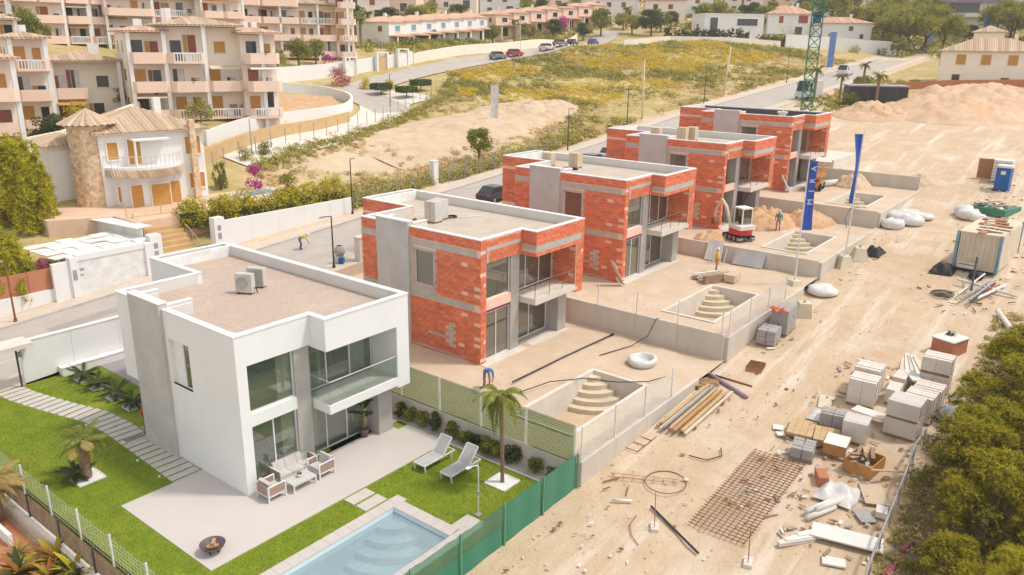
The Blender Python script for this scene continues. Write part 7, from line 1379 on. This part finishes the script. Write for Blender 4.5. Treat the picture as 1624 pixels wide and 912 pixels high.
hedge('dark cypress hedge in front of the modern white house',[(166,70.5),(178,61.5),(184,56)],1.6,3.4,None,'leaf_dark',350,26,.32); hedge('green hedge beside the white hipped house',[(186,54.5),(195,48.8)],1.6,2.6,None,'leaf_mid',351,26,.32); hedge('green hedge below the porches of the white terrace',[(110,103),(128,106),(146,110)],2.2,2.2,None,'leaf_mid',352,24,.3); hedge('olive hedge along the bank below the pink terrace',[(156,108),(175,106),(190,104)],2.4,2.2,None,'leaf_olive',353,24,.3); hedge('green hedge around the palm garden beside the street',[(137,16),(146,16.5)],1.8,1.8,None,'leaf_mid',354,40,.25)
hedge('clipped hedge along the cream terrace wall',[(30,62),(34,64.5)],1.4,1.2,None,'leaf_mid',355,40,.2)
# ---------------------------------------------------------------- pines at the right of the dirt track
def pine_crown(seed, n, R_, H, z0, m, dens=60):
    rr = np.random.default_rng(seed); cs = []
    for i in range(n):
        a = rr.uniform(0,6.283); h = rr.random(); q = rr.random()**.5; wr = R_*(1-.75*h**1.6); c = np.array([math.cos(a)*q*wr, math.sin(a)*q*wr, z0+h*H]); rad = rr.uniform(.36,.66)
        p = rr.normal(size=(dens,3)); p /= np.linalg.norm(p,axis=1,keepdims=True); p *= (rr.random(dens)**.4)[:,None]; p[:,2] = p[:,2]*.55+.1; cs.append(c+p*rad)
    return tufts('crown', np.concatenate(cs), 10, .155, .011, M[m], seed+1)
PCR = [pine_crown(400,62,2.5,3.6,1.0,'leaf_pine'), pine_crown(401,70,2.7,3.3,.9,'leaf_pine'), pine_crown(402,52,2.0,2.8,.7,'leaf_pine_yellow'), pine_crown(403,66,2.6,3.9,1.1,'leaf_pine')]
def highlight_mesh(seed, src, frac, m):  # yellow tufts over the upper crown paint sunlit highlights into the needle colour
    V = np.empty(len(src.vertices)*3,np.float32); src.vertices.foreach_get('co',V); V = V.reshape(-1,3,3)[:,0]; r = np.random.default_rng(seed); rad = np.hypot(V[:,0],V[:,1]); up_ = V[:,2]+.35*rad+r.normal(0,.35,len(V)); c = V[up_ > np.quantile(up_,1-frac)][::9]
    return tufts('highlight_tufts', c+np.array([0,0,.05]), 8, .16, .012, M[m], seed)
PSH = [highlight_mesh(410+k, PCR[k], .45, 'leaf_pine_yellow') for k in range(4)]
PINES = [(22.4,-23.6,0,1.0),(19.0,-23.3,1,.9),(25.6,-23.6,3,.95),(29.6,-24.6,1,1.0),(16.6,-23.2,3,.85),(14.2,-24.2,0,.9),(20.6,-26.6,1,1.1),(17.0,-26.4,0,1.05),(24.5,-27.2,3,1.1),(12.4,-26.4,1,1.0),(33.5,-25.5,0,1.0),(29.0,-28.5,3,1.1),(9.6,-25.4,2,1.0),(7.2,-24.0,2,.85),(4.4,-24.4,2,.9),(10.8,-23.6,1,.62),(14.0,-28.8,2,1.1),(6.6,-26.6,2,1.1),(20,-30,0,1.2),(38,-27.5,1,1.0),(10.2,-28.2,2,1.15),(45,-26,0,.9),(57,-25.5,3,.8)]
PL = {0:'dark bushy pine right behind the two-high block stack',1:'dark bushy pine behind the scrap crate and handrail end',2:'dark bushy pine behind the far end of the block row',3:'dark bushy pine beside the long white pipe',4:'dark bushy pine overhanging the handrail by the tan board',5:'dark bushy pine behind the faded pink tube',15:'small dark pine beside the bright pink tube'}
for k,(x,y,v,s) in enumerate(PINES):
    t = thing('pine_tree',PL[k] if k in PL else '%s pine in the thicket beside the dirt track' % ('yellow-green young' if v == 2 else 'dark bushy'),'pine tree',at(x,y,-.2),k*1.9,'pines beside the dirt track' if v != 2 else 'young pines beside the dirt track',s); link('crown', PCR[v], t); link('highlight_tufts', PSH[v], t)
    if k == 0:
        b = B().tube([(0,0,-.8),(.08,.05,1.6),(0,.1,3.6)],[.16,.12,.04],7); tr = b.build('trunk', M['bark'], t, True); TM = tr.data
        b = B().tube([(0,0,1.2),(.9,.2,1.7),(1.7,.2,2.1)],[.06,.045,.015],5); BM = b.build('branch', M['bark'], tr).data
    else: tr = link('trunk', TM, t); link('branch', BM, tr)
    for q in range(1,5): link('branch', BM, tr, (0,0,.3*q), rot=(0,0,q*1.5))
# scrub on the field, verge and around the pines: nobody could count it
def scrub(name, pts, m, size, per, leaf, seed, hgt=.6):
    r = np.random.default_rng(seed); C_ = [(x,y,float(z)+s*hgt*.5,s,s*hgt) for (x,y),z,s in zip(pts, terr([p[0] for p in pts],[p[1] for p in pts]), r.uniform(size[0],size[1],len(pts)))]
    return link(name, cloud(name, C_, per, leaf, M[m], seed+1, .4, .6, .35), kind='stuff')
r = np.random.default_rng(21); PF = np.stack([r.uniform(30,190,26000), r.uniform(31.2,84,26000)],1)
def infield(p):
    x, y = p[:,0], p[:,1]; o = (y < np.interp(x,[30,36,46,56,66,80,95,118,135,150,165,178,190],[43.5,46.3,49.6,53.8,58.3,64.5,76,76.8,77,78,68,57,49]))
    o &= ~((((x-66)/17)**2+((y-47.5)/8.5)**2 < .8)|(((x-82)/9)**2+((y-47)/7)**2 < .75)|(((x-48)/14)**2+((y-42)/4.2)**2 < .8)&(vnoise(x,y,2,9)<.75))
    return o&(y>31.4)
PF = PF[infield(PF)]; nz = vnoise(PF[:,0],PF[:,1],9,12)*.6+vnoise(PF[:,0],PF[:,1],3.5,13)*.4; far = np.clip((PF[:,0]-75)/30,0,1); u = r.random(len(PF))
sel = lambda c, n: PF[c][:n]
scrub('yellow_broom', sel((nz>.50)&(far>.25)&(PF[:,1]>42)&(u<.45),2400), 'broom', (.35,.85), 40, .17, 30); scrub('olive_scrub', sel((nz<.55)&(u<.5)&((far>.1)|(PF[:,1]<36.5)),1500), 'leaf_olive', (.35,1.0), 44, .17, 31); scrub('dry_grass', sel((u>.45),4200), 'dry', (.35,.9), 26, .19, 32, .35); scrub('dark_scrub', sel((nz<.45)&(u>.7)&(far>.2),520), 'leaf_mid', (.5,1.1), 50, .17, 33, .8)
vx = r.uniform(32.5,72,520); PV = np.stack([vx, 31.3+np.abs(r.normal(0,1.3,520))],1); scrub('verge_scrub', PV, 'leaf_olive', (.35,.95), 46, .13, 34, .9); scrub('verge_grass', PV+r.normal(0,.8,PV.shape)*[1,.3]+[0,.4], 'dry', (.3,.7), 36, .15, 35, .7)
dv = np.stack([r.uniform(30,84,420),np.zeros(420)],1); dv[:,1] = np.interp(dv[:,0],[30,36,46,56,66,80,84],[43.0,45.6,48.8,52.8,57.3,63.0,64.5])+r.normal(0,.8,420); scrub('verge_scrub', dv, 'leaf_olive', (.3,.8), 40, .14, 36, .8)
px_ = r.uniform(6,40,620); PW = np.stack([px_, -20.9-np.abs(r.normal(0,1.6,620))],1); scrub('weeds', PW[:330], 'leaf_olive', (.12,.38), 30, .07, 37, .7); scrub('weeds', PW[330:], 'dry', (.12,.35), 26, .08, 38, .6)
hx = np.stack([r.uniform(105,150,260),r.uniform(8,17.5,260)],1); scrub('weeds', hx, 'leaf_olive', (.3,.8), 26, .2, 39, .6)
fx = np.concatenate([np.stack([r.uniform(20,330,1500),r.uniform(95,260,1500)],1),np.stack([r.uniform(205,360,900),r.uniform(-40,100,900)],1)]); fx = fx[(fx[:,1]>120)|(fx[:,0]>200)]; gx_ = np.stack([r.uniform(98,205,420),r.uniform(88,110,420)],1); gx_ = gx_[gx_[:,1] > np.interp(gx_[:,0],[98,133,150,170,205],[89,89,93,100,108])]; scrub('hillside_greenery', gx_, 'leaf_olive', (.7,1.7), 50, .3, 42, .8); scrub('hillside_greenery', fx[::2], 'leaf_mid', (1.2,2.6), 60, .45, 40, .9); scrub('hillside_greenery', fx[1::2], 'leaf_olive', (1.0,2.4), 50, .45, 41, .8)

# ---------------------------------------------------------------- haze
hb = B().box(-60,480,-100,340,-30,95).build('haze', bpy.data.materials.new('haze'), kind='stuff'); hm = hb.data.materials[0]; hm.use_nodes = True; hn = hm.node_tree; hn.nodes.remove(hn.nodes['Principled BSDF'])
pv = hn.nodes.new('ShaderNodeVolumePrincipled'); pv.inputs['Color'].default_value = (1,.95,.90,1); pv.inputs['Density'].default_value = .00035; pv.inputs['Anisotropy'].default_value = -.25; hn.links.new(pv.outputs[0], hn.nodes['Material Output'].inputs['Volume'])
sc.cycles.volume_bounces = 0
